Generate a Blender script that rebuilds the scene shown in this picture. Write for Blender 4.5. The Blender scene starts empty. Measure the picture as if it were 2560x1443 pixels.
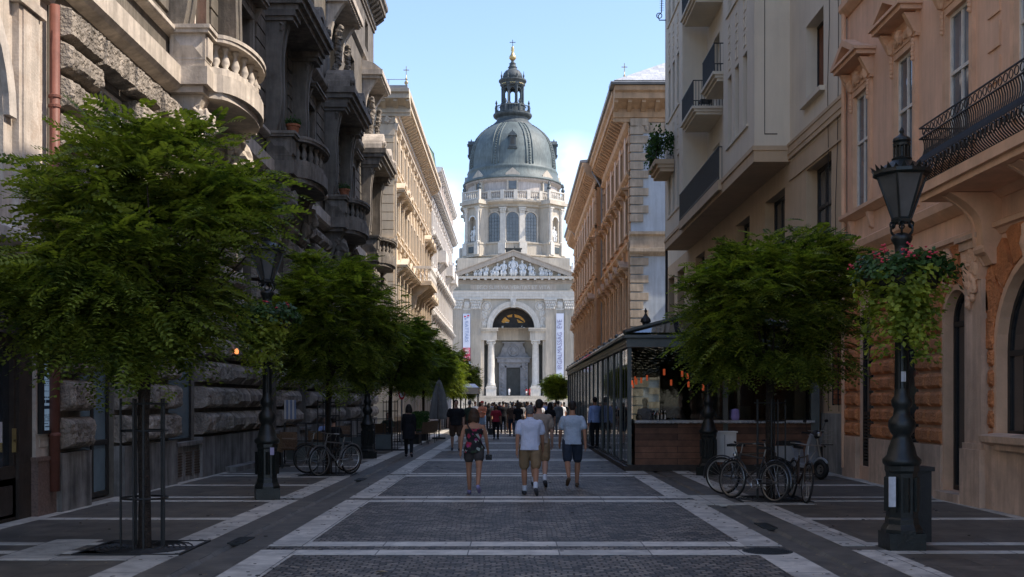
import bpy, bmesh, math, random
from mathutils import Vector, Matrix, noise
R = math.radians
PI = math.pi
C = bpy.context.scene.collection
sc = bpy.context.scene

# ---------------- camera, sky, sun, exposure ----------------
cam = bpy.data.objects.new("camera", bpy.data.cameras.new("camera"))
C.objects.link(cam)
cam.location = (0, 0, 1.75)
cam.rotation_euler = (R(90), 0, 0)
cam.data.sensor_width = 36
cam.data.lens = 37.97
cam.data.shift_x = -4 / 2560
cam.data.shift_y = (1003 - 721.5) / 2560
cam.data.clip_start = 0.1
cam.data.clip_end = 3000
sc.camera = cam

SUN_AZ, SUN_EL = R(98), R(49)
w = bpy.data.worlds.new("World")
sc.world = w
w.use_nodes = True
nt = w.node_tree
nt.nodes.clear()
wo = nt.nodes.new('ShaderNodeOutputWorld')
bg = nt.nodes.new('ShaderNodeBackground')
sky = nt.nodes.new('ShaderNodeTexSky')
sky.sky_type = 'NISHITA'
sky.sun_disc = False
sky.sun_elevation = SUN_EL
sky.sun_rotation = SUN_AZ
sky.air_density = 1.0
sky.dust_density = 1.0
sky.ozone_density = 1.3
# thin white clouds low over the horizon
tc = nt.nodes.new('ShaderNodeTexCoord')
mp = nt.nodes.new('ShaderNodeMapping')
mp.inputs['Scale'].default_value = (5, 5, 9)
mp.inputs['Location'].default_value = (1.35, 0.2, 0.5)
cn = nt.nodes.new('ShaderNodeTexNoise')
cn.inputs['Scale'].default_value = 1.3
cn.inputs['Detail'].default_value = 7
cr = nt.nodes.new('ShaderNodeValToRGB')
cr.color_ramp.elements[0].position = .56
cr.color_ramp.elements[1].position = .78
sx = nt.nodes.new('ShaderNodeSeparateXYZ')
hr = nt.nodes.new('ShaderNodeMapRange')
hr.inputs[1].default_value = .27
hr.inputs[2].default_value = .13
mm = nt.nodes.new('ShaderNodeMath')
mm.operation = 'MULTIPLY'
mx = nt.nodes.new('ShaderNodeMixRGB')
mx.inputs[2].default_value = (7.0, 7.6, 8.2, 1)
L = nt.links.new
L(tc.outputs['Generated'], mp.inputs[0]); L(mp.outputs[0], cn.inputs[0]); L(cn.outputs[0], cr.inputs[0])
L(tc.outputs['Generated'], sx.inputs[0]); L(sx.outputs[2], hr.inputs[0])
acc = None
for cx_, cz_, rr_ in ((.052, .195, .055), (-.055, .165, .05), (.09, .15, .06), (-.3, .2, .12), (.34, .22, .14)):
    vd = nt.nodes.new('ShaderNodeVectorMath'); vd.operation = 'DISTANCE'
    vd.inputs[1].default_value = Vector((cx_, 1, cz_)).normalized()
    md = nt.nodes.new('ShaderNodeMapRange'); md.inputs[1].default_value = rr_; md.inputs[2].default_value = rr_ * .25
    L(tc.outputs['Generated'], vd.inputs[0]); L(vd.outputs['Value'], md.inputs[0])
    if acc is None: acc = md.outputs[0]
    else:
        mxx = nt.nodes.new('ShaderNodeMath'); mxx.operation = 'MAXIMUM'; L(acc, mxx.inputs[0]); L(md.outputs[0], mxx.inputs[1]); acc = mxx.outputs[0]
cn.inputs['Scale'].default_value = 3.5
cr.color_ramp.elements[0].position = .38; cr.color_ramp.elements[1].position = .66
L(cr.outputs[0], mm.inputs[0]); L(acc, mm.inputs[1])
mm2 = nt.nodes.new('ShaderNodeMath'); mm2.operation = 'MULTIPLY'; mm2.inputs[1].default_value = .5
L(mm.outputs[0], mm2.inputs[0])
tn = nt.nodes.new('ShaderNodeMixRGB'); tn.blend_type = 'MULTIPLY'; tn.inputs[0].default_value = 1; tn.inputs[2].default_value = (.89, .895, .97, 1)
L(sky.outputs[0], tn.inputs[1])
L(mm2.outputs[0], mx.inputs[0]); L(tn.outputs[0], mx.inputs[1]); L(mx.outputs[0], bg.inputs[0])
bg.inputs[1].default_value = 0.15
L(bg.outputs[0], wo.inputs[0])
sund = bpy.data.lights.new("sun", 'SUN')
sund.energy = 3.1
sund.angle = R(.5)
sund.color = (1, .89, .76)
sun = bpy.data.objects.new("sun", sund)
C.objects.link(sun)
S = Vector((math.sin(SUN_AZ) * math.cos(SUN_EL), math.cos(SUN_AZ) * math.cos(SUN_EL), math.sin(SUN_EL)))
sun.rotation_euler = (-S).to_track_quat('-Z', 'Y').to_euler()
sun.location = (30, -10, 60)
sc.view_settings.view_transform = 'Standard'
sc.view_settings.look = 'None'
sc.view_settings.gamma = 1
sc.cycles.max_bounces = 10
sc.cycles.diffuse_bounces = 7
sc.cycles.transparent_max_bounces = 16
sc.view_settings.exposure = 1.2

# ---------------- materials ----------------
MATS = {}
def M(name, col, rough=.85, var=.25, scale=2.5, bump=.25, bscale=25, metal=0, streak=0, col2=None, spec=.3, mottle=0, mcol=None, mscale=1.2, extra=None):
    if name in MATS: return MATS[name]
    m = bpy.data.materials.new(name); m.use_nodes = True
    n = m.node_tree.nodes; l = m.node_tree.links.new
    b = n['Principled BSDF']
    b.inputs['Roughness'].default_value = rough
    b.inputs['Metallic'].default_value = metal
    b.inputs['Specular IOR Level'].default_value = spec
    tc = n.new('ShaderNodeTexCoord')
    no = n.new('ShaderNodeTexNoise'); no.inputs['Scale'].default_value = scale; no.inputs['Detail'].default_value = 8; no.inputs['Roughness'].default_value = .62
    l(tc.outputs['Object'], no.inputs['Vector'])
    r = n.new('ShaderNodeValToRGB')
    c2 = col2 or tuple(min(1, c * (1 + var)) for c in col)
    c1 = tuple(c * (1 - var) for c in col) if not col2 else col
    r.color_ramp.elements[0].position = .32; r.color_ramp.elements[1].position = .68
    r.color_ramp.elements[0].color = (*c1, 1); r.color_ramp.elements[1].color = (*c2, 1)
    l(no.outputs['Fac'], r.inputs[0])
    out = r.outputs[0]
    if streak:
        mp = n.new('ShaderNodeMapping'); mp.inputs['Scale'].default_value = (2.2, 2.2, .22)
        l(tc.outputs['Object'], mp.inputs[0])
        s = n.new('ShaderNodeTexNoise'); s.inputs['Scale'].default_value = 1.7; s.inputs['Detail'].default_value = 9; s.inputs['Roughness'].default_value = .7
        l(mp.outputs[0], s.inputs['Vector'])
        sr = n.new('ShaderNodeMapRange'); sr.inputs[1].default_value = .38; sr.inputs[2].default_value = .62
        sr.inputs[3].default_value = 1 - streak; sr.inputs[4].default_value = 1
        l(s.outputs['Fac'], sr.inputs[0])
        x = n.new('ShaderNodeMixRGB'); x.blend_type = 'MULTIPLY'; x.inputs[0].default_value = 1
        l(out, x.inputs[1]); l(sr.outputs[0], x.inputs[2]); out = x.outputs[0]
    if mottle:
        v = n.new('ShaderNodeTexNoise'); v.inputs['Scale'].default_value = mscale; v.inputs['Detail'].default_value = 10; v.inputs['Roughness'].default_value = .7
        l(tc.outputs['Object'], v.inputs['Vector'])
        vr = n.new('ShaderNodeMapRange'); vr.inputs[1].default_value = .5; vr.inputs[2].default_value = .6; vr.inputs[4].default_value = mottle
        l(v.outputs['Fac'], vr.inputs[0])
        x = n.new('ShaderNodeMixRGB'); x.inputs[2].default_value = (*(mcol or (.03, .03, .03)), 1)
        l(vr.outputs[0], x.inputs[0]); l(out, x.inputs[1]); out = x.outputs[0]
    l(out, b.inputs['Base Color'])
    if bump:
        bn = n.new('ShaderNodeTexNoise'); bn.inputs['Scale'].default_value = bscale; bn.inputs['Detail'].default_value = 6
        l(tc.outputs['Object'], bn.inputs['Vector'])
        bp = n.new('ShaderNodeBump'); bp.inputs['Strength'].default_value = bump; bp.inputs['Distance'].default_value = .02 if bump < .85 else .06
        l(bn.outputs['Fac'], bp.inputs['Height']); l(bp.outputs[0], b.inputs['Normal'])
    if extra: extra(m, n, l, b, tc, out)
    MATS[name] = m
    return m

def glass_mat(name, col=(.02, .025, .03), rough=.06):
    m = M(name, col, rough=rough, var=.3, scale=.7, bump=.05, bscale=1.2, spec=.9)
    return m
def emit(name, col, s):
    if name in MATS: return MATS[name]
    m = bpy.data.materials.new(name); m.use_nodes = True
    b = m.node_tree.nodes['Principled BSDF']
    b.inputs['Base Color'].default_value = (*col, 1); b.inputs['Emission Color'].default_value = (*col, 1); b.inputs['Emission Strength'].default_value = s
    MATS[name] = m
    return m
def clear_glass(name, tint=(.75, .8, .8), mixf=.12):
    if name in MATS: return MATS[name]
    m = bpy.data.materials.new(name); m.use_nodes = True
    n = m.node_tree.nodes; l = m.node_tree.links.new; n.clear()
    o = n.new('ShaderNodeOutputMaterial'); t = n.new('ShaderNodeBsdfTransparent'); g = n.new('ShaderNodeBsdfGlossy'); x = n.new('ShaderNodeMixShader')
    t.inputs[0].default_value = (*tint, 1); g.inputs['Roughness'].default_value = .03
    f = n.new('ShaderNodeFresnel'); f.inputs[0].default_value = 1.45
    a = n.new('ShaderNodeMath'); a.operation = 'ADD'; a.inputs[1].default_value = mixf
    l(f.outputs[0], a.inputs[0]); l(a.outputs[0], x.inputs[0]); l(t.outputs[0], x.inputs[1]); l(g.outputs[0], x.inputs[2]); l(x.outputs[0], o.inputs[0])
    MATS[name] = m
    return m

# ---------------- geometry helpers ----------------
ID = lambda u, w, v: (u, w, v)
def FL(X=-7.3): return lambda u, w, v: (X + w, u, v)      # left facade: u along street, w out of the wall, v up
def FR(X=7.8): return lambda u, w, v: (X - w, u, v)
def FF(Y, X=0): return lambda u, w, v: (X + u, Y - w, v)  # facade looking at the camera
class G:
    def __init__(s, F=ID):
        s.v = []; s.f = []; s.F = F; s.cut = []
    def add(s, vs, fs):
        o = len(s.v); F = s.F; s.cut.append((o, len(s.f)))
        s.v.extend(F(*p) for p in vs)
        s.f.extend(tuple(i + o for i in f) for f in fs)
    def box(s, u0, u1, w0, w1, v0, v1):
        s.add([(u0, w0, v0), (u1, w0, v0), (u1, w1, v0), (u0, w1, v0), (u0, w0, v1), (u1, w0, v1), (u1, w1, v1), (u0, w1, v1)],
              [(0, 3, 2, 1), (4, 5, 6, 7), (0, 1, 5, 4), (1, 2, 6, 5), (2, 3, 7, 6), (3, 0, 4, 7)])
        return s
    def ext(s, poly, ax, a, b):
        n = len(poly)
        def P(p, t):
            return (t, p[0], p[1]) if ax == 'u' else (p[0], t, p[1]) if ax == 'w' else (p[0], p[1], t)
        s.add([P(p, a) for p in poly] + [P(p, b) for p in poly],
              [tuple(range(n)), tuple(range(2 * n - 1, n - 1, -1))] + [(i, (i + 1) % n, n + (i + 1) % n, n + i) for i in range(n)])
        return s
    def mould(s, u0, u1, prof):     # prof: list of (w, v) steps, closed against w=0 wall
        return s.ext([(-.02, prof[0][1])] + prof + [(-.02, prof[-1][1])], 'u', u0, u1)
    def lathe(s, cu, cw, prof, n=16, a0=0, a1=2 * PI, sq=1):
        full = abs(a1 - a0 - 2 * PI) < 1e-6
        k = n if full else n + 1
        vs = []; fs = []
        for r, v in prof:
            for i in range(k):
                a = a0 + (a1 - a0) * i / n
                vs.append((cu + r * math.cos(a), cw + r * sq * math.sin(a), v))
        for j in range(len(prof) - 1):
            for i in range(n if full else n):
                i2 = (i + 1) % k
                fs.append((j * k + i, j * k + i2, (j + 1) * k + i2, (j + 1) * k + i))
        fs.append(tuple(range(k))[::-1]); fs.append(tuple(range((len(prof) - 1) * k, len(prof) * k)))
        s.add(vs, fs); return s
    def tube(s, pts, r, n=6, cap=True):
        pts = [Vector(p) for p in pts]; m = len(pts)
        rs = r if isinstance(r, (list, tuple)) else [r] * m
        vs = []; fs = []
        pn = None
        for i, p in enumerate(pts):
            t = (pts[min(i + 1, m - 1)] - pts[max(i - 1, 0)])
            if t.length < 1e-9: t = Vector((0, 0, 1))
            t.normalize()
            if pn is None:
                up = Vector((0, 0, 1)) if abs(t.z) < .9 else Vector((1, 0, 0))
                a = t.cross(up).normalized()
            else:
                a = (pn - t * pn.dot(t))
                a = a.normalized() if a.length > 1e-6 else t.orthogonal().normalized()
            pn = a; b = t.cross(a)
            for k in range(n):
                th = 2 * PI * k / n
                q = p + a * (math.cos(th) * rs[i]) + b * (math.sin(th) * rs[i])
                vs.append(tuple(q))
        for i in range(m - 1):
            for k in range(n):
                k2 = (k + 1) % n
                fs.append((i * n + k, i * n + k2, (i + 1) * n + k2, (i + 1) * n + k))
        if cap: fs.append(tuple(range(n))[::-1]); fs.append(tuple(range((m - 1) * n, m * n)))
        s.add(vs, fs); return s
    def sph(s, c, r, n=8, m=5):
        if not isinstance(r, (tuple, list)): r = (r, r, r)
        vs = [(c[0], c[1], c[2] - r[2])]; fs = []
        for j in range(1, m):
            t = -PI / 2 + PI * j / m
            for i in range(n):
                a = 2 * PI * i / n
                vs.append((c[0] + r[0] * math.cos(t) * math.cos(a), c[1] + r[1] * math.cos(t) * math.sin(a), c[2] + r[2] * math.sin(t)))
        vs.append((c[0], c[1], c[2] + r[2])); k = len(vs) - 1
        for i in range(n):
            i2 = (i + 1) % n
            fs.append((0, 1 + i2, 1 + i)); fs.append((k, 1 + (m - 2) * n + i, 1 + (m - 2) * n + i2))
            for j in range(m - 2):
                fs.append((1 + j * n + i, 1 + j * n + i2, 1 + (j + 1) * n + i2, 1 + (j + 1) * n + i))
        s.add(vs, fs); return s
    def torus(s, c, R0, r, ax='w', n=28, m=6, a0=0, a1=2 * PI):
        full = abs(a1 - a0 - 2 * PI) < 1e-6
        k = n if full else n + 1
        vs = []; fs = []
        for i in range(k):
            a = a0 + (a1 - a0) * i / n
            for j in range(m):
                b = 2 * PI * j / m
                rr = R0 + r * math.cos(b); h = r * math.sin(b)
                x, y = rr * math.cos(a), rr * math.sin(a)
                vs.append((c[0] + x, c[1] + h, c[2] + y) if ax == 'w' else (c[0] + x, c[1] + y, c[2] + h) if ax == 'v' else (c[0] + h, c[1] + x, c[2] + y))
        for i in range(n):
            i2 = (i + 1) % k
            for j in range(m):
                j2 = (j + 1) % m
                fs.append((i * m + j, i2 * m + j, i2 * m + j2, i * m + j2))
        s.add(vs, fs); return s
    def wall(s, u0, u1, v0, v1, w0, w1, ops=()):
        """wall slab with openings (uc, half, vbot, vspring, arched)"""
        ops = sorted(ops); u = u0
        for uc, h, vb, vt, ar in ops:
            if uc - h > u + 1e-4: s.box(u, uc - h, w0, w1, v0, v1)
            if vb > v0 + 1e-4: s.box(uc - h, uc + h, w0, w1, v0, vb)
            if ar:
                N = 12
                for k in range(N):
                    a, b = PI - PI * k / N, PI - PI * (k + 1) / N
                    ua, ub = uc + h * math.cos(a), uc + h * math.cos(b)
                    za, zb = vt + h * math.sin(a), vt + h * math.sin(b)
                    s.ext([(ua, za), (ub, zb), (ub, v1), (ua, v1)], 'w', w0, w1)
            elif vt < v1 - 1e-4: s.box(uc - h, uc + h, w0, w1, vt, v1)
            u = uc + h
        if u1 > u + 1e-4: s.box(u, u1, w0, w1, v0, v1)
        return s
    def archband(s, uc, vs_, r0, r1, w0, w1, n=14, a0=0, a1=PI):
        for k in range(n):
            a, b = a0 + (a1 - a0) * k / n, a0 + (a1 - a0) * (k + 1) / n
            s.ext([(uc + r0 * math.cos(a), vs_ + r0 * math.sin(a)), (uc + r1 * math.cos(a), vs_ + r1 * math.sin(a)),
                   (uc + r1 * math.cos(b), vs_ + r1 * math.sin(b)), (uc + r0 * math.cos(b), vs_ + r0 * math.sin(b))], 'w', w0, w1)
        return s
    def rock(s, u0, u1, v0, v1, w0, d, amp=.12, cell=.13, seed=0, rnd_=.05):
        """a quarry-faced block bulging out of the wall"""
        nu = max(3, int((u1 - u0) / cell)); nv = max(3, int((v1 - v0) / cell))
        vs = []; fs = []
        for j in range(nv + 1):
            for i in range(nu + 1):
                a, b = i / nu, j / nv
                e = min(a, 1 - a) * (u1 - u0); e2 = min(b, 1 - b) * (v1 - v0)
                ed = (min(1, e / rnd_) * min(1, e2 / rnd_)) ** .6
                u, v = u0 + a * (u1 - u0), v0 + b * (v1 - v0)
                q = noise.noise(Vector((u * 3.1 + seed, v * 3.3, seed * 1.7))) * .55 + abs(noise.noise(Vector((u * 6 + seed, v * 6, seed)))) * .5 - .1 + noise.noise(Vector((u * 15 + seed, v * 15, seed))) * .5
                wv = w0 + d * (.5 + .5 * min(1, ed)) + amp * q * min(1, ed + .1)
                vs.append((u, wv, v))
        k = nu + 1
        for j in range(nv):
            for i in range(nu): fs.append((j * k + i, j * k + i + 1, (j + 1) * k + i + 1, (j + 1) * k + i))
        # sides back to the wall
        ring = [i for i in range(k)] + [j * k + nu for j in range(1, nv + 1)] + [nv * k + i for i in range(nu - 1, -1, -1)] + [j * k for j in range(nv - 1, 0, -1)]
        o = len(vs)
        for i in ring: vs.append((vs[i][0], w0 - .02, vs[i][2]))
        for q in range(len(ring)):
            q2 = (q + 1) % len(ring); fs.append((ring[q], o + q, o + q2, ring[q2]))
        s.add(vs, fs); return s
    def blob(s, c, r, amp=.35, n=9, m=6, seed=0, fr=4):
        o = len(s.v); F = s.F; s.F = ID
        s.sph((0, 0, 0), 1, n, m); s.F = F
        for i in range(o, len(s.v)):
            p = Vector(s.v[i]); k = 1 + amp * noise.noise(p * fr * .5 + Vector((seed, seed * .7, 3)))
            s.v[i] = F(c[0] + p.x * r[0] * k, c[1] + p.y * r[1] * k, c[2] + p.z * r[2] * k)
        return s

def root_loc(p):
    while p.parent: p = p.parent
    return p.location
EACH = {'balusters': 'baluster'}
APART = {'pilasters': 'pilaster', 'pedestals': 'pedestal', 'pale_panels': 'pale_panel', 'sill_brackets': 'sill_bracket', 'columns': 'column', 'embossed_panels': 'embossed_panel', 'scroll_pediment': 'scroll_pediment',
         'fruit_festoon': 'fruit_festoon', 'spandrel_carving': 'spandrel_carving', 'wall_panels': 'wall_panel', 'aedicule_urns': 'aedicule_urn', 'arch_trim': 'arch_trim', 'rusticated_blocks': 'rusticated_blocks',
         'impost_entablature': 'impost_entablature', 'carved_capital': 'carved_capital', 'raking_cornice': 'raking_cornice', 'portal': 'portal', 'lantern_pinnacles': 'lantern_pinnacle', 'pier': 'pier', 'archivolt': 'archivolt', 'side_quoins': 'side_quoins', 'cornice': 'cornice', 'mudguard': 'mudguard', 'socks': 'sock'}
def pieces_of(g, each):
    cuts = g.cut + [(len(g.v), len(g.f))]
    its = []
    for (v0, f0), (v1, f1) in zip(cuts, cuts[1:]):
        P = g.v[v0:v1]
        if P: its.append((v0, v1, f0, f1, [min(p[i] for p in P) for i in range(3)], [max(p[i] for p in P) for i in range(3)]))
    n = len(its); par = list(range(n))
    def find(a):
        while par[a] != a: a = par[a]
        return a
    if not each:
        sz = [max(b[5][i] - b[4][i] for i in range(3)) for b in its]
        for i in range(n):
            for j in range(i):
                gap = math.sqrt(sum(max(0, its[i][4][k] - its[j][5][k], its[j][4][k] - its[i][5][k]) ** 2 for k in range(3)))
                if gap <= max(.02, .5 * max(sz[i], sz[j])): par[find(i)] = find(j)
    gr = {}
    for i in range(n): gr.setdefault(find(i), []).append(its[i])
    out = []
    for its_ in gr.values():
        q = G()
        for v0, v1, f0, f1, _, _ in its_:
            o = len(q.v) - v0; q.v += g.v[v0:v1]; q.f += [tuple(i + o for i in f) for f in g.f[f0:f1]]
        out.append(q)
    return out
def build(g, name, mat, parent=None, smooth=False, recalc=True, kind=None, auto=False):
    if name in EACH or name in APART:
        ps = pieces_of(g, name in EACH); nm = EACH.get(name) or APART[name]
        if 1 < len(ps) < 90: return [build1(q, nm, mat, parent, smooth, recalc, kind) for q in ps][0]
        name = nm if len(ps) == 1 else name
    return build1(g, name, mat, parent, smooth, recalc, kind)
def build1(g, name, mat, parent=None, smooth=False, recalc=True, kind=None):
    me = bpy.data.meshes.new(name)
    o = root_loc(parent) if parent else Vector((0, 0, 0))
    me.from_pydata([(p[0] - o[0], p[1] - o[1], p[2] - o[2]) for p in g.v], [], g.f)
    if recalc:
        bm = bmesh.new(); bm.from_mesh(me); bmesh.ops.recalc_face_normals(bm, faces=bm.faces); bm.to_mesh(me); bm.free()
    if smooth: me.polygons.foreach_set('use_smooth', [True] * len(me.polygons))
    for m in (mat if isinstance(mat, (list, tuple)) else [mat]): me.materials.append(m)
    ob = bpy.data.objects.new(name, me); C.objects.link(ob)
    if parent: ob.parent = parent
    if kind: ob['kind'] = kind
    return ob
def thing(name, label, cat, loc=(0, 0, 0), group=None):
    o = bpy.data.objects.new(name, None); C.objects.link(o); o.location = loc; o.empty_display_size = .3
    o['label'] = label; o['category'] = cat
    if group: o['group'] = group
    return o
def tag(o, label, cat, group=None):
    o['label'] = label; o['category'] = cat
    if group: o['group'] = group
    return o
def kids(o): return [c for c in bpy.data.objects if c.parent == o]
KID = {}
def copytree(root, loc, rz=0, label=None, scale=1):
    def rec(o, par):
        c = o.copy(); C.objects.link(c)
        if par: c.parent = par
        for ch in KID.setdefault(o.name, kids(o)): rec(ch, c)
        return c
    r = rec(root, None); r.location = loc; r.rotation_euler = (0, 0, rz); r.scale = (scale,) * 3
    if label: r['label'] = label
    return r
def text(s, size, mat, parent, name, loc, rot, ext=.01, sx=1, align='CENTER'):
    cu = bpy.data.curves.new(name, 'FONT'); cu.body = s; cu.size = size; cu.extrude = ext; cu.align_x = align; cu.align_y = 'CENTER'
    o = bpy.data.objects.new(name, cu); C.objects.link(o)
    dg = bpy.context.evaluated_depsgraph_get(); me = bpy.data.meshes.new_from_object(o.evaluated_get(dg)); 
    bpy.data.objects.remove(o)
    mw = Matrix.Translation(Vector(loc) - (root_loc(parent) if parent else Vector())) @ rot.to_4x4() @ Matrix.Diagonal((sx, 1, 1, 1))
    me.transform(mw); me.materials.clear(); me.materials.append(mat)
    ob = bpy.data.objects.new(name, me); C.objects.link(ob)
    if parent: ob.parent = parent
    return ob
# ================= GROUND =================
def cobble_extra(m, n, l, b, tc, out):
    sp = n.new('ShaderNodeSeparateXYZ'); l(tc.outputs['Object'], sp.inputs[0])
    def mth(op, a, c):
        x = n.new('ShaderNodeMath'); x.operation = op
        if isinstance(a, (int, float)): x.inputs[0].default_value = a
        else: l(a, x.inputs[0])
        if c is not None:
            if isinstance(c, (int, float)): x.inputs[1].default_value = c
            else: l(c, x.inputs[1])
        return x.outputs[0]
    wv = mth('MULTIPLY', mth('ABSOLUTE', mth('SINE', mth('MULTIPLY', sp.outputs[0], 2.6), None), None), .32)
    ny = n.new('ShaderNodeTexNoise'); ny.inputs['Scale'].default_value = 1.3; l(tc.outputs['Object'], ny.inputs[0])
    y2 = mth('ADD', mth('ADD', sp.outputs[1], wv), mth('MULTIPLY', ny.outputs[0], .25))
    x2 = mth('ADD', sp.outputs[0], mth('MULTIPLY', ny.outputs[0], .12))
    cb = n.new('ShaderNodeCombineXYZ'); l(x2, cb.inputs[0]); l(y2, cb.inputs[1])
    br = n.new('ShaderNodeTexBrick'); br.inputs['Scale'].default_value = 1.0
    br.inputs['Brick Width'].default_value = .125; br.inputs['Row Height'].default_value = .105; br.inputs['Mortar Size'].default_value = .013
    br.inputs['Mortar Smooth'].default_value = .6; br.offset = .5
    br.inputs['Color1'].default_value = (.45, .45, .47, 1); br.inputs['Color2'].default_value = (1.9, 1.8, 1.7, 1); br.inputs['Mortar'].default_value = (.12, .115, .11, 1)
    br.inputs['Bias'].default_value = 0
    l(cb.outputs[0], br.inputs[0])
    x = n.new('ShaderNodeMixRGB'); x.blend_type = 'MULTIPLY'; x.inputs[0].default_value = 1
    l(out, x.inputs[1]); l(br.outputs[0], x.inputs[2]); l(x.outputs[0], b.inputs['Base Color'])
    iv = mth('SUBTRACT', 1, br.outputs[1])
    n3 = n.new('ShaderNodeTexNoise'); n3.inputs['Scale'].default_value = 28; l(tc.outputs['Object'], n3.inputs[0])
    hh = mth('ADD', iv, mth('MULTIPLY', n3.outputs[0], .7))
    bp = n.new('ShaderNodeBump'); bp.inputs['Strength'].default_value = .85; bp.inputs['Distance'].default_value = .03
    l(hh, bp.inputs['Height']); l(bp.outputs[0], b.inputs['Normal'])
def slab_extra(bw, rh, rot=0, mort=(.35, .35, .35), ms=.006, strength=.25):
    def f(m, n, l, b, tc, out):
        mp = n.new('ShaderNodeMapping'); mp.inputs['Rotation'].default_value = (0, 0, rot); l(tc.outputs['Object'], mp.inputs[0])
        br = n.new('ShaderNodeTexBrick'); br.inputs['Scale'].default_value = 1
        br.inputs['Brick Width'].default_value = bw; br.inputs['Row Height'].default_value = rh; br.inputs['Mortar Size'].default_value = ms
        br.inputs['Color1'].default_value = (.86, .86, .86, 1); br.inputs['Color2'].default_value = (1.12, 1.1, 1.08, 1); br.inputs['Mortar'].default_value = (*mort, 1)
        l(mp.outputs[0], br.inputs[0])
        x = n.new('ShaderNodeMixRGB'); x.blend_type = 'MULTIPLY'; x.inputs[0].default_value = 1
        l(out, x.inputs[1]); l(br.outputs[0], x.inputs[2]); l(x.outputs[0], b.inputs['Base Color'])
    return f
m_cob = M('cobblestone', (.130, .114, .092), rough=.6, var=.5, scale=.9, bump=0, spec=.45, mottle=.45, mcol=(.07, .06, .052), mscale=.8, extra=cobble_extra)
m_slab = M('dark_paving_slab', (.116, .101, .080), rough=.6, var=.35, scale=2.2, bump=.12, spec=.4, mottle=.4, mcol=(.055, .052, .05), mscale=2.5, extra=slab_extra(1.0, .5))
m_band = M('limestone_paving_strip', (.54, .505, .44), rough=.65, var=.22, scale=2.6, bump=.12, mottle=.45, mcol=(.30, .28, .26), mscale=3.5, extra=slab_extra(1.05, 3.0, ms=.008))
m_bandy = M('limestone_paving_border', (.50, .465, .40), rough=.65, var=.28, scale=2.3, bump=.12, mottle=.5, mcol=(.25, .23, .21), mscale=3.1, extra=slab_extra(1.0, .85, rot=R(90), ms=.008))
m_earth = M('ground_base', (.12, .11, .10), scale=.2)
m_sq = M('square_paving', (.34, .32, .30), rough=.8, var=.2, scale=.5, extra=slab_extra(1.2, .6))
build(G().box(-900, 900, -300, 1500, -.5, -.14), 'ground', m_earth, kind='structure')
YE = 128
build(G().box(-2.96, 3.24, .5, YE, -.12, 0), 'road', m_cob, kind='structure')
g = G().box(-7.3, -3.8, .5, 48.9, -.12, 0)
g.box(-7.3, -3.8, 66, YE, -.12, 0).box(-60, -3.8, 48.9, 66, -.12, 0)
g.box(3.97, 8.1, .5, 48.5, -.12, 0).box(3.97, 8.1, 64.5, YE, -.12, 0).box(3.97, 60, 48.5, 64.5, -.12, 0)
build(g, 'pavement', m_slab, kind='structure')
g = G()
for a, b_, c, d in ((-3.8, -3.50, -3.36, -2.96), (3.24, 3.47, 3.62, 3.97)):
    pr = [(a, -.12), (a, 0), (b_, -.012), (b_ + .04, -.05), (c - .03, -.05), (c, -.012), (d, 0), (d, -.12)]
    vs = [(p[0], y, p[1]) for y in (.5, YE) for p in pr]
    g.add(vs, [(i, i + 1, i + 9, i + 8) for i in range(7)])
build(g, 'gutter', m_slab, kind='structure')
build(G().box(-90, 90, YE, 232, -.12, -.004), 'square', m_sq, kind='structure')
g = G(); g2 = G(); Z0, Z1 = -.03, .005
k = 0; pairs = [12.85 + 6.42 * i for i in range(-2, 18)]
for yk in pairs:
    if yk > YE - 2: break
    for s in (-1, 1):
        yc = yk + s * .37
        a, b_ = min(yc - .19, yc + .19), max(yc - .19, yc + .19)
        if b_ > .6:
            g.box(-2.51, 2.79, max(.6, a), b_, Z0, Z1)
            g.box(-7.0, -4.22, max(.6, a) + .1, b_ - .06, Z0, Z1 - .001)
            g.box(4.37, 7.5, max(.6, a) + .1, b_ - .06, Z0, Z1 - .001)
    ym = yk + 3.2
    g.box(-7.0, -4.22, ym - .13, ym + .13, Z0, Z1 - .001)
    g.box(4.37, 7.5, ym - .13, ym + .13, Z0, Z1 - .001)
    a, b_ = yk + .18, yk + 6.42 - .18
    a = max(.6, a)
    if b_ > .7:
        for x0, x1 in ((-2.96, -2.51), (2.79, 3.24), (-4.22, -3.8), (3.97, 4.37)):
            g2.box(x0, x1, a, b_, Z0, Z1)
g2.box(-7.28, -7.0, .6, 48, Z0, Z1); g2.box(7.5, 7.78, .6, 48, Z0, Z1)
# squares of pale stone that frame the tree pits
for tx, ty in [(-4.4, 12.87 + 12.85 * i) for i in range(4)] + [(4.57, 19.25)]:
    g2.box(tx - 1.35, tx - .78, ty - .75, ty + .75, Z0, Z1 + .003)
    g2.box(tx - 1.35, tx + .55, ty - 1.0, ty - .7, Z0, Z1 + .002)
build(g, 'paving_strips', m_band, kind='structure')
build(g2, 'paving_borders', m_bandy, kind='structure')
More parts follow.
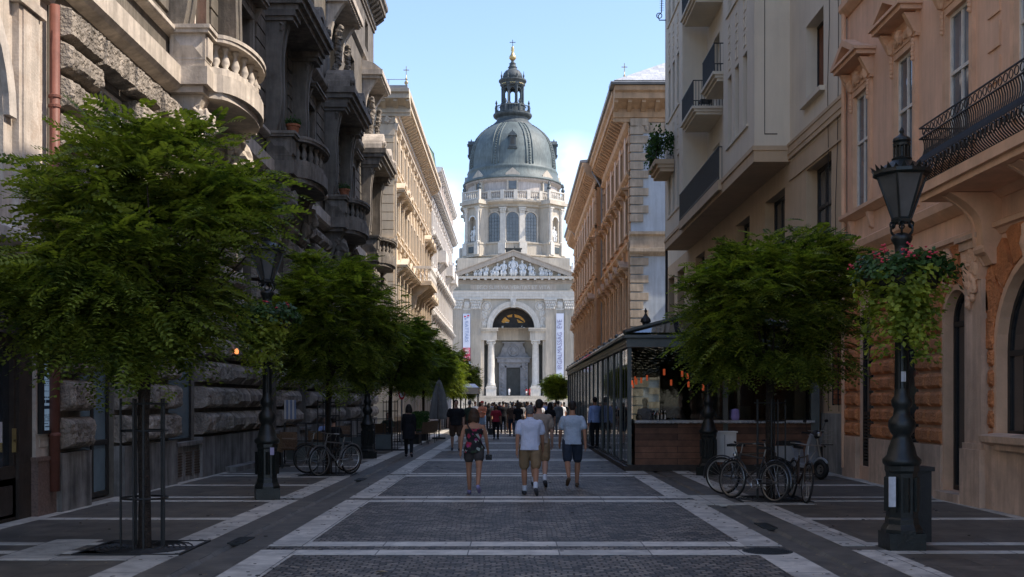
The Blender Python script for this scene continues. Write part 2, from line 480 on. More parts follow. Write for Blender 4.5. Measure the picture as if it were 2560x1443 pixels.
# manhole cover (round iron lid in the road border)
m_iron = M('cast_iron', (.011, .011, .010), rough=.55, var=.35, scale=9, bump=.3, bscale=50, spec=.5)
m_irong = M('green_black_iron', (.008, .011, .010), rough=.4, var=.4, scale=7, bump=.25, bscale=45, spec=.45, mottle=.4, mcol=(.018, .022, .02), mscale=5)
def manhole(x, y, r, label):
    g = G(); g.lathe(x, y, [(r, -.02), (r, .009), (r * .93, .012), (r * .9, .008), (.001, .008)], 28)
    for i in range(-4, 5):
        h = math.sqrt(max(0, (r * .85) ** 2 - (i * r * .19) ** 2))
        if h > .02: g.box(x - h, x + h, y + i * r * .19 - .012, y + i * r * .19 + .012, .006, .013)
    tag(build(g, 'manhole_cover', m_iron), label, 'manhole cover')
manhole(2.95, 12.55, .29, 'round cast iron manhole cover set in the pale stone border of the road')
# fallen leaves and litter
rnd = random.Random(4)
g = G()
for i in range(520):
    side = rnd.random()
    x = rnd.uniform(-7, -2.5) if side < .42 else rnd.uniform(3, 7.4) if side < .84 else rnd.uniform(-2.8, 3)
    y = rnd.uniform(10, 26) if rnd.random() < .8 else rnd.uniform(26, 45)
    q = rnd.uniform(.008, .024); a = rnd.uniform(0, 6.3)
    c, s = math.cos(a) * q, math.sin(a) * q
    z = .012 if not (-3.6 < x < -3.3 or 3.4 < x < 3.65) else .004
    g.add([(x + c, y + s, z), (x - s * .6, y + c * .6, z + .005), (x - c, y - s, z + .001), (x + s * .6, y - c * .6, z + .006)], [(0, 1, 2, 3)])
g.add([(-1.42, 11.0, .012), (-1.37, 10.96, .03), (-1.27, 10.98, .014), (-1.34, 11.06, .02)], [(0, 1, 2, 3)])
lo = build(g, 'fallen_leaves', M('dry_leaf', (.35, .27, .16), var=.5, scale=12, bump=0), recalc=False, kind='stuff')

g = G(); rnd = random.Random(14)
for i in range(420):
    x = rnd.choice([rnd.uniform(-2.96, -2.5), rnd.uniform(2.8, 3.24), rnd.uniform(-4.2, -3.8), rnd.uniform(3.97, 4.37), rnd.uniform(-7, 7)]); y = rnd.uniform(9.5, 30); q = rnd.uniform(.012, .03)
    if -3.55 < x < -3.3 or 3.4 < x < 3.68: continue
    g.ext([(x + q * math.cos(k * PI / 4), y + q * .8 * math.sin(k * PI / 4)) for k in range(8)], 'v', .0, .0085)
build(g, 'gum_stains', M('old_gum', (.05, .045, .04), bump=0), kind='stuff')
for i, (x, y, l_) in enumerate([(-3.43, 13.6, 'small iron drain grate in the left gutter near the first tree'), (3.545, 15.2, 'small iron drain grate in the right gutter before the bicycles'), (-3.43, 24.2, 'small iron drain grate in the left gutter beside the bicycles')]):
    t = thing('drain_grate', l_, 'drain grate', (x, y, 0), 'drain grates in the gutters')
    g = G(); g.box(x - .1, x + .1, y - .3, y - .27, -.03, .006).box(x - .1, x + .1, y + .27, y + .3, -.03, .006).box(x - .1, x - .08, y - .27, y + .27, -.03, .006).box(x + .08, x + .1, y - .27, y + .27, -.03, .006)
    build(g, 'rim', m_iron, t)
    g = G()
    for k in range(11): g.box(x - .08, x + .08, y - .25 + k * .048, y - .225 + k * .048, -.03, .003)
    build(g, 'slats', m_iron, t)
# ================= TREES =================
def leaf_material(name, c1, c2, tr=.35):
    m = bpy.data.materials.new(name); m.use_nodes = True
    n = m.node_tree.nodes; l = m.node_tree.links.new
    b = n['Principled BSDF']; b.inputs['Roughness'].default_value = .5; b.inputs['Specular IOR Level'].default_value = .3
    geo = n.new('ShaderNodeNewGeometry'); oi = n.new('ShaderNodeObjectInfo')
    tc = n.new('ShaderNodeTexCoord')
    no = n.new('ShaderNodeTexNoise'); no.inputs['Scale'].default_value = 3.4; no.inputs['Detail'].default_value = 4
    l(tc.outputs['Object'], no.inputs[0])
    ad = n.new('ShaderNodeMath'); ad.operation = 'MULTIPLY_ADD'; ad.inputs[1].default_value = .22; 
    l(geo.outputs['Random Per Island'], ad.inputs[0]); l(no.outputs[0], ad.inputs[2])
    r = n.new('ShaderNodeValToRGB'); r.color_ramp.elements[0].position = .45; r.color_ramp.elements[1].position = .74
    r.color_ramp.elements[0].color = (*c1, 1); r.color_ramp.elements[1].color = (*c2, 1)
    l(ad.outputs[0], r.inputs[0]); l(r.outputs[0], b.inputs['Base Color'])
    t = n.new('ShaderNodeBsdfTranslucent'); x = n.new('ShaderNodeMixShader'); x.inputs[0].default_value = tr
    g = n.new('ShaderNodeMixRGB'); g.blend_type = 'MULTIPLY'; g.inputs[0].default_value = 1; g.inputs[2].default_value = (1.3, 1.5, .5, 1)
    l(r.outputs[0], g.inputs[1]); l(g.outputs[0], t.inputs[0])
    l(b.outputs[0], x.inputs[1]); l(t.outputs[0], x.inputs[2]); l(x.outputs[0], n['Material Output'].inputs[0])
    return m
m_leaf = leaf_material('acacia_leaf', (.045, .072, .015), (.25, .29, .05), .5)
m_bark = M('bark', (.035, .026, .02), rough=.95, var=.4, scale=14, bump=.9, bscale=40)
m_vine = leaf_material('vine_leaf', (.10, .14, .018), (.36, .40, .06), .45)
m_dleaf = leaf_material('geranium_leaf', (.02, .05, .015), (.06, .12, .03))
m_bloom = M('pink_bloom', (.62, .07, .10), var=.4, scale=20, bump=0)

def crown_mesh(seed, rx, zc, zu, zd, n_cl, per, flen=.40, lean=0, lfl=7, xo=0):
    rn = random.Random(seed); v = []; f = []
    def frond(p, d, L_, droop, roll):
        d = d.normalized(); up = Vector((0, 0, 1)); s = d.cross(up)
        if s.length < .05: s = Vector((1, 0, 0))
        s.normalize(); nn = s.cross(d).normalized()
        s = (s * math.cos(roll) + nn * math.sin(roll)).normalized(); nn = s.cross(d).normalized()
        wl = L_ * .24
        for i in range(1, lfl + 1):
            t = i / (lfl + .3)
            c = p + d * (L_ * t) - up * (droop * L_ * t * t)
            ww = wl * (1 - .45 * abs(2 * t - .9)) 
            for sg in (-1, 1):
                tip = c + s * (sg * ww) + d * (ww * .45) - nn * (ww * .18)
                mid = c + s * (sg * ww * .5) + d * (ww * .22); m1 = mid - d * (L_ * .07); m2 = mid + d * (L_ * .07)
                o = len(v); v.extend((tuple(c), tuple(m2), tuple(tip), tuple(m1))); f.append((o, o + 1, o + 2, o + 3))
    for k in range(n_cl):
        for _ in range(50):
            dv = Vector((rn.gauss(0, 1), rn.gauss(0, 1), rn.gauss(0, 1))).normalized()
            if dv.z > -.8: break
        q = 1 + .42 * noise.noise(dv * 2.3 + Vector((seed, 0, 0)))
        rr = rn.uniform(.72, 1.0) * q if rn.random() < .78 else rn.uniform(.35, .7)
        hz = zu if dv.z > 0 else zd
        c = Vector((dv.x * rx * rr, dv.y * rx * rr, zc + dv.z * hz * rr))
        c.x += xo + lean * dv.z * abs(dv.z) * (1 if dv.z > 0 else .9)
        if dv.z < 0: c.x *= 1 - .22 * -dv.z; c.y *= 1 - .3 * -dv.z
        if xo and dv.z < .2 and dv.x > 0: c.x *= .66; c.z += .1 * dv.x
        out = Vector((dv.x, dv.y, 0)); out = out.normalized() if out.length > .15 else Vector((rn.uniform(-1, 1), rn.uniform(-1, 1), 0)).normalized()
        sz = rn.uniform(.12, .24)
        for i in range(per):
            a = rn.gauss(0, .95)
            d = Vector((out.x * math.cos(a) - out.y * math.sin(a), out.x * math.sin(a) + out.y * math.cos(a), rn.uniform(-.45, .55) + .5 * dv.z))
            p = c + Vector((rn.gauss(0, sz), rn.gauss(0, sz), rn.gauss(0, sz * .62)))
            frond(p, d, flen * rn.uniform(.6, 1.15), rn.uniform(.15, .6), rn.gauss(0, .35))
    me = bpy.data.meshes.new('crown'); me.from_pydata(v, [], f); me.materials.append(m_leaf)
    return me
def make_tree(me, trunk_h=2.2, seed=1):
    t = thing('acacia_tree', 'x', 'tree')
    c = bpy.data.objects.new('crown', me); C.objects.link(c); c.parent = t
    rn = random.Random(seed)
    g = G()
    g.tube([(0, 0, -.05), (.005, 0, .1), (0, .01, .7), (-.015, 0, 1.4), (.01, 0, trunk_h), (.02, 0, trunk_h + .35)], [.095, .076, .068, .064, .072, .066], 10)
    for i in range(9):
        a = i * 2.4 + rn.uniform(-.3, .3); rr = rn.uniform(.7, 1.35); zz = rn.uniform(1.0, 2.3)
        p0 = Vector((.01, 0, trunk_h + rn.uniform(-.05, .25)))
        p2 = Vector((math.cos(a) * rr, math.sin(a) * rr, trunk_h + zz * .9))
        g.tube([p0, p0.lerp(p2, .35) + Vector((0, 0, -.05)), p0.lerp(p2, .7) + Vector((.05, .03, .02)), p2], [.04, .026, .016, .006], 6)
    build(g, 'trunk', m_bark, t, smooth=True)
    return t
def tree_pit(x, y, label):
    t = thing('tree_grate', label, 'tree grate', (x, y, 0), 'iron grates round the street trees')
    g = G(); h = .62
    g.box(x - h, x + h, y - h, y - h + .04, 0, .016).box(x - h, x + h, y + h - .04, y + h, 0, .016).box(x - h, x - h + .04, y - h + .04, y + h - .04, 0, .016).box(x + h - .04, x + h, y - h + .04, y + h - .04, 0, .016)
    for r in (.2, .27, .34, .41, .48, .55): g.torus((x, y, .008), r, .011, 'v', 28, 4)
    for a in range(8):
        c, s = math.cos(a * PI / 4), math.sin(a * PI / 4)
        g.tube([(x + c * .18, y + s * .18, .008), (x + c * .58, y + s * .58, .008)], .01, 4)
    build(g, 'grate', m_iron, t)
    build(G().box(x - h + .04, x + h - .04, y - h + .04, y + h - .04, -.02, .004), 'soil', M('pit_soil', (.045, .035, .027), var=.5, scale=20, bump=.8), t)
def tree_guard(x, y, label):
    t = thing('tree_guard', label, 'tree guard', (x, y, 0), 'iron guards round the tree trunks')
    r = .265
    for a in (200, 262, 287, 345, 60, 130):
        c, s = math.cos(R(a)), math.sin(R(a))
        build(G().box(x + c * r - .011, x + c * r + .011, y + s * r - .011, y + s * r + .011, 0, 1.78), 'upright', m_iron, t)
    for z in (.6, 1.40, 1.72):
        build(G().torus((x, y, z), r, .014, 'v', 28, 6), 'ring', m_iron, t)
mA = crown_mesh(3, 1.29, 3.25, 1.76, 1.35, 160, 44, lean=.66, xo=-.16)
mB = crown_mesh(11, 1.4, 3.25, 1.55, 1.35, 150, 42, lean=.15)
mC = crown_mesh(23, 1.4, 3.4, 1.8, 1.4, 150, 44)
tA = make_tree(mA, 2.15, 5); tA.location = (-4.4, 12.87, 0)
tA['label'] = 'nearest street tree on the left, its big feathery crown before the carved dark facade'; tA['group'] = 'round-crowned street trees'
tB = make_tree(mB, 2.2, 7); tB.location = (4.57, 19.25, 0)
tB['label'] = 'street tree on the right pavement, in front of the glass cafe pavilion'; tB['group'] = 'round-crowned street trees'
tC = make_tree(mC, 2.2, 9); tC.location = (-4.4, 25.72, 0)
tC['label'] = 'second street tree on the left, with bicycles leaning round its trunk'; tC['group'] = 'round-crowned street trees'
lab = ['third street tree on the left, beside the cafe tables', 'fourth street tree on the left, next to the no entry sign',
       'fifth street tree on the left, by the folded parasol', 'sixth street tree on the left, just past the cross street',
       'seventh street tree on the left, before the cream palace']
for i in range(5):
    copytree((tB, tC)[i % 2], (-4.4 + .1 * (i % 2), 38.6 + 12.85 * i, 0), 1.3 * i + .7, lab[i], (1, .97, 1, 1.02, 1)[i])
copytree(tC, (-4.9, 110, 0), .4, 'small far tree on the left where the street meets the square', .95)
copytree(tB, (4.7, 118, 0), 2.0, 'small far tree on the right beside the church steps', .95)
copytree(tC, (5.1, 131, 0), 4.0, 'farthest tree on the right, half behind the small one by the church steps', .95)
for i, (x, y, l_) in enumerate([(-4.4, 12.87, 'square iron grate at the foot of the nearest left tree'), (-4.4, 25.72, 'iron grate under the bicycles round the second left tree'), (4.57, 19.25, 'iron grate at the foot of the right tree'), (-4.4, 38.6, 'iron grate under the third left tree beside the cafe tables')]):
    tree_pit(x, y, l_)
for x, y, l_ in [(-4.4, 12.87, 'iron guard of thin bars round the nearest left tree trunk'), (-4.4, 25.72, 'iron guard round the second left tree with bicycles against it'), (4.57, 19.25, 'iron guard round the trunk of the right tree'), (-4.4, 38.6, 'iron guard round the third left tree')]:
    tree_guard(x, y, l_)

# ================= STREET LAMPS =================
m_lglass = M('frosted_lamp_glass', (.085, .085, .08), rough=.25, var=.2, scale=3, bump=0, spec=.6)
def make_lamp():
    t = thing('street_lamp', 'x', 'street lamp')
    g = G(); g.box(-.21, .21, -.21, .21, 0, .2)
    g.lathe(0, 0, [(.235, .2), (.235, .24), (.21, .28), (.2, .3)], 8, R(22.5), R(382.5))
    build(g, 'plinth', m_irong, t)
    g = G(); g.lathe(0, 0, [(.195, .28), (.19, .36), (.18, .38), (.18, .9), (.195, .93), (.195, .99)], 8, R(22.5), R(382.5))
    for k in range(8):
        a = R(45 * k); c, s = math.cos(a), math.sin(a)
        g.tube([(c * .172, s * .172, .45), (c * .172, s * .172, .85)], .04, 4)
    build(g, 'pedestal', m_irong, t)
    g = G(); g.lathe(0, 0, [(.2, .99), (.22, 1.02), (.22, 1.06), (.17, 1.11), (.15, 1.2), (.115, 1.3), (.1, 1.34), (.13, 1.38), (.155, 1.45), (.15, 1.52), (.1, 1.58), (.09, 1.66),
                            (.115, 1.7), (.12, 1.76), (.085, 1.82), (.078, 1.9), (.072, 2.6), (.066, 3.3), (.066, 3.36), (.1, 3.4), (.1, 3.46), (.075, 3.5), (.085, 3.6), (.12, 3.66), (.12, 3.7), (.06, 3.74)], 18)
    for k in range(12):
        a = R(30 * k); c, s = math.cos(a), math.sin(a)
        g.tube([(c * .074, s * .074, 1.9), (c * .064, s * .064, 3.3)], .009, 4)
    build(g, 'column', m_irong, t, smooth=True)
    g = G()
    for k in range(6):
        a = R(60 * k + 10); c, s = math.cos(a), math.sin(a)
        pts = []
        for i in range(9):
            q = i / 8; rr = .055 + .085 * math.sin(q * PI) ; zz = 3.68 + .2 * q
            pts.append((c * rr, s * rr, zz))
        g.tube(pts, .012, 5)
        g.torus((c * .12, s * .12, 3.84), .03, .009, 'w', 10, 4)
    build(g, 'scroll_brackets', m_irong, t)
    lt = G()
    for k in range(6):
        a, b_ = R(60 * k), R(60 * k + 60)
        A = [(math.cos(q) * r, math.sin(q) * r, z) for q, r, z in ((a, .095, 3.9), (b_, .095, 3.9), (b_, .29, 4.42), (a, .29, 4.42))]
        lt.add(A, [(0, 1, 2, 3)])
    pane = build(lt, 'lantern_glass', m_lglass, t)
    g = G()
    for k in range(6):
        a = R(60 * k); c, s = math.cos(a), math.sin(a)
        g.tube([(c * .1, s * .1, 3.88), (c * .298, s * .298, 4.43)], .014, 5)
    g.lathe(0, 0, [(.12, 3.86), (.13, 3.9), (.1, 3.93)], 6, 0, 2 * PI)
    g.lathe(0, 0, [(.305, 4.41), (.335, 4.43), (.335, 4.47), (.27, 4.5), (.17, 4.56), (.11, 4.6), (.1, 4.62)], 12)
    for k in range(24):
        a = R(15 * k); c, s = math.cos(a), math.sin(a); hgt = .07 if k % 2 else .045
        g.add([(c * .315 - s * .04, s * .315 + c * .04, 4.45), (c * .315 + s * .04, s * .315 - c * .04, 4.45), (c * .36, s * .36, 4.47 + hgt),
               (c * .295 - s * .04, s * .295 + c * .04, 4.45), (c * .295 + s * .04, s * .295 - c * .04, 4.45), (c * .345, s * .345, 4.46 + hgt)], [(0, 1, 2), (3, 5, 4), (0, 2, 5, 3), (1, 4, 5, 2)])
    build(g, 'lantern_frame', m_irong, t)
    g = G(); g.lathe(0, 0, [(.11, 4.6), (.12, 4.62), (.07, 4.64), (.07, 4.76), (.1, 4.77), (.105, 4.8), (.09, 4.81), (.105, 4.83), (.1, 4.86), (.04, 4.9), (.02, 4.92), (.03, 4.95), (.015, 4.98), (.002, 5.01)], 14)
    for k in range(12):
        a = R(30 * k); c, s = math.cos(a), math.sin(a)
        g.tube([(c * .092, s * .092, 4.63), (c * .092, s * .092, 4.77)], .009, 4)
    build(g, 'chimney', m_irong, t)
    return t
lamp0 = make_lamp(); lamp0.location = (4.6, 12.8, 0)
lamp0['label'] = 'ornate black lamp post nearest on the right, hung with pink geraniums'; lamp0['group'] = 'old iron street lamps'
copytree(lamp0, (-4.4, 19.28, 0), .3, 'ornate lamp post on the left between the first and second tree')
copytree(lamp0, (-4.45, 32.9, 0), .6, 'farther left lamp post beyond the bicycles, beside the cafe tables')
copytree(lamp0, (4.58, 25.4, 0), .9, 'lamp post standing against the front counter of the cafe pavilion')
# stickers on the near lamp and electric box behind it
m_paper = M('paper', (.5, .5, .52), var=.15, scale=15, bump=0)
tag(build(G().box(4.36, 4.44, 12.545, 12.56, .52, .87), 'paper_notice', m_paper), 'white paper notice stuck on the foot of the nearest right lamp post', 'notice')
tag(build(G(lambda a, b_, c: (4.6 + a, 12.8 - b_, c)).box(-.035, .02, .074, .08, 1.98, 2.1), 'sticker', m_paper), 'small pale sticker on the shaft of the nearest right lamp post', 'sticker')
tag(build(G(lambda a, b_, c: (-4.4 + a, 19.28 - b_, c)).box(.1, .17, .2, .212, .8, .93), 'sticker', M('mauve_paper', (.42, .38, .55), var=.1, bump=0)), 'mauve sticker on the pedestal of the left lamp post', 'sticker')
bx = thing('litter_bin', 'dark metal litter bin standing behind the nearest right lamp post', 'litter bin', (4.93, 13.25, 0))
build(G().box(4.77, 5.07, 13.1, 13.4, .04, .9), 'bin_body', m_iron, bx)
g = G().box(4.74, 5.10, 13.07, 13.43, .9, .95)
for q in (4.80, 4.98): g.box(q, q + .05, 13.2, 13.3, 0, .04)
build(g, 'bin_lid', m_iron, bx)

def basket(x, y, seed, label, pale=1.0, rad=.58, vine_side=-.12):
    t = thing('flower_basket', label, 'flower basket', (x, y, 2.9), 'flower baskets hung on the street lamps')
    rn = random.Random(seed)
    g = G(); g.lathe(x, y, [(.1, 2.95), (.3, 3.0), (.42, 3.12), (.46, 3.25), (.43, 3.25), (.3, 3.1), (.1, 3.05)], 18)
    build(g, 'bowl', m_iron, t, smooth=True)
    def leaf(v, f, p, s, nrm=None):
        d = Vector((rn.gauss(0, 1), rn.gauss(0, 1), rn.gauss(0, .6) - .5)).normalized()
        n_ = Vector((p.x - x, p.y - y, .5)).normalized() if nrm is None else nrm
        sd = d.cross(n_); sd = sd.normalized() if sd.length > .05 else Vector((1, 0, 0))
        o = len(v); v.extend([tuple(p), tuple(p + d * s * .45 + sd * s * .38), tuple(p + d * s), tuple(p + d * s * .45 - sd * s * .38)]); f.append((o, o + 1, o + 2, o + 3))
    g = G()
    for i in range(1500):
        a = rn.uniform(0, 2 * PI); q = rn.random()
        rr = rad * (.45 + .55 * math.sqrt(rn.random())) * (1 + .28 * math.sin(3 * a + seed) * rn.random()); zz = 3.28 + .28 * rn.random() * (1.2 - rr) - .35 * max(0, rr - .4) * rn.random() * 2
        leaf(g.v, g.f, Vector((x + math.cos(a) * rr, y + math.sin(a) * rr, zz)), rn.uniform(.05, .1))
    build(g, 'flower_foliage', m_dleaf, t, recalc=False)
    g = G()
    for k in range(44):
        a = R(270) + rn.gauss(vine_side * 3, .85); rr = rn.uniform(.28, .52); L_ = rn.uniform(.5, 1.12)
        px, py = x + math.cos(a) * rr, y + math.sin(a) * rr
        for i in range(int(L_ * 80)):
            q = rn.random()
            p = Vector((px + rn.gauss(0, .06), py + rn.gauss(0, .06), 3.3 - L_ * q))
            p.x += (x - p.x) * .25 * q
            leaf(g.v, g.f, p, rn.uniform(.055, .105) * (1.1 - .3 * q))
    build(g, 'trailing_vine', m_vine, t, recalc=False)
    g = G()
    for k in range(24 if pale > 1 else 9):
        a = rn.uniform(0, 2 * PI); rr = rn.uniform(.25, rad * 1.05)
        p = Vector((x + math.cos(a) * rr * 1.08, y + math.sin(a) * rr * 1.08, 3.5 + rn.uniform(-.2, .2) - .25 * rr))
        for i in range(7):
            g.sph((p.x + rn.gauss(0, .03), p.y + rn.gauss(0, .03), p.z + rn.gauss(0, .022)), (rn.uniform(.014, .026), rn.uniform(.014, .026), rn.uniform(.008, .014)), 5, 4)
    build(g, 'blossoms', m_bloom, t, smooth=True)
basket(4.6, 12.8, 2, 'basket of pink geraniums and pale trailing vine on the nearest right lamp post', pale=1.1, rad=.58)
basket(-4.4, 19.28, 5, 'basket of pink flowers and yellow green vine on the left lamp post', rad=.6)
basket(4.58, 25.4, 6, 'flower basket on the lamp post before the pavilion, behind the right tree', rad=.5)
basket(-4.45, 32.9, 8, 'flower basket on the farther left lamp post by the cafe tables', rad=.5)
# ================= FACADE TOOLS =================
m_glass = glass_mat('dark_window_glass')
m_glassb = glass_mat('sky_window_glass', (.05, .065, .08), .04)
m_wframe = M('white_window_paint', (.66, .62, .54), rough=.5, var=.12, scale=6, bump=.05)
m_dframe = M('dark_window_paint', (.03, .028, .026), rough=.5, var=.3, scale=6, bump=.05)
m_bframe = M('brown_window_paint', (.07, .045, .03), rough=.5, var=.3, scale=6, bump=.05)
def window(par, F, uc, h, vb, vt, w=-.25, fm=None, gm=None, arched=False, mull=1, bars=(.66,), fr=.07, name='window'):
    fm = fm or m_wframe; gm = gm or m_glass
    g = G(F); t = .05
    g.box(uc - h, uc - h + fr, w - t, w, vb, vt).box(uc + h - fr, uc + h, w - t, w, vb, vt).box(uc - h + fr, uc + h - fr, w - t, w, vb, vb + fr)
    if arched: g.archband(uc, vt, h - fr, h, w - t, w, 12)
    else: g.box(uc - h + fr, uc + h - fr, w - t, w, vt - fr, vt)
    top = vt + (h - fr if arched else -fr)
    for k in range(mull):
        x = uc - h + 2 * h * (k + 1) / (mull + 1); g.box(x - fr * .45, x + fr * .45, w - t * .9, w - .004, vb + fr, top)
    for b_ in bars:
        z = vb + (vt - vb) * b_; g.box(uc - h + fr, uc + h - fr, w - t * .8, w + .006, z - fr * .5, z + fr * .5)
    fo = build(g, name, fm, par)
    p = G(F).box(uc - h + .01, uc + h - .01, w - t - .03, w - t + .012, vb + .01, vt - (0 if arched else .01))
    if arched: p.ext([(uc + (h - .01) * math.cos(PI * k / 12), vt + (h - .01) * math.sin(PI * k / 12)) for k in range(13)], 'w', w - t - .03, w - t + .012)
    build(p, 'pane', gm, fo)
    return fo
def surround(par, F, uc, h, vb, vt, mat, hood=None, arched=False, wd=.16, pr=.07, hp=.35, sill=True, hv=None, name='window_surround'):
    g = G(F)
    if arched: g.archband(uc, vt, h, h + wd, 0, pr, 14)
    else: g.box(uc - h - wd, uc + h + wd, 0, pr, vt, vt + wd)
    g.box(uc - h - wd, uc - h, 0, pr, vb, vt).box(uc + h, uc + h + wd, 0, pr, vb, vt)
    if sill: g.box(uc - h - wd - .08, uc + h + wd + .08, 0, pr + .1, vb - .13, vb)
    if hood:
        v = hv or (vt + wd + (h if arched else 0) + .22); H = h + wd + .2
        g.box(uc - H + .1, uc + H - .1, 0, pr + .02, vt + wd, v) if not arched else None
        for s_ in (-1, 1): g.ext([(0, v - .45), (pr + .05, v - .4), (hp * .75, v - .04), (0, v - .04)], 'u', uc + s_ * (H - .16) - .07, uc + s_ * (H - .16) + .07)
        g.box(uc - H, uc + H, 0, hp, v, v + .09); g.box(uc - H - .05, uc + H + .05, 0, hp + .06, v + .09, v + .15)
        if hood == 'tri':
            g.ext([(uc - H - .05, v + .15), (uc + H + .05, v + .15), (uc, v + .15 + H * .42)], 'w', 0, hp * .45)
            for s_ in (-1, 1):
                g.ext([(uc + s_ * (H + .05), v + .15), (uc, v + .15 + H * .5), (uc, v + .15 + H * .5 - .15), (uc + s_ * (H - .25), v + .15)], 'w', hp * .45, hp + .06)
        if hood == 'seg':
            g.archband(uc, v + .15 - H * .6, H * 1.02, H * 1.17, 0, hp, 10, R(38), R(142))
    return build(g, name, mat, par)
def cornice(par, F, u0, u1, v0, v1, pr, mat, mod=.7, dent=True, name='cornice', ends=.0):
    g = G(F); h = v1 - v0
    g.mould(u0 - ends, u1 + ends, [(.08, v0), (.08, v0 + .12 * h), (.16, v0 + .14 * h), (.16, v0 + .4 * h), (pr * .8, v0 + .62 * h), (pr * .86, v0 + .62 * h), (pr * .86, v0 + .8 * h), (pr, v0 + .86 * h), (pr * 1.02, v1)])
    if dent:
        n = int((u1 - u0) / mod)
        for k in range(n + 1):
            u = u0 + .1 + (u1 - u0 - .2) * k / max(1, n)
            g.ext([(.1, v0 + .3 * h), (.22, v0 + .32 * h), (pr * .74, v0 + .52 * h), (pr * .74, v0 + .615 * h), (.1, v0 + .615 * h)], 'u', u - .12, u + .12)
    return build(g, name, mat, par)
def baluster(g, u, w, v0, v1, r=.07, n=8):
    h = v1 - v0
    g.lathe(u, w, [(r * .9, v0), (r * .9, v0 + .1 * h), (r * .55, v0 + .16 * h), (r * 1.0, v0 + .34 * h), (r * .9, v0 + .45 * h), (r * .45, v0 + .7 * h), (r * .55, v0 + .82 * h), (r * .9, v0 + .9 * h), (r * .9, v1)], n)

# ================= NEAR LEFT BUILDING =================
m_plA = M('flaking_plaster', (.56, .49, .42), rough=.9, var=.22, scale=2, bump=.35, streak=.35, mottle=.5, mcol=(.34, .26, .2), mscale=1.8)
m_trimA = M('grey_plaster_trim', (.52, .47, .42), rough=.9, var=.25, scale=2.5, bump=.3, streak=.3)
m_gran = M('red_granite', (.17, .115, .095), rough=.6, var=.35, scale=30, bump=.1, mottle=.3, mcol=(.08, .06, .05), mscale=3)
m_wood = M('old_dark_wood', (.040, .030, .024), rough=.55, var=.4, scale=5, bump=.25)
F = FL(-7.3)
nb = thing('corner_building', 'pale plastered building at the left edge with an arched window and a dark wooden shopfront', 'building', (-7.3, 13, 0))
g = G(F)
g.wall(3, 16.9, 4.3, 7.95, -.5, 0, [(13.7, 1.75, 4.9, 5.85, True), (8.6, 1.75, 4.9, 5.85, True)])
g.wall(3, 16.35, 3.2, 4.3, -.5, 0).wall(3, 16.9, 7.95, 12.2, -.5, 0, [(13.7, .7, 9.3, 11.6, False), (10.5, .7, 9.3, 11.6, False)]).wall(3, 16.9, 12.2, 19, -.5, 0, [(13.7, .7, 13.3, 15.6, False), (10.5, .7, 13.3, 15.6, False)])
g.box(3, 16.9, -7, -.52, 0.02, 19)
build(g, 'wall', m_plA, nb)
g = G(F); g.box(15.72, 16.42, 0, .1, 3.9, 7.93).box(15.82, 16.32, .1, .125, 4.3, 7.5).box(15.62, 16.5, 0, .17, 7.55, 7.7)
build(g, 'pilaster', m_plA, nb)
g = G(F); g.mould(3, 16.9, [(.1, 7.95), (.15, 8.05), (.32, 8.15), (.4, 8.25), (.4, 8.5), (.05, 8.62)]); g.mould(3, 16.5, [(.06, 3.95), (.2, 4.05), (.2, 4.2), (.05, 4.3)]); g.mould(3, 16.9, [(.1, 18.2), (.5, 18.6), (.6, 19)])
g.archband(13.7, 5.85, 1.75, 1.98, 0, .09, 18).archband(8.6, 5.85, 1.75, 1.98, 0, .09, 18)
build(g, 'cornice', m_trimA, nb)
for uc in (13.7, 8.6): window(nb, F, uc, 1.75, 4.9, 5.85, -.3, m_bframe, m_glassb, True, 3, (.98,), .09)
for uc in (13.7, 10.5):
    for vb in (9.3, 13.3): window(nb, F, uc, .7, vb, vb + 2.3, -.2, m_wframe)
# shopfront
g = G(F); g.box(15.9, 16.33, -.25, .02, 0, 3.2)
g.box(3, 16.33, -.2, .12, 2.72, 3.2).box(3, 16.33, -.18, .2, 3.14, 3.25)
for u in (3, 10.2, 12.6, 14.95): g.box(u, u + .14, -.22, 0, .0, 2.72)
g.box(3, 15.9, -.2, -.03, 0, .62).box(3, 15.9, -.2, -.06, .62, .72)
for u in (10.45, 12.85, 15.15): g.box(u, u + .6, -.03, -.005, .1, .52)
build(g, 'shopfront', m_wood, nb)
g = G(F).box(15.08, 15.16, -.15, -.03, 0.05, 2.7).box(15.84, 15.9, -.15, -.03, 0.05, 2.7).box(15.16, 15.84, -.15, -.03, .05, .8).box(15.16, 15.84, -.15, -.03, 2.55, 2.7)
dr = build(g, 'shop_door', m_wood, nb)
build(G(F).box(15.16, 15.84, -.12, -.1, .8, 2.55), 'pane', m_glass, dr)
build(G(F).box(15.78, 15.8, -.03, .03, 1.0, 1.35).box(15.7, 15.8, .01, .03, 1.16, 1.19), 'handle', M('brass', (.45, .33, .15), rough=.35, metal=1, var=.2), dr)
build(G(F).box(10.2, 14.98, -.13, -.11, .72, 2.7), 'shop_window', m_glass, nb)
tag(build(G(F).box(15.45, 15.62, -.098, -.094, 1.15, 1.45), 'paper_notice', m_paper), 'small white paper on the glass of the dark wooden shop door', 'notice')
tag(build(G(F).box(15.2, 15.34, -.098, -.094, .84, 1.12), 'paper_notice', m_paper), 'low pale leaflet at the foot of the wooden shop door glass', 'notice')
g = G(F).box(16.34, 17.2, -.3, .07, .9, 4.1).box(16.45, 17.1, .07, .085, 1.05, 1.2)
build(g, 'pier', m_plA, nb)
g = G(F).box(16.3, 17.22, -.3, .12, 0, .84).box(16.28, 17.24, -.3, .14, .84, .9)
build(g, 'pier_plinth', m_gran, nb)
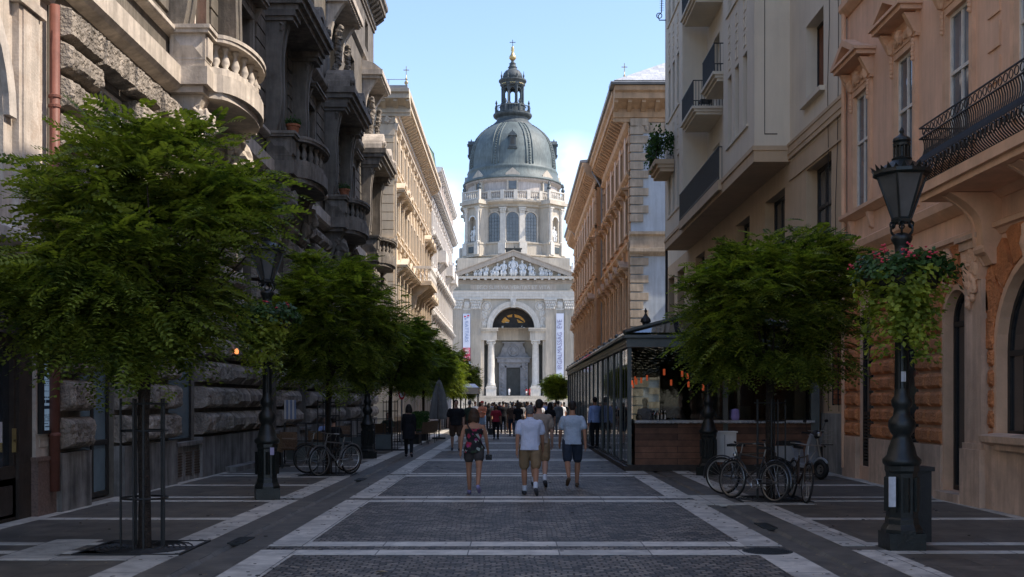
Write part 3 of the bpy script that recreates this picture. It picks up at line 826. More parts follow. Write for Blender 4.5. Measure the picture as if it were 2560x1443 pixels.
# menu board
mb = thing('menu_board', 'lit bluish menu board in a black case on the pier beside the wooden shopfront', 'menu board', (-7.2, 16.7, 1.3))
g = G(F).box(16.4, 17.0, .07, .15, 1.25, 1.30).box(16.4, 17.0, .07, .15, 2.52, 2.6).box(16.4, 16.46, .07, .15, 1.3, 2.52).box(16.94, 17.0, .07, .15, 1.3, 2.52).box(16.4, 17.0, .07, .085, 1.3, 2.52)
build(g, 'case', m_iron, mb)
build(G(F).ext([(.07, 2.6), (.3, 2.68), (.3, 2.72), (.07, 2.74)], 'u', 16.38, 17.02), 'hood', m_iron, mb)
bo = build(G(F).box(16.47, 16.93, .086, .1, 1.3, 2.52), 'panel', emit('lit_menu', (.16, .24, .34), .22), mb)
g = G(F); rn = random.Random(2)
for z, wd, hh in [(2.36, .2, .05), (2.27, .3, .012), (2.22, .26, .012)] + [(2.08 - .03 * i, .24, .01) for i in range(4)] + [(1.9, .34, .01), (1.8, .3, .02), (1.72, .36, .05), (1.63, .36, .05)] + [(1.53 - .03 * i, .26, .01) for i in range(4)] + [(1.4, .34, .01), (1.35, .2, .015)]:
    n = int(wd / .022)
    for k in range(n):
        if rn.random() < .82: g.box(16.7 - wd / 2 + k * .022, 16.7 - wd / 2 + k * .022 + .016, .1, .103, z, z + hh)
build(g, 'menu_lines', M('print_blue', (.03, .05, .08), bump=0), mb)
# drainpipe
m_pipe = M('red_brown_pipe', (.19, .075, .055), rough=.55, var=.2, scale=4, bump=.08, streak=.25)
dp = thing('drainpipe', 'red brown drainpipe running up between the pale building and the rock-faced facade', 'drainpipe', (-7.1, 16.72, 0))
g = G(); g.tube([(-7.13, 16.78, .35), (-7.13, 16.78, 7.9)], .078, 14)
build(g, 'pipe', m_pipe, dp, smooth=True)
g = G()
for z in (1.2, 3.2, 5.0, 6.3, 6.45): g.lathe(-7.13, 16.78, [(.08, z), (.092, z + .01), (.092, z + .05), (.08, z + .06)], 14)
build(g, 'collar', m_pipe, dp)

# ================= CARVED ROCK-FACED BUILDING =================
m_rock = M('rock_faced_stone', (.34, .295, .245), rough=.95, var=.4, scale=3.2, bump=1, bscale=20, streak=.45, mottle=.5, mcol=(.12, .105, .09), mscale=1.7)
m_st = M('weathered_grey_stone', (.235, .205, .17), rough=.9, var=.28, scale=2.2, bump=.3, streak=.5, mottle=.45, mcol=(.075, .072, .068), mscale=.9)
m_stl = M('pale_ledge_and_sunlit_stone', (.58, .51, .43), rough=.85, var=.22, scale=2.2, bump=.3, streak=.35, mottle=.35, mcol=(.36, .31, .27), mscale=1.5)
m_dk = M('sooty_and_shaded_stucco', (.165, .146, .122), rough=.85, var=.3, scale=1.8, bump=.2, streak=.4)
m_plinth = M('stained_plinth_stone', (.24, .23, .215), rough=.85, var=.4, scale=1.6, bump=.3, streak=.6)
cb = thing('carved_building', 'tall sooty grey building with rock-faced blocks and round stone balconies on the left', 'building', (-7.3, 36, 0))
U0, U1 = 16.95, 56.3
gops = [(18.95, .75), (23.75, .9), (32.2, 1.0), (36.9, 1.0), (41.5, 1.0), (46.2, 1.0), (51, 1.0)]
mops = [(19.45, .95), (25.4, .8), (29.2, .8), (33.4, .8), (37.9, .8), (42.4, .8), (46.9, .8), (51.4, .8)]
g = G(F)
g.wall(U0, U1, 0, 4.5, -.6, 0, [(a, h, 0.02 if i == 0 else .85, 3.9, False) for i, (a, h) in enumerate(gops)])
g.wall(U0, U1, 4.5, 8.05, -.6, 0, [(a, h, 5.0, 7.4, False) for a, h in mops])
g.box(U0, U1, -9, -.62, 0.02, 24)
build(g, 'lower_wall', m_dk, cb)
g = G(F); rn = random.Random(8)
def seg(ops, a, b):
    out = []; u = a
    for c, h in sorted(ops):
        if c - h > u + .15: out.append((u, c - h))
        u = max(u, c + h)
    if b - u > .15: out.append((u, b))
    return out
for k in range(11):
    v0 = .99 + .6 * k; v1 = v0 + .5
    ops = [o for o in gops] if v1 < 4.0 else ([] if v1 < 5 else [o for o in mops])
    if k == 10: v1 = v0 + .45
    for a, b_ in seg(ops, U0 + .03, U1):
        n = max(1, round((b_ - a) / 1.25)); o = .5 * (k % 2) / n
        cuts = [a] + [a + (b_ - a) * (i + (.18 if k % 2 else -.18)) / n for i in range(1, n)] + [b_]
        for i in range(n):
            c0, c1 = cuts[i] + .03, cuts[i + 1] - .03
            g.rock(c0, c1, v0, v1, .02, .3, .07 if c0 < 30 else .06, .05 if c0 < 27 else .13 if c0 < 40 else .3, k * 7 + i + rn.random(), .075)
for i in range(26):
    a = U0 + .05 + (U1 - U0 - .1) * i / 26; b_ = a + (U1 - U0) / 26 - .05
    g.rock(a, b_, 7.5, 8.0, .02, .3, .07, .05 if a < 27 else .17 if a < 40 else .3, i * 3.1)
build(g, 'rock_blocks', m_rock, cb)
g = G(F)
for a, b_ in seg(gops, U0, U1):
    g.box(a + .02, b_ - .02, .0, .2, 0, .93)
for a, h in gops[1:]: g.box(a - h, a + h, 0, .12, 0, .8).box(a - h - .1, a + h + .1, 0, .2, .78, .86)
g.box(26.6, 29.2, .2, .5, 0, .13)
build(g, 'plinth', m_plinth, cb)
g = G(F)
for a in (22.95, 23.65, 24.3):
    for k in range(9): g.box(a, a + .42, .12, .135, .12 + k * .06, .15 + k * .06)
build(g, 'cellar_grille', m_bframe, cb)
window(cb, F, 18.95, .75, .05, 3.9, -.08, m_dframe, MATS.get('bluish_shop_glass') or M('bluish_shop_glass', (.12, .17, .20), rough=.12, var=.3, scale=.8, bump=0, spec=.8), False, 1, (.25, .8), .09, name='glazed_door')
m_bluepane = M('bluish_shop_glass', (.12, .17, .20), rough=.12, var=.3, scale=.8, bump=0, spec=.8)
window(cb, F, 23.75, .9, .86, 3.9, -.06, m_dframe, m_bluepane, False, 0, (), .06)
for a, h in gops[2:]: window(cb, F, a, h, .86, 3.9, -.3, m_dframe, m_glass, False, 1, (.7,))
for i, (a, h) in enumerate(mops): window(cb, F, a, h, 5.0, 7.4, -.1 if i == 0 else -.22, m_wframe, m_glassb if i == 0 else m_glass, False, 1 if i else 3, (.66,) if i else (), .08)
# string course, wall strip, coping
g = G(F); g.mould(U0, U1, [(.02, 8.28), (.22, 8.34), (.3, 8.42), (.3, 8.8), (.1, 8.84)])
build(g, 'string_course', m_stl, cb)
g = G(F); g.mould(U0, U1, [(.0, 9.46), (.16, 9.5), (.2, 9.54), (.2, 9.62), (.02, 9.68)])
build(g, 'coping', m_stl, cb)
bays = [22.7, 31.6, 41.4, 51.4]; BH = 2.2
ups = []
for b0 in bays: ups += [(b0 + BH, .75)]
mids = [19.4, 29.25, 38.6, 48.5]
g = G(F)
g.wall(U0, U1, 8.05, 13.6, -.6, 0, [(u, h, 9.7, 12.5, False) for u, h in ups] + [(u, .62, 9.9, 12.3, False) for u in mids])
g.wall(U0, U1, 13.6, 18.6, -.6, 0, [(u, .62, 14.7, 17.2, False) for u, h in ups] + [(u, .62, 14.7, 17.2, False) for u in mids])
g.wall(U0, U1, 18.6, 24.2, -.6, 0, [(u, .55, 19.2, 20.6, False) for u, h in ups] + [(u, .55, 19.2, 20.6, False) for u in mids])
for v in [9.95 + .42 * i for i in range(8)]:
    for a, b_ in seg(ups + [(m_, .95) for m_ in mids], U0, U1): g.box(a + .25, b_ - .25, 0, .05, v, v + .36)
build(g, 'upper_wall', m_dk, cb)
g = G(F); g.mould(U0, U1, [(.03, 13.45), (.2, 13.6), (.25, 13.66), (.25, 13.82), (.03, 13.88)]); g.mould(U0, U1, [(.03, 18.3), (.15, 18.4), (.15, 18.6)])
build(g, 'upper_string_course', m_st, cb)
cornice(cb, F, U0, U1, 20.9, 22.2, .75, m_st, .6)
g = G(F); g.box(U0, U1, -.5, .25, 22.25, 24)
build(g, 'parapet', m_st, cb)
m_blind = M('orange_blind', (.50, .13, .07), rough=.7, var=.15, scale=3, bump=0)
for i, (u, h) in enumerate(ups):
    window(cb, F, u, h, 9.7, 12.5, -.25, m_wframe if i == 0 else m_dframe, m_blind if i == 0 else m_glass, False, 1, (.7,))
    window(cb, F, u, .62, 14.7, 17.2, -.2, m_dframe)
    window(cb, F, u, .55, 19.2, 20.6, -.2, m_dframe)
for u in mids:
    window(cb, F, u, .62, 9.9, 12.3, -.22, m_dframe); window(cb, F, u, .62, 14.7, 17.2, -.2, m_dframe); window(cb, F, u, .55, 19.2, 20.6, -.2, m_dframe)
    surround(cb, F, u, .62, 9.9, 12.3, m_st, 'flat', wd=.2, pr=.1, hp=.4)
    surround(cb, F, u, .62, 14.7, 17.2, m_st, None, wd=.15, pr=.06)
def bulge(b0, inset=0, wall=0):
    """plan of a balcony: straight ends, bowed middle"""
    e = .55; p = [(b0 + inset, wall), (b0 + inset, .86 - inset), (b0 + e, .86 - inset)]
    c = b0 + BH; hw = BH - e
    for k in range(0, 15):
        a = PI - PI * k / 14
        p.append((c + (hw - .06 - inset * .3) * math.cos(a), .9 + (.52 - inset) * math.sin(a)))
    p += [(b0 + 2 * BH - e, .86 - inset), (b0 + 2 * BH - inset, .86 - inset), (b0 + 2 * BH - inset, wall)]
    return p
for bi, b0 in enumerate(bays):
    c = b0 + BH
    mm_ = m_stl if bi == 0 else m_st  # sunlit balcony gets a paler stone, those in shade a grey one
    g = G(F); g.ext(bulge(b0, .12), 'v', 8.28, 8.42); g.ext(bulge(b0, 0), 'v', 8.42, 8.8)
    bal = build(g, 'balcony', mm_, cb)
    g = G(F)
    g.ext(bulge(b0, .07), 'v', 8.8, 8.95)
    for s_ in (0, 1):
        a = b0 + .06 if s_ == 0 else b0 + 2 * BH - .56
        g.box(a, a + .5, .05, .8, 8.95, 9.5)
        # diamond-cut panel on the side facing along the street and on the front
        uu = a if s_ == 0 else a + .5; sg = -1 if s_ == 0 else 1
        g.add([(uu, .12, 9.0), (uu, .74, 9.0), (uu, .74, 9.45), (uu, .12, 9.45), (uu + sg * .07, .3, 9.225), (uu + sg * .07, .56, 9.225)], [(0, 1, 5, 4), (1, 2, 5), (2, 3, 4, 5), (3, 0, 4)])
        g.box(a + .06, a + .44, .8, .84, 9.02, 9.44)
    build(g, 'pedestals', mm_, bal)
    g = G(F)
    for k in range(9):
        a = PI - PI * (k + .5) / 9
        baluster(g, c + (BH - .8) * math.cos(a), .72 + .52 * math.sin(a), 8.95, 9.5, .1)
    build(g, 'balusters', mm_, bal, smooth=True)
    g = G(F); g.ext(bulge(b0, -.03), 'v', 9.5, 9.58); g.ext(bulge(b0, -.07), 'v', 9.58, 9.66)
    build(g, 'handrail', mm_, bal)
    # carved lion consoles
    for u in (b0 + .55, b0 + 2 * BH - .55):
        g = G(F)
        g.ext([(0, 6.9), (.2, 7.0), (.34, 7.4), (.42, 7.7), (.62, 8.1), (.7, 8.28), (0, 8.28)], 'u', u - .24, u + .24)
        g.blob((u, .62, 7.72), (.24, .26, .34), .5, 12, 8, u, 5).blob((u, .75, 7.55), (.15, .18, .13), .4, 8, 6, u + 3, 6)
        for s_ in (-1, 1): g.blob((u + s_ * .19, .52, 7.95), (.12, .14, .16), .6, 8, 6, u + s_, 7).blob((u + s_ * .16, .5, 7.35), (.1, .16, .25), .6, 8, 6, u + s_ + 9, 7)
        build(g, 'lion_console', m_stl if bi == 0 else m_st, cb)  # consoles of the sunlit bay are coloured paler too
    # tall S brackets and the hood they carry
    for u in (b0 + .3, b0 + 2 * BH - .3):
        pr = [(0, 9.68)]
        for k in range(13):
            q = k / 12; pr.append((.30 + .16 * math.sin(q * 2 * PI * .75 + .4) * (1 - .5 * q) + .42 * q ** 1.6, 9.68 + 3.2 * q))
        pr.append((0, 12.88))
        g = G(F); g.ext(pr, 'u', u - .3, u + .3)
        g.ext([(p[0] + .04 if 0 < i < len(pr) - 1 else p[0], p[1]) for i, p in enumerate(pr)], 'u', u - .06, u + .06)
        g.box(u - .36, u + .36, 0, .86, 12.88, 13.0).box(u - .42, u + .42, 0, .93, 13.0, 13.18)
        for s_ in (-1, 1): g.tube([(u + s_ * .31, .5, 12.6), (u + s_ * .33, .56, 12.75), (u + s_ * .31, .48, 12.82)], .05, 6)
        build(g, 'tall_bracket', m_st if bi in (0, 3) else m_dk, cb)  # shade on the two middle bays painted in with darker brackets
    g = G(F)
    g.box(b0 - .1, b0 + 2 * BH + .1, 0, 1.02, 13.18, 13.34).box(b0 - .2, b0 + 2 * BH + .2, 0, 1.15, 13.34, 13.52).box(b0 - .28, b0 + 2 * BH + .28, 0, 1.25, 13.52, 13.75)
    hood = build(g, 'hood', m_st, cb)
    g = G(F)
    for s_ in (-1, 1):
        g.archband(c + s_ * 1.55, 13.75, .55, .85, .1, 1.05, 12, 0, PI)
        g.tube([(c + s_ * 2.15, .1, 14.0), (c + s_ * 2.15, 1.12, 14.0)], .2, 12)
        g.tube([(c + s_ * 2.15, 1.05, 14.0), (c + s_ * 2.15, 1.22, 14.0)], .12, 10)
        g.box(c + s_ * 1.55 - .6, c + s_ * 1.55 + .6, 0, .8, 13.75, 14.1)
    build(g, 'scroll_pediment', m_stl if bi == 3 else m_st, hood)  # sunlight on the last bay put in as paler stone
    # festoons and upper hood
    g = G(F); rn = random.Random(bi)
    for s_ in (-1, 1):
        for k in range(16):
            q = k / 15
            g.blob((c + s_ * (1.15 + .05 * math.sin(k)), .28 + .1 * rn.random() + .12 * q, 14.5 + 1.9 * q), (.13 + .05 * math.sin(q * PI), .14, .13), .5, 7, 5, k + bi * 20, 8)
    build(g, 'fruit_festoon', m_st, cb)
    g = G(F)
    for s_ in (-1, 1):
        pr = [(0, 15.8), (.16, 15.9), (.2, 16.3), (.3, 16.7), (.55, 17.1), (.72, 17.3), (0, 17.3)]
        g.ext(pr, 'u', c + s_ * 1.35 - .16, c + s_ * 1.35 + .16)
    g.box(c - 1.65, c + 1.65, 0, .85, 17.3, 17.45).box(c - 1.75, c + 1.75, 0, 1.0, 17.45, 17.7)
    g.ext([(0, 17.7), (.95, 17.72), (.6, 18.0), (0, 18.2)], 'u', c - 1.7, c + 1.7)
    for k in range(14): g.box(c - 1.6 + k * .235, c - 1.49 + k * .235, .85, .93, 17.33, 17.44)
    build(g, 'upper_hood', m_stl if bi > 1 else m_st, cb)
# flowerpots on the balconies
m_terra = M('terracotta', (.30, .11, .055), rough=.8, var=.25, scale=8)
for i, (y, wv, l_) in enumerate([(33.5, .35, 'terracotta pot of dry flowers on the second carved balcony'), (43.2, .35, 'terracotta pot of flowers on the third carved balcony')]):
    t = thing('flowerpot', l_, 'flowerpot', (-7.3 + wv, y, 9.66))

    u = bays[i + 1] + .62
    x = -7.3 + .72
    t.location = (x, u, 9.66)
    g = G(); g.lathe(x, u, [(.14, 9.66), (.19, 9.92), (.22, 9.93), (.22, 9.99), (.18, 9.99)], 14)
    build(g, 'pot', m_terra, t, smooth=False)
    g = G(); rn = random.Random(i)
    for k in range(200):
        p = Vector((x + rn.uniform(-.2, .2), u + rn.uniform(-.2, .2), 9.98 + abs(rn.gauss(0, .09)))); a = rn.uniform(0, 6.3); q = .04
        g.add([tuple(p), tuple(p + Vector((math.cos(a), math.sin(a), .5)) * q), tuple(p + Vector((0, 0, q * 1.4))), tuple(p + Vector((-math.sin(a), math.cos(a), .3)) * q)], [(0, 1, 2, 3)])
    build(g, 'plant', m_dleaf, t, recalc=False)
# wall lamp on the rock face
wl = thing('wall_lamp', 'small glowing orange lamp on the rock-faced blocks of the left facade', 'wall lamp', (-6.95, 26.9, 3))
g = G(); g.tube([(-7.3, 26.9, 2.85), (-6.95, 26.9, 2.9)], .03, 6); g.lathe(-6.9, 26.9, [(.03, 2.86), (.05, 2.88), (.05, 2.92)], 8)
build(g, 'arm', m_iron, wl)
build(G().sph((-6.9, 26.9, 2.98), (.055, .055, .085), 12, 8), 'bulb', emit('warm_bulb', (1, .33, .1), .6), wl, smooth=True)
# ================= PALACES =================
def palace(th, F, u0, u1, rows, wallm, trim, step, us=None, depth=12, wmat=None, skip=()):
    """rows: (v0, v1, dict|None)"""
    n = max(1, round((u1 - u0) / step)); us = us or [u0 + (u1 - u0) * (i + .5) / n for i in range(n)]
    g = G(F)
    for v0, v1, r in rows:
        g.wall(u0, u1, v0, v1, -.4, 0, [(u, r['h'], r['b'], r['t'], r.get('arch', False)) for u in us] if r else ())
    g.box(u0, u1, -depth, -.42, .02, rows[-1][1])
    build(g, 'wall', wallm, th)
    for v0, v1, r in rows:
        if not r: continue
        for i, u in enumerate(us):
            window(th, F, u, r['h'], r['b'], r['t'], -.22, wmat or m_dframe, r.get('glass', m_glass), r.get('arch', False), 1, (.66,), .06)
            if r.get('sur', True): surround(th, F, u, r['h'], r['b'], r['t'], r.get('trim', trim), r.get('hood')(i, len(us)) if callable(r.get('hood')) else r.get('hood'), r.get('arch', False), wd=r.get('wd', .16), pr=r.get('pr', .08), hp=r.get('hp', .42))
        if r.get('pil'):
            g = G(F); s_ = (us[1] - us[0]) / 2 if len(us) > 1 else step / 2
            for u in [us[0] - s_ * .98] + [q + s_ for q in us[:-1]] + [us[-1] + s_ * .98]:
                a = max(u0 + .02, u - .16); b_ = min(u1 - .02, u + .16)
                g.box(a, b_, 0, .14, v0 + .12, v1 - .3).box(a - .04, b_ + .04, 0, .2, v1 - .42, v1 - .05).box(a - .04, b_ + .04, 0, .2, v0, v0 + .25)
            build(g, 'pilasters', r.get('trim', trim), th)
        g = G(F); g.mould(u0, u1, [(.04, v1 - .22), (.2, v1 - .1), (.24, v1 - .06), (.24, v1 + .04), (.03, v1 + .1)])
        build(g, 'string_course', trim, th)
    return us
def gold_cross(x, y, z, s, label, mat):
    t = thing('roof_finial', label, 'finial', (x, y, z))
    g = G(); g.lathe(x, y, [(.28 * s, z - .3), (.1 * s, z + .1), (.08 * s, z + .5 * s), (.22 * s, z + .7 * s), (.22 * s, z + .85 * s), (.06 * s, z + 1.0 * s), (.14 * s, z + 1.2 * s), (.04 * s, z + 1.4 * s), (.04 * s, z + 1.7 * s)], 10)
    build(g, 'ball', mat, t, smooth=True)
    g = G(); g.box(x - .035 * s, x + .035 * s, y - .03, y + .03, z + 1.7 * s, z + 2.6 * s).box(x - .32 * s, x + .32 * s, y - .03, y + .03, z + 2.15 * s, z + 2.22 * s)
    build(g, 'cross', mat, t)
m_gold = M('gilded_metal', (.5, .38, .18), rough=.4, metal=.8, var=.15, bump=.05)
m_cream = M('cream_yellow_stucco', (.64, .52, .37), rough=.9, var=.1, scale=.8, bump=.1, streak=.14)
m_cream2 = M('cream_trim', (.63, .53, .40), rough=.9, var=.12, scale=1.5, bump=.1, streak=.18)
m_roofg = M('grey_sheet_roof', (.22, .23, .24), rough=.5, var=.2, scale=1.5)
m_copg = M('green_copper', (.15, .22, .17), rough=.7, var=.3, scale=1.2, bump=.1, streak=.35)
F = FL(-7.3)
cp = thing('cream_palace', 'sunlit cream yellow palace on the left with a deep bracketed cornice', 'building', (-7.3, 80, 0))
risal = lambda i, n: 'tri' if i in (0, 1, 2, n - 1, n - 2, n - 3) else 'flat'
rows = [(0, 6.2, dict(h=.75, b=.9, t=4.2, arch=True, wd=.2)), (6.2, 11.6, dict(h=.6, b=7.0, t=9.6, hood=risal, pil=True, hp=.75)),
        (11.6, 15.6, dict(h=.6, b=12.2, t=14.2, hood=lambda i, n: 'seg' if i < 3 or i > n - 4 else None, hp=.6, pil=True)), (15.6, 18.7, dict(h=.55, b=16.2, t=17.9, pil=True))]
palace(cp, F, 66, 94, rows, m_cream, m_cream2, 2.33)
g = G(F); g.box(66, 94, -12, .06, 18.72, 19.15)
for k in range(60): g.blob((66.3 + k * .46, .07, 18.95), (.16, .06, .16), .4, 7, 5, k, 5)
build(g, 'frieze', m_cream2, cp)
cornice(cp, F, 66, 94, 19.15, 20.6, 1.0, m_cream2, .75, ends=.0)
# side wall facing the camera
FS = FF(66, -7.3)
g = G(FS); 
for k in range(34): 
    v = .6 + .53 * k
    if v < 18.2: g.box(-9, -.02, .0, .055, v, v + .48)
build(g, 'side_rustication', m_cream, cp)
g = G(FS); g.mould(-9, .06, [(.05, 15.35), (.24, 15.5), (.28, 15.55), (.28, 15.66), (.03, 15.72)]); g.mould(-9, .06, [(.05, 11.4), (.24, 11.5), (.24, 11.66), (.03, 11.7)])
g.box(-9, .05, 0, .08, 18.0, 18.3)
for k in range(16): g.blob((-.4 - k * .55, .07, 18.95), (.22, .09, .2), .5, 9, 6, k, 6)
build(g, 'side_trim', m_cream2, cp)
cornice(cp, FS, -9, 1.0, 19.15, 20.6, 1.0, m_cream2, .75, name='side_cornice')
surround(cp, FS, -1.9, .5, 12.2, 14.2, m_cream2, 'flat'); window(cp, FS, -1.9, .5, 12.2, 14.2, .03, m_dframe)
surround(cp, FS, -1.9, .5, 7.0, 9.6, m_cream2, 'flat'); window(cp, FS, -1.9, .5, 7.0, 9.6, .03, m_dframe)
g = G(); g.box(-19, -6.4, 65.1, 94, 20.62, 20.8)
g.add([(-19, 66, 20.8), (-7.0, 66, 20.8), (-7.0, 94, 20.8), (-19, 94, 20.8), (-11, 72, 22.6), (-15, 72, 22.6), (-11, 90, 22.6), (-15, 90, 22.6)], [(0, 1, 4, 5), (1, 2, 6, 4), (2, 3, 7, 6), (3, 0, 5, 7), (4, 6, 7, 5), (0, 3, 2, 1)])
build(g, 'roof', m_roofg, cp)
g = G()
for k in range(12): g.tube([(-6.45 - k * 1.1, 65.3, 20.8), (-6.45 - k * 1.1, 65.3, 21.2)], .02, 4)
g.tube([(-6.4, 65.3, 21.2), (-18.6, 65.3, 21.2)], .02, 4)
build(g, 'roof_railing', m_roofg, cp)
gold_cross(-6.6, 66.4, 20.9, .55, 'small gilded cross on the roof corner of the cream palace', m_gold)
# white balustraded balcony
m_whs = M('white_stone', (.66, .64, .60), rough=.85, var=.1, scale=2, bump=.1, streak=.12)
g = G(F); g.box(76.3, 82.0, 0, 1.5, 9.95, 10.25); 
for u in (76.9, 79.1, 81.4): g.ext([(0, 8.2), (.3, 8.4), (.5, 9.2), (1.3, 9.8), (1.3, 9.95), (0, 9.95)], 'u', u - .2, u + .2)
bb = build(g, 'stone_balcony', m_cream2, cp)
g = G(F)
for k in range(20): baluster(g, 76.5 + k * .28, 1.4, 10.25, 11.1, .09, 6)
for k in range(5): baluster(g, 76.42, .15 + .28 * k, 10.25, 11.1, .09, 6)
g.box(76.3, 82, 1.3, 1.5, 11.1, 11.3).box(76.3, 76.52, 0, 1.3, 11.1, 11.3)
build(g, 'balustrade', m_whs, bb)

# white palace beyond
m_whp = M('white_pink_stucco', (.66, .58, .51), rough=.9, var=.1, scale=.8, bump=.1, streak=.12)
wp = thing('white_palace', 'bright white palace beyond the cream one on the left, with a green domed roof', 'building', (-7.3, 110, 0))
F = FL(-7.25)
rows = [(0, 6.0, dict(h=.7, b=.9, t=4.2, arch=True)), (6.0, 9.8, dict(h=.5, b=6.8, t=8.8, hood='flat', pil=True, hp=.5)), (9.8, 13.4, dict(h=.5, b=10.4, t=12.4, hood='seg', pil=True, hp=.5)),
        (13.4, 16.6, dict(h=.5, b=14.0, t=15.8, hood='flat', pil=True, hp=.45)), (16.6, 19.4, dict(h=.5, b=17.1, t=18.6, pil=True))]
palace(wp, F, 94.1, 126, rows, m_whp, m_whs, 2.3)
cornice(wp, F, 94.1, 126, 19.4, 20.2, .8, m_whs, .9)
g = G(F); g.box(100, 126, -9, .05, 20.22, 22.6)
for k in range(9): g.box(101 + k * 2.8, 101.5 + k * 2.8, .05, .3, 20.25, 22.9)
build(g, 'attic', m_whp, wp)
cornice(wp, F, 99.8, 126.2, 22.6, 23.4, .7, m_whs, 1.0, name='attic_cornice')
for a in (101.5, 112.5, 119.5):
    g = G(F); g.box(a, a + 4, 0, .9, 14.8, 15.0).box(a, a + 4, .8, .9, 15.0, 15.9).box(a, a + .1, 0, .8, 15.0, 15.9).ext([(0, 14.0), (.7, 14.7), (.7, 14.8), (0, 14.8)], 'u', a + .3, a + 3.7)
    build(g, 'stone_balcony', m_whs, wp)
g = G(); g.lathe(-10.4, 104, [(3.3, 22.0), (3.3, 22.8), (3.1, 23.0), (3.0, 24.2), (2.6, 25.6), (1.8, 26.8), (.8, 27.4), (.2, 27.6), (.1, 28.4)], 24)
build(g, 'green_dome', m_copg, wp, smooth=True)
g = G()
for s_ in range(8):
    a = s_ * PI / 4; g.tube([(-10.4 + 3.05 * math.cos(a), 104 + 3.05 * math.sin(a), 23), (-10.4 + 2.65 * math.cos(a), 104 + 2.65 * math.sin(a), 25.6), (-10.4 + 1.85 * math.cos(a), 104 + 1.85 * math.sin(a), 26.85)], .1, 5)
build(g, 'dome_ribs', m_copg, wp)
g = G(F); g.box(94.1, 99.8, -9, .3, 20.2, 20.5)
build(g, 'roof', m_roofg, wp)

# ---------- right palace ----------
m_or = M('ochre_orange_stucco', (.50, .27, .13), rough=.9, var=.14, scale=1.0, bump=.12, streak=.25)
m_ort = M('ochre_stone_trim', (.54, .36, .22), rough=.9, var=.16, scale=1.5, bump=.12, streak=.22)
m_crp = M('pale_window_bay', (.66, .50, .38), rough=.9, var=.1, scale=1.0, bump=.1, streak=.15)
m_gbl = M('grey_blue_stucco', (.50, .56, .62), rough=.9, var=.1, scale=.9, bump=.1, streak=.2, mottle=.3, mcol=(.42, .45, .48), mscale=.5)
m_quo = M('sandstone_quoin', (.50, .41, .31), rough=.9, var=.2, scale=1.8, bump=.2, streak=.3)
m_soff = M('brown_eave_wood', (.12, .075, .045), rough=.85, var=.25, scale=3)
op = thing('ochre_palace', 'long ochre palace on the right with sandstone quoins, deep eaves and a pale slate roof', 'building', (7, 95, 0))
def opal(F, u0, u1, step):
    rows = [(0, 5.0, dict(h=.75, b=.9, t=3.9, arch=True, wd=.2)), (5.0, 11.2, dict(h=.65, b=6.2, t=9.3, hood='tri', pil=True, hp=.55)),
            (11.2, 15.4, dict(h=.62, b=11.9, t=14.1, hood='flat', hp=.5, trim=m_ort)), (15.4, 18.4, dict(h=.62, b=15.7, t=17.6, hood=None))]
    us = palace(op, F, u0, u1, rows, m_or, m_ort, step)
    g = G(F)
    for i in range(len(us) - 1):
        m_ = (us[i] + us[i + 1]) / 2; g.box(m_ - .42, m_ + .42, 0, .05, 12.0, 18.2)
    build(g, 'pale_panels', m_crp, op)
    cornice(op, F, u0, u1, 18.4, 20.3, 1.1, m_ort, .8)
    g = G(F); g.ext([(0, 20.33), (1.25, 20.33), (1.3, 20.45), (1.25, 20.5), (0, 20.62)], 'u', u0, u1)
    build(g, 'eave_gutter', m_roofg, op)
    g = G(F)
    for s_ in (0, 1):
        for k in range(35):
            v = .5 + .52 * k; wd = .55 if k % 2 else .4
            if s_ == 0: g.box(u0, u0 + wd, 0, .1, v, v + .46)
            else: g.box(u1 - wd, u1, 0, .1, v, v + .46)
    build(g, 'quoins', m_ort, op)
opal(FR(7.0), 64.5, 84, 3.2)
opal(FR(6.45), 84.02, 111, 3.2)
opal(FR(7.0), 111.02, 123, 3.1)
FS = FF(64.5, 7.0)
g = G(FS)
g.wall(0, 14, 0, 18.38, 0, .02, [])
build(g, 'side_wall', m_gbl, op)
g = G(FS)
for k in range(35):
    v = .5 + .52 * k
    if 11.0 < v < 12.1: continue
    g.box(-.05, 1.04 if k % 2 == 0 else .73, .02, .14, v, v + .43)
g.box(-.02, 14, .02, .05, .02, .48)
for k in range(11):
    for q in range(9): g.box(1.08 + q * 1.25 + .6 * (k % 2), 1.08 + q * 1.25 + .6 * (k % 2) + 1.2, .02, .1, .5 + .42 * k, .5 + .42 * k + .37)
build(g, 'side_quoins', m_quo, op)
g = G(FS); g.mould(-.1, 14, [(.05, 10.4), (.3, 10.6), (.34, 10.65), (.34, 10.85), (.06, 10.9), (.06, 11.6), (.22, 11.7), (.22, 11.85), (.03, 11.9)])
g.box(-.05, 14, .02, .07, 17.75, 18.36)
for k in range(14): g.blob((.5 + k * .9, .09, 18.05), (.26, .07, .24), .5, 9, 6, k, 6).blob((.95 + k * .9, .09, 18.05), (.12, .06, .2), .4, 7, 5, k, 6)
build(g, 'side_trim', m_quo, op)
cornice(op, FS, -1.05, 14, 18.4, 20.3, 1.1, m_ort, .8, name='side_cornice')
g = G(FS); g.ext([(-.3, 20.33), (1.25, 20.33), (1.3, 20.45), (1.25, 20.5), (-.3, 20.62)], 'u', -1.3, 14)
build(g, 'side_gutter', m_roofg, op)
for vb, vt in ((12.6, 14.6), (6.6, 8.9)):
    surround(op, FS, 4.6, .55, vb, vt, m_quo, 'flat', hp=.3); window(op, FS, 4.6, .55, vb, vt, .08, m_dframe)
m_slate = M('pale_slate_tiles', (.40, .42, .44), rough=.55, var=.25, scale=6, bump=.2, bscale=8, extra=slab_extra(.6, .4))
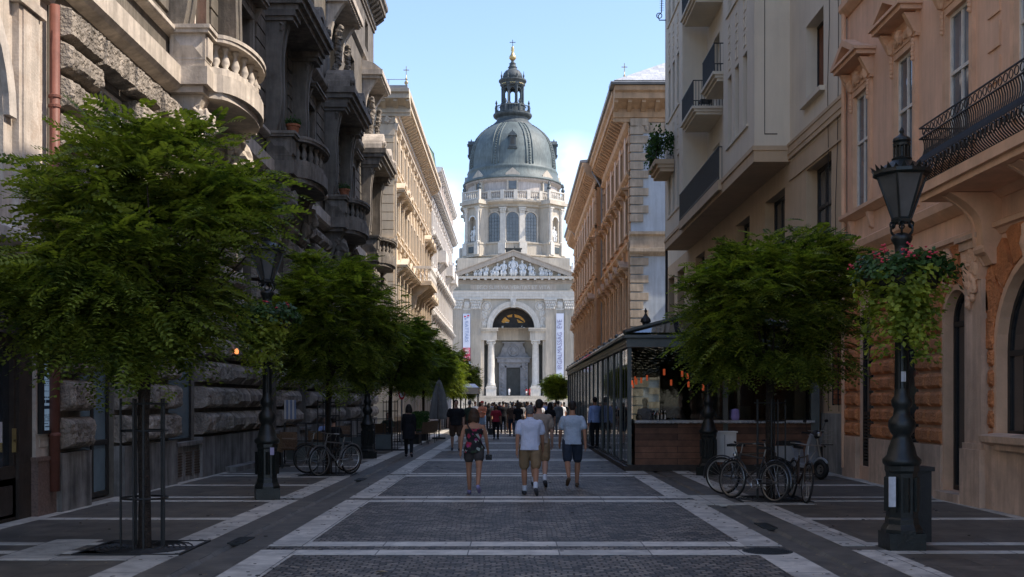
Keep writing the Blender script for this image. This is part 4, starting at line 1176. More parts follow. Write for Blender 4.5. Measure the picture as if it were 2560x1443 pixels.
g = G(); g.add([(5.9, 63.4, 20.6), (21, 63.4, 20.6), (21, 123, 20.6), (5.9, 123, 20.6), (13.5, 71, 25.2), (13.5, 116, 25.2)], [(0, 1, 4), (1, 2, 5, 4), (2, 3, 5), (3, 0, 4, 5), (0, 3, 2, 1)])
build(g, 'roof', m_slate, op)
g = G(); g.tube([(6.35, 84.0, 20.4), (6.1, 83.9, 19.6), (6.85, 83.9, 18.3), (6.85, 83.9, 1)], .08, 8)
build(g, 'downpipe', m_roofg, op, smooth=True)
g = G(); g.tube([(5.6, 111.3, 20.4), (5.6, 111.3, 19.8), (6.8, 111.4, 18.3), (6.8, 111.4, 1)], .08, 8)
build(g, 'downpipe', m_roofg, op, smooth=True)
gold_cross(6.75, 65.8, 20.9, .55, 'small gilded cross on the roof corner of the ochre palace', m_gold)

# ================= BASILICA =================
m_bas = M('basilica_limestone', (.49, .445, .37), rough=.9, var=.12, scale=.35, bump=.1, bscale=4, streak=.22, mottle=.25, mcol=(.36, .34, .31), mscale=.25, extra=slab_extra(2.4, .8, mort=(.72, .72, .7), ms=.02))
m_basd = M('basilica_carving', (.56, .53, .47), rough=.85, var=.12, scale=1.5, bump=.15, streak=.15)
m_basb = M('basilica_brown_band', (.42, .36, .29), rough=.9, var=.15, scale=.8, bump=.1, streak=.2)
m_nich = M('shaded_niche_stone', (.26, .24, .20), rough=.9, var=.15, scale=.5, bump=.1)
m_cop = M('verdigris_copper', (.118, .148, .146), rough=.6, var=.22, scale=.5, bump=.05, streak=.4, spec=.4)
m_copd = M('dark_lantern_copper', (.075, .09, .095), rough=.6, var=.3, scale=1, bump=.05, streak=.3)
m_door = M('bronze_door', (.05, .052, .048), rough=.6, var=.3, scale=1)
bs = thing('basilica', 'great pale stone basilica with a green copper dome closing the end of the street', 'church', (-.1, 250, 0))
YB = 235; XB = -.05
F = FF(YB, XB); B = 2.9
# steps
g = G(F)
for k in range(15): g.box(-15.5 - .0, 15.5, .6, 8.6 - k * .5, B * k / 15, B * (k + 1) / 15)
build(g, 'steps', m_bas, bs)
g = G(F)
# front wall with the great arch (half 4.6, spring 17.7), pylons
g.box(-13.4, -7.0, -9, 0, 0, 24); g.box(7.0, 13.4, -9, 0, 0, 24)
g.wall(-7.0, 7.0, 17.7, 24, -5.5, -.35, [(0, 4.65, 17.71, 17.7, True)])
g.box(-7.0, -6.4, -5.5, -.35, B, 17.7).box(6.4, 7.0, -5.5, -.35, B, 17.7)
g.box(-13.4, 13.4, -9, .55, .02, B)
g.box(-13.4, 13.4, -9, -5.5, B, 24)
build(g, 'portico_wall', m_bas, bs)
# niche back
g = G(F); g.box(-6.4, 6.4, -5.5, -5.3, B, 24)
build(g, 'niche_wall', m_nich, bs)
g = G(F)
for s_ in (-1, 1):
    g.box(s_ * 6.7 - 1.0, s_ * 6.7 + 1.0, -5.2, .05, 14.9, 16.6) if False else None
    a, b_ = sorted((s_ * 7.0, s_ * 3.6))
    g.box(a, b_, -1.6, .0, 15.0, 16.7).box(a, b_, -1.7, .15, 16.7, 17.0)
    a, b_ = sorted((s_ * 7.0, s_ * 3.3)); g.box(a, b_, -1.9, .4, 17.0, 17.35).box(a, b_, -2.0, .55, 17.35, 17.7)
    a, b_ = sorted((s_ * 5.4, s_ * 4.6)); g.box(a, b_, -5.3, -1.6, 15.0, 17.4)
g.box(-4.6, 4.6, -5.3, -4.4, 15.2, 17.6).box(-4.7, 4.7, -5.3, -4.2, 17.3, 17.7)
build(g, 'impost_entablature', m_bas, bs)
# mosaic lunette: gold ground, dark robed figure groups
m_mos = M('gold_mosaic', (.75, .36, .06), rough=.45, var=.35, scale=2, bump=.1)
m_mosd = M('dark_mosaic', (.035, .03, .027), rough=.6, var=.4, scale=1.5)
lu = build(G(F).ext([(4.65 * math.cos(PI * k / 20), 17.72 + 4.65 * math.sin(PI * k / 20)) for k in range(21)], 'w', -4.3, -4.2), 'mosaic_lunette', m_mosd, bs)
g = G(F); g.ext([(2.75 * math.cos(R(12 + 156 * k / 18)), 18.6 + 2.35 * math.sin(R(12 + 156 * k / 18))) for k in range(19)], 'w', -4.19, -4.16)
build(g, 'gold_ground', m_mos, lu)
g = G(F)
g.ext([(-1.5, 17.8), (1.5, 17.8), (1.0, 19.2), (.75, 19.9), (1.9, 19.3), (2.3, 19.1), (2.35, 19.35), (1.3, 20.1), (.3, 20.35), (-.3, 20.35), (-1.1, 20.3), (-2.0, 20.95), (-2.2, 20.8), (-1.3, 19.9), (-.8, 19.6), (-1.0, 19.2)], 'w', -4.15, -4.1)
g.ext([(.32 * math.cos(k * PI / 6), 20.6 + .36 * math.sin(k * PI / 6)) for k in range(12)], 'w', -4.15, -4.1)
g.ext([(-3.9, 17.8), (-1.2, 17.8), (-1.9, 18.9), (-2.7, 19.3), (-3.4, 18.9)], 'w', -4.145, -4.11).ext([(3.9, 17.8), (1.2, 17.8), (1.8, 18.8), (2.8, 19.4), (3.4, 18.9)], 'w', -4.145, -4.11)
build(g, 'mosaic_figures', m_mosd, lu)
g = G(F); g.box(-2.6, -2.2, -4.105, -4.08, 17.9, 18.4).box(1.2, 1.9, -4.105, -4.08, 17.85, 18.0).box(2.1, 2.6, -4.105, -4.08, 17.85, 18.1).ext([(1.7, 18.1), (1.95, 18.2), (1.95, 18.6)], 'w', -4.105, -4.08).ext([(-1.9, 19.3), (-.9, 19.15), (-1.5, 19.05)], 'w', -4.105, -4.08)
build(g, 'mosaic_highlights', m_whs, lu)
# archivolt
g = G(F); g.archband(0, 17.7, 4.6, 5.1, -.35, -.1, 24).archband(0, 17.7, 5.1, 5.55, -.35, .05, 24).archband(0, 17.7, 5.55, 5.75, -.35, .14, 24)
build(g, 'archivolt', m_basd, bs)
g = G(F); g.ext([(-.45, 22.1), (.45, 22.1), (.65, 24), (-.65, 24)], 'w', -.3, .3); g.blob((0, .4, 23.0), (.35, .3, .75), .4, 8, 6, 2, 5)
build(g, 'keystone', m_basd, bs)
# spandrel carvings
g = G(F); rn = random.Random(5)
for s_ in (-1, 1):
    g.torus((s_ * 5.8, -.3, 22.4), .95, .14, 'w', 20, 5); g.blob((s_ * 5.8, -.3, 22.4), (.6, .25, .7), .5, 9, 7, s_, 5)
    for k in range(26):
        u, v = s_ * rn.uniform(5.9, 6.9), rn.uniform(17.9, 21.3)
        if math.hypot(u, v - 17.7) > 5.9: g.blob((u, -.33, v), (.28, .12, .34), .5, 6, 5, k, 6)
build(g, 'spandrel_carving', m_basd, bs)
# fluted pilasters with leafy capitals
def pilaster(uc, hw, v0, v1):
    g = G(F); g.box(uc - hw, uc + hw, 0, .28, v0 + 1.6, v1 - 2.25)
    nf = 7
    for k in range(nf + 1):
        u = uc - hw + .04 + (2 * hw - .08) * k / nf
        g.box(u - .07, u + .07, .28, .40, v0 + 4.4, v1 - 2.35)
    g.box(uc - hw, uc + hw, .28, .38, v0 + 1.6, v0 + 4.4)
    g.box(uc - hw - .3, uc + hw + .3, 0, .62, v0, v0 + 1.1).box(uc - hw - .15, uc + hw + .15, 0, .5, v0 + 1.1, v0 + 1.6)
    pl = build(g, 'pilaster', m_bas, bs)
    g = G(F); g.ext([(uc - hw + .1, v1 - 2.25), (uc + hw - .1, v1 - 2.25), (uc + hw + .3, v1 - .3), (uc - hw - .3, v1 - .3)], 'w', 0, .35)
    g.box(uc - hw - .4, uc + hw + .4, 0, .6, v1 - .3, v1)
    for r_ in range(3):
        for k in range(5):
            g.blob((uc - hw + .1 + (2 * hw - .2) * (k + .5 * (r_ % 2)) / 4.5, .42, v1 - 2.0 + r_ * .62), (.22, .18, .32), .4, 7, 5, k + r_, 5)
    for s_ in (-1, 1): g.torus((uc + s_ * (hw + .08), .45, v1 - .55), .2, .08, 'w', 12, 5)
    build(g, 'capital', m_basd, pl)
for uc in (-12.2, -8.1, 8.1, 12.2): pilaster(uc, 1.02, B, 24.0)
g = G(F)
for uc in (-10.15, 10.15): g.box(uc - .9, uc + .9, 0, .12, 21.6, 21.9); g.blob((uc, .1, 22.7), (.7, .2, .75), .4, 9, 7, 1, 5); g.box(uc - .95, uc + .95, 0, .2, 16.7, 17.1)
build(g, 'wall_panels', m_basd, bs)
# columns of the arch
for s_ in (-1, 1):
    g = G(); cx, cy = XB + s_ * 4.85, YB + .9
    g.lathe(cx, cy, [(.95, 5.1), (.98, 5.3), (.86, 5.45), (.92, 5.6), (.78, 5.75), (.78, 8), (.76, 11), (.68, 13.9), (.74, 14.0)], 20)
    col = build(g, 'column', m_basd, bs, smooth=True)
    g = G(); g.lathe(cx, cy, [(.68, 14.0), (.8, 14.4), (.75, 14.7), (.95, 14.8)], 16); g.box(cx - .95, cx + .95, cy - .95, cy + .95, 14.8, 15.0)
    for q in (-1, 1):
        g.torus((cx + q * .72, cy - .8, 14.5), .2, .08, 'w', 12, 5)
    build(g, 'capital', m_basd, col)
    g = G(); g.box(cx - 1.1, cx + 1.1, cy - 1.1, cy + 1.1, B, 4.5).box(cx - 1.2, cx + 1.2, cy - 1.2, cy + 1.2, 4.5, 4.75).box(cx - 1.0, cx + 1.0, cy - 1.0, cy + 1.0, 4.75, 5.1)
    build(g, 'column_pedestal', m_basd, col)
# portal
m_port = M('grey_portal_marble', (.24, .24, .245), rough=.7, var=.25, scale=1, bump=.1)
g = G(F); w0 = -5.3
g.box(-3.2, -1.9, w0, -4.3, B, 10.3).box(1.9, 3.2, w0, -4.3, B, 10.3).box(-3.6, 3.6, w0, -4.1, 10.3, 11.2).box(-3.9, 3.9, w0, -3.9, 11.2, 11.5)
g.box(-1.9, -1.55, w0, -4.6, B, 9.6).box(1.55, 1.9, w0, -4.6, B, 9.6).box(-1.9, 1.9, w0, -4.6, 9.2, 10.3)
g.box(-2.1, 2.1, w0, -4.7, 11.5, 14.6).box(-2.5, 2.5, w0, -4.5, 14.6, 14.9)
g.torus((0, -4.65, 12.9), 1.1, .16, 'w', 24, 5); g.blob((0, -4.6, 12.9), (.7, .25, .7), .5, 9, 7, 3, 5)
for s_ in (-1, 1):
    g.ext([(s_ * 2.1, 11.5), (s_ * 3.5, 11.5), (s_ * 3.2, 12.0), (s_ * 2.7, 12.5), (s_ * 2.5, 13.6), (s_ * 2.1, 14.0)], 'w', w0, -4.75)
    g.lathe(s_ * 3.3, 0, [(.001, 0)], 3) if False else None
    for k in range(9): g.blob((s_ * 2.55, -4.3, B + .6 + k * .78), (.35, .14, .3), .5, 7, 5, k, 6)
build(g, 'portal', m_port, bs)
build(G(F).box(-1.55, 1.55, -5.25, -5.1, B, 9.2).box(-1.4, -.08, -5.1, -5.04, B + .3, 9).box(.08, 1.4, -5.1, -5.04, B + .3, 9), 'door', m_door, bs)
# entablature
g = G(F); g.mould(-13.9, 13.9, [(.3, 24.0), (.3, 24.5), (.4, 24.5), (.4, 25.1), (.5, 25.1), (.5, 25.5), (.65, 25.75), (.1, 25.8)])
build(g, 'architrave', m_basd, bs)
g = G(F); g.box(-13.5, 13.5, -9, .2, 24.0, 27.3)
build(g, 'frieze', m_bas, bs)
g = G(F); g.box(-9.3, 9.3, .2, .28, 25.85, 27.05)
ip = build(g, 'inscription_panel', m_basb, bs)
rotF = Matrix.Rotation(R(90), 3, 'X')
text("EGO SUM VIA VERITAS ET VITA", 1.18, m_basd, ip, 'inscription', (XB, YB - .3, 26.42), rotF, .03, .98)
g = G(F); g.mould(-14.2, 14.2, [(.25, 27.3), (.35, 27.4), (.35, 28.0), (.6, 28.1)])
for k in range(110): g.box(-13.6 + k * .2475, -13.6 + k * .2475 + .13, .35, .5, 27.45, 27.95)
build(g, 'dentils', m_basb, bs)
g = G(F)
for k in range(19): g.box(-13.9 + k * 1.53, -13.4 + k * 1.53, .5, 1.2, 28.02, 28.3)
g.mould(-14.4, 14.4, [(1.25, 28.3), (1.3, 28.6), (1.5, 28.8)])
build(g, 'cornice', m_basd, bs)
# pediment
g = G(F); g.ext([(-13.6, 28.8), (13.6, 28.8), (0, 33.9)], 'w', -9, -.1)
pd = build(g, 'pediment', m_bas, bs)
g = G(F)
for s_ in (-1, 1):
    g.ext([(s_ * 14.6, 28.82), (0, 34.3), (0, 33.2), (s_ * 11.9, 28.82)], 'w', -9, 1.3)
    g.ext([(s_ * 14.75, 28.95), (0, 34.5), (0, 34.3), (s_ * 14.5, 28.86)], 'w', -9, 1.5)
build(g, 'raking_cornice', m_basb, pd)
rn = random.Random(12)
m_stat = M('white_statue_marble', (.62, .63, .62), rough=.8, var=.12, scale=2, bump=.2)
def seated(g, u, v, s, F0, w=.35, lean=0, seed=0):
    g.blob((u, w, v + .55 * s), (.52 * s, .4, .6 * s), .5, 9, 7, seed, 4)
    g.blob((u + lean * .2 * s, w + .05, v + 1.35 * s), (.36 * s, .3, .6 * s), .3, 9, 7, seed + 1, 4)
    g.blob((u + lean * .35 * s, w + .1, v + 2.12 * s), (.19 * s, .2, .24 * s), .1, 8, 6, seed + 2, 3)
    for q in (-1, 1):
        g.tube([(u + lean * .2 * s + q * .32 * s, w + .15, v + 1.7 * s), (u + q * .52 * s, w + .25, v + 1.2 * s), (u + q * .3 * s, w + .4, v + .95 * s)], [.13 * s, .1 * s, .07 * s], 6)
        g.tube([(u + q * .18 * s, w + .15, v + .8 * s), (u + q * .28 * s, w + .5, v + .75 * s), (u + q * .24 * s, w + .4, v + .05 * s)], [.17 * s, .15 * s, .09 * s], 6)
for u, s_, le in [(0, 1.9, 0), (-2.2, 1.5, .4), (-3.7, 1.25, .6), (2.1, 1.55, -.3), (3.9, 1.25, -.5), (-6.0, 1.15, .5), (-7.2, .95, .9), (-8.2, .95, -.6), (6.2, 1.2, -.2), (7.1, .9, .3), (8.1, .98, -.9), (-10.1, .7, -.6), (10.0, .7, -.8), (-11.4, .42, .9), (11.2, .45, -.5), (-4.6, .8, 1), (4.5, .6, -1)]:
    g = G(F); seated(g, u, 28.82, s_, F, .35, le, u)
    if u == 0: g.tube([(-.95, .5, 28.9), (-1.0, .5, 32.0)], .06, 5)
    if u == 10.0: g.tube([(9.3, .4, 28.9), (10.9, .4, 30.1)], .05, 5)
    build(g, 'pediment_statue', m_stat, pd, smooth=True)
g = G(F); g.box(-1.7, 1.7, -1.2, -.3, 34.3, 34.9).box(-1.9, 1.9, -1.4, -.1, 34.9, 35.1); g.tube([(.3, -.6, 35.1), (.3, -.6, 35.5)], .1, 5)
build(g, 'ridge_block', m_door, pd)
for s_ in (-1, 1):
    g = G(F); g.box(s_ * 13 - .5, s_ * 13 + .5, -1, 0, 29.6, 30.5); g.lathe(s_ * 13, -.5, [(.3, 30.5), (.45, 30.8), (.3, 31.3), (.2, 31.5), (.3, 31.8), (.05, 32.1)], 10)
    build(g, 'urn', m_stat, bs)
# body behind (mostly hidden by the street)
g = G(); g.box(-26, 26, 244.05, 300, .02, 22).box(-14, 14, 244, 300, 22, 27.5)
g.add([(-15, 244, 27.5), (15, 244, 27.5), (15, 300, 27.5), (-15, 300, 27.5), (0, 244, 33), (0, 300, 33)], [(0, 1, 4), (1, 2, 5, 4), (2, 3, 5), (3, 0, 4, 5), (0, 3, 2, 1)])
g.box(-13.5, 13.5, 258.5, 285.5, 27, 36)
build(g, 'body', m_bas, bs)
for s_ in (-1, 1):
    a, b_ = sorted((s_ * 5.15, s_ * 6.38)); build(G(F).box(a, b_, -5.29, -5.2, B, 14.2), 'side_recess_shade', m_door, bs)  # dark sheets painting the shade of the recesses behind the columns
# drum and dome
CX, CY = -.25, 272
def L_(prof, n=64, name='x', mat=None, par=None, smooth=False, a0=0, a1=2 * PI):
    g = G(); g.lathe(CX, CY, prof, n, a0, a1); return build(g, name, mat, par or bs, smooth=smooth)
dm = L_([(14.6, 34.5), (14.6, 35.9), (15.0, 36.1), (15.0, 36.4), (14.2, 36.6), (14.0, 37.6), (14.4, 37.8), (14.4, 38.1), (12.6, 38.4), (12.6, 41.2), (12.9, 41.4), (12.9, 41.7), (11.4, 41.8), (11.4, 50.6), (12.0, 50.8), (12.0, 51.3), (13.1, 51.8), (13.2, 52.1), (12.5, 52.3), (12.5, 52.5)], 64, 'drum', m_bas)
def FA(ang, R0): # frame tangent to the drum: u tangential, w outward
    c, s = math.sin(ang), -math.cos(ang); tx, ty = math.cos(ang), math.sin(ang)
    return lambda u, w, v: (CX + c * (R0 + w) + tx * u, CY + s * (R0 + w) + ty * u, v)
m_bwin = glass_mat('basilica_window', (.075, .085, .095), .25)
for k in range(4):   # corner aedicules with niche statues
    for dq in (0,):
        F2 = FA(R(47 + 90 * k), 0)
        g = G(F2)
        g.box(-3.0, 3.0, 9, 14.9, 37.8, 38.3).box(-2.8, 2.8, 9, 14.6, 38.3, 41.2).box(-2.95, 2.95, 9, 14.8, 41.2, 41.7)
        g.wall(-2.6, 2.6, 41.7, 50.6, 13.0, 14.2, [(0, 1.0, 42.0, 47.4, True)]); g.box(-2.6, 2.6, 9, 13.0, 41.7, 50.6)
        g.box(-2.9, 2.9, 9, 14.7, 50.6, 51.3).box(-3.3, 3.3, 9, 15.4, 51.3, 52.1).box(-3.0, 3.0, 9, 14.9, 52.1, 52.5)
        ae = build(g, 'aedicule', m_bas, bs)
        g = G(F2)
        for s_ in (-1, 1):
            g.lathe(s_ * 1.95, 14.35, [(.62, 41.7), (.62, 42.0), (.48, 42.2), (.44, 46), (.4, 49.2), (.6, 49.9), (.6, 50.4)], 10); g.box(s_ * 1.95 - .65, s_ * 1.95 + .65, 14, 15.0, 50.3, 50.6).box(s_ * 1.95 - .65, s_ * 1.95 + .65, 13.8, 15.1, 38.3, 41.7)
        build(g, 'columns', m_basd, ae)
        g = G(F2); seated(g, 0, 42.1, 1.7, F2, 13.6, .2, k); g.archband(0, 47.4, 1.0, 1.25, 14.2, 14.35, 10)
        build(g, 'niche_statue', m_stat, ae)
        g = G(F2)
        for s_ in (-1, 1): g.lathe(s_ * 2.6, 14.4, [(.35, 54.9), (.5, 55.5), (.2, 56.0), (.35, 56.5), (.05, 57.3)], 8)
        g.box(-.9, .9, 14.6, 14.75, 38.9, 40.6)
        build(g, 'aedicule_urns', m_copd, ae)
for k in range(16):
    ang = R(22.5 * k)
    if min(abs((22.5 * k - q + 180) % 360 - 180) for q in (47, 137, 227, 317)) < 14: continue
    F2 = FA(ang, 11.4)
    g = G(F2); g.archband(0, 47.9, 1.5, 1.85, -.3, .35, 12); g.box(-1.85, -1.5, -.3, .3, 42.0, 47.9).box(1.5, 1.85, -.3, .3, 42.0, 47.9).box(-2.0, 2.0, -.3, .4, 41.7, 42.0)
    g.box(-1.2, 1.2, -.2, .25, 49.6, 50.3)
    wi = build(g, 'drum_window', m_bas, bs)
    p = G(F2).ext([(-1.5, 42)] + [(1.5, 42)] + [(1.5 * math.cos(PI * q / 10), 47.9 + 1.5 * math.sin(PI * q / 10)) for q in range(11)], 'w', -.1, .12)
    build(p, 'pane', m_bwin, wi)
    g = G(F2)
    for q in range(1, 4): g.box(-1.5 + .75 * q - .04, -1.5 + .75 * q + .04, .12, .17, 42, 48.8)
    for q in range(7): g.box(-1.5, 1.5, .12, .16, 42.8 + q * .85, 42.86 + q * .85)
    build(g, 'window_bars', m_copd, wi)
for k in range(16):
    ang = R(22.5 * k + 11.25)
    if min(abs((22.5 * k + 11.25 - q + 180) % 360 - 180) for q in (47, 137, 227, 317)) < 14: continue
    F2 = FA(ang, 11.4)
    g = G(F2); g.box(-.65, .65, -.2, .55, 42.1, 49.3).box(-.85, .85, -.2, .75, 41.7, 42.2).ext([(-.6, 49.3), (.6, 49.3), (.85, 50.3), (-.85, 50.3)], 'w', -.2, .7).box(-.9, .9, -.2, .85, 50.3, 50.6).box(-.9, .9, 0.9, 2.1, 38.4, 41.5)
    for q in range(4): g.blob((-.6 + .4 * q, .7, 49.8), (.2, .2, .35), .4, 6, 5, q, 5)
    build(g, 'drum_pilaster', m_basd, bs)
# balustrade and attic
g = G()
for k in range(150):
    a = 2 * PI * k / 150; R0 = 12.2
    g.lathe(CX + R0 * math.cos(a), CY + R0 * math.sin(a), [(.14, 52.8), (.1, 53.2), (.17, 53.6), (.1, 54.2), (.14, 54.5)], 5)
g.lathe(CX, CY, [(12.45, 52.5), (12.45, 52.8), (12.0, 52.8), (11.8, 52.5)], 64)
for k in range(24):
    a = 2 * PI * k / 24 + .06; F2 = FA(a, 12.2); g.F = F2; g.box(-.45, .45, -.3, .35, 52.5, 54.95); g.F = ID
build(g, 'balustrade', m_basd, bs)
g = G()
for z0, z1 in ((54.5, 54.8),):
    vs = []; fs = []; n = 64
    for i in range(n):
        a = 2 * PI * i / n; c, s = math.cos(a), math.sin(a)
        for r, z in ((11.95, z0), (12.45, z0), (12.5, z1), (11.9, z1)): vs.append((CX + r * c, CY + r * s, z))
    for i in range(n):
        j = (i + 1) % n
        for q in range(4): fs.append((i * 4 + q, j * 4 + q, j * 4 + (q + 1) % 4, i * 4 + (q + 1) % 4))
    g.add(vs, fs)
build(g, 'handrail', m_basd, bs)
for k in range(4):
    F2 = FA(R(47 + 90 * k), 0); g = G(F2)
    for q in range(9): 
        g.lathe(-2.6 + q * .65, 14.6, [(.14, 52.8), (.17, 53.5), (.1, 54.2), (.14, 54.5)], 5)
    g.box(-3.0, 3.0, 14.4, 14.85, 52.5, 52.8).box(-3.0, 3.0, 14.35, 14.85, 54.5, 54.8).box(-3.0, -2.5, 14.3, 14.9, 52.5, 54.95).box(2.5, 3.0, 14.3, 14.9, 52.5, 54.95)
    build(g, 'corner_balustrade', m_basd, bs)
m_att = M('pink_grey_attic', (.52, .47, .43), rough=.9, var=.15, scale=.4, streak=.35, mottle=.3, mcol=(.4, .36, .33), mscale=.4)
L_([(11.3, 52.4), (11.3, 57.2), (11.6, 57.4), (12.2, 57.8), (12.2, 58.1)], 64, 'attic', m_att)
for k in range(8):
    ang = R(45 * k); F2 = FA(ang, 11.3)
    g = G(F2); g.box(-1.4, -.95, -.2, .5, 55.0, 58.6).box(.95, 1.4, -.2, .5, 55.0, 58.6).box(-.95, .95, -.2, .45, 57.7, 58.6).box(-1.7, 1.7, -1.6, .8, 58.6, 58.9)
    g.ext([(-1.75, 58.9), (1.75, 58.9), (0, 60.1)], 'w', -2.2, .7)
    at = build(g, 'attic_dormer', m_bas, bs)
    build(G(F2).box(-.95, .95, 0, .2, 55.3, 57.7), 'pane', m_bwin, at)
L_([(12.5, 58.1), (12.55, 58.3), (11.9, 58.9), (11.5, 59.8), (11.3, 60.4), (11.45, 60.6), (11.3, 60.9), (11.05, 61.2), (11.0, 62.5), (10.75, 64.3), (10.2, 66.2), (9.35, 68.0), (8.15, 69.6), (6.7, 71.0), (5.4, 71.9), (4.9, 72.3)], 72, 'dome', m_cop, smooth=True)
def drr(z):
    P = [(11.05, 61.2), (11.0, 62.5), (10.75, 64.3), (10.2, 66.2), (9.35, 68.0), (8.15, 69.6), (6.7, 71.0), (5.4, 71.9), (4.9, 72.3)]
    for (r0, z0), (r1, z1) in zip(P, P[1:]):
        if z0 <= z <= z1: return r0 + (r1 - r0) * (z - z0) / (z1 - z0)
    return 5
for k in range(8):
    a = R(45 * k + 22.5); g = G()
    for dv in (-.075, .075):
        pts = [(CX + math.sin(a + dv * 11 / max(7, drr(z))) * (drr(z) + .08), CY - math.cos(a + dv * 11 / max(7, drr(z))) * (drr(z) + .08), z) for z in [61.3 + .55 * i for i in range(20)] if z < 72]
        g.tube(pts, .17, 5)
    pts = [(CX + math.sin(a) * (drr(z) + .02), CY - math.cos(a) * (drr(z) + .02), z) for z in [61.3 + .55 * i for i in range(20)] if z < 72]
    for i, p in enumerate(pts): g.sph(p, .26, 6, 4)
    build(g, 'dome_rib', m_cop, bs, smooth=True)
for k in range(4):
    F2 = FA(R(90 * k), 0); g = G(F2)
    r0 = 10.6
    g.box(-.95, .95, r0 - 2, r0 + .7, 64.4, 64.7).box(-.8, .8, r0 - 2, r0 + .5, 64.7, 66.9).box(-1.05, 1.05, r0 - 2.4, r0 + .8, 66.9, 67.2).ext([(-.9, 67.2), (.9, 67.2), (.5, 67.7), (0, 68.1), (-.5, 67.7)], 'w', r0 - 2.5, r0 + .6)
    g.box(-1.15, 1.15, r0 - 1, r0 + .5, 64.1, 64.4).lathe(0, r0 - .2, [(.15, 68), (.2, 68.3), (.03, 68.7)], 6)
    dd = build(g, 'dome_dormer', m_copd, bs)
    build(G(F2).box(-.45, .45, r0 + .5, r0 + .53, 65.0, 66.6), 'pane', m_door, dd)
# lantern
L_([(5.3, 71.8), (5.1, 72.4), (4.5, 72.9), (4.0, 73.4), (4.0, 73.9), (4.7, 74.3), (4.9, 74.6), (4.9, 74.9), (4.3, 75.0), (3.2, 75.0), (3.2, 76.6), (3.4, 76.8), (2.9, 77.2)], 32, 'lantern_base', m_copd)
g = G()
for k in range(40):
    a = 2 * PI * k / 40; c, s = math.cos(a), math.sin(a); g.box(CX + 4.4 * c - .06, CX + 4.4 * c + .06, CY + 4.4 * s - .06, CY + 4.4 * s + .06, 75.0, 76.5)
g.torus((CX, CY, 76.55), 4.4, .13, 'v', 40, 5); g.torus((CX, CY, 75.15), 4.4, .12, 'v', 40, 5)
for k in range(8):
    a = R(45 * k + 22.5); c, s = math.cos(a), math.sin(a); g.lathe(CX + 4.4 * c, CY + 4.4 * s, [(.3, 75), (.3, 76.7), (.12, 76.9), (.3, 77.3), (.05, 78.0)], 6)
build(g, 'lantern_railing', m_copd, bs)
for k in range(8):
    a = R(45 * k + 22.5); c, s = math.cos(a), math.sin(a); g = G()
    g.lathe(CX + 2.35 * c, CY + 2.35 * s, [(.5, 77.0), (.5, 77.5), (.36, 77.7), (.33, 81.2), (.5, 81.6)], 8); g.lathe(CX + 2.9 * c, CY + 2.9 * s, [(.3, 77.0), (.3, 77.4), (.17, 77.6), (.16, 81.2), (.28, 81.6)], 8)
    build(g, 'lantern_column', m_copd, bs)
g = G()
for k in range(8):
    F2 = FA(R(45 * k), 2.05); g.F = F2; g.archband(0, 80.6, .55, .95, -.25, .25, 8); g.box(-.95, .95, -.25, .25, 81.5, 82.0)
g.F = ID; g.lathe(CX, CY, [(2.75, 81.6), (3.0, 81.9), (3.0, 82.4), (3.5, 82.9), (3.5, 83.2), (2.6, 83.4)], 24)
build(g, 'lantern_arcade', m_copd, bs)
g = G()
for k in range(8): F2 = FA(R(45 * k), 2.8); g.F = F2; g.tube([(-.7, .25, 82.15), (-.35, .25, 82.0), (0, .25, 82.15), (.35, .25, 82.0), (.7, .25, 82.15)], .1, 5)
build(g, 'gilt_swags', m_gold, bs)
g = G()
for k in range(8):
    a = R(45 * k + 22.5); c, s = math.cos(a), math.sin(a); g.lathe(CX + 3.0 * c, CY + 3.0 * s, [(.25, 83.2), (.14, 83.6), (.25, 84.08), (.1, 84.47), (.04, 85.19)], 6)
build(g, 'lantern_pinnacles', m_copd, bs)
L_([(2.5, 83.3), (2.5, 84.16), (2.3, 84.87), (1.8, 85.50), (1.1, 85.90), (1.0, 86.21), (1.2, 86.37), (.9, 86.69), (.75, 87.16), (.9, 87.32), (.4, 87.71), (.35, 88.11)], 24, 'lantern_dome', m_copd, smooth=True)
g = G(); g.lathe(CX, CY, [(.35, 88.03), (.9, 88.58), (.85, 89.06), (.45, 89.69), (.3, 90.32), (.5, 90.64), (.3, 90.95), (.45, 91.19), (.08, 91.58)], 14)
fn = build(g, 'gilded_finial', m_gold, bs, smooth=True)
build(G().box(CX - .07, CX + .07, CY - .06, CY + .06, 91.50, 93.16).box(CX - .75, CX + .75, CY - .06, CY + .06, 92.45, 92.58), 'cross', m_copd, fn)
# perspective check of the drum heights: squeeze the storeys to the surveyed levels
ZM = [(34.5, 34.5), (36.2, 35.2), (41.5, 39.8), (52, 49.9), (58, 55.5), (61.2, 59.4), (65.4, 64.4), (68, 67.1), (72.3, 71.0), (76.5, 75.4), (83, 82.2), (93.2, 92.8)]
def zm(z):
    for (a, A), (b, B_) in zip(ZM, ZM[1:]):
        if a <= z <= b: return A + (B_ - A) * (z - a) / (b - a)
    return z if z < 34.5 else z - .4
bpy.context.view_layer.update()
for o_ in [c for k_ in kids(bs) for c in [k_] + kids(k_)]:
    if o_.type != 'MESH' or o_.name.split('.')[0] in ('pediment', 'raking_cornice', 'ridge_block', 'pediment_statue', 'urn', 'body', 'portico_wall'): continue
    me_ = o_.data; n_ = len(me_.vertices); co = [0.0] * (3 * n_); me_.vertices.foreach_get('co', co)
    if max(co[2::3]) > 34.6:
        co[2::3] = [zm(z) for z in co[2::3]]; me_.vertices.foreach_set('co', co); me_.update()
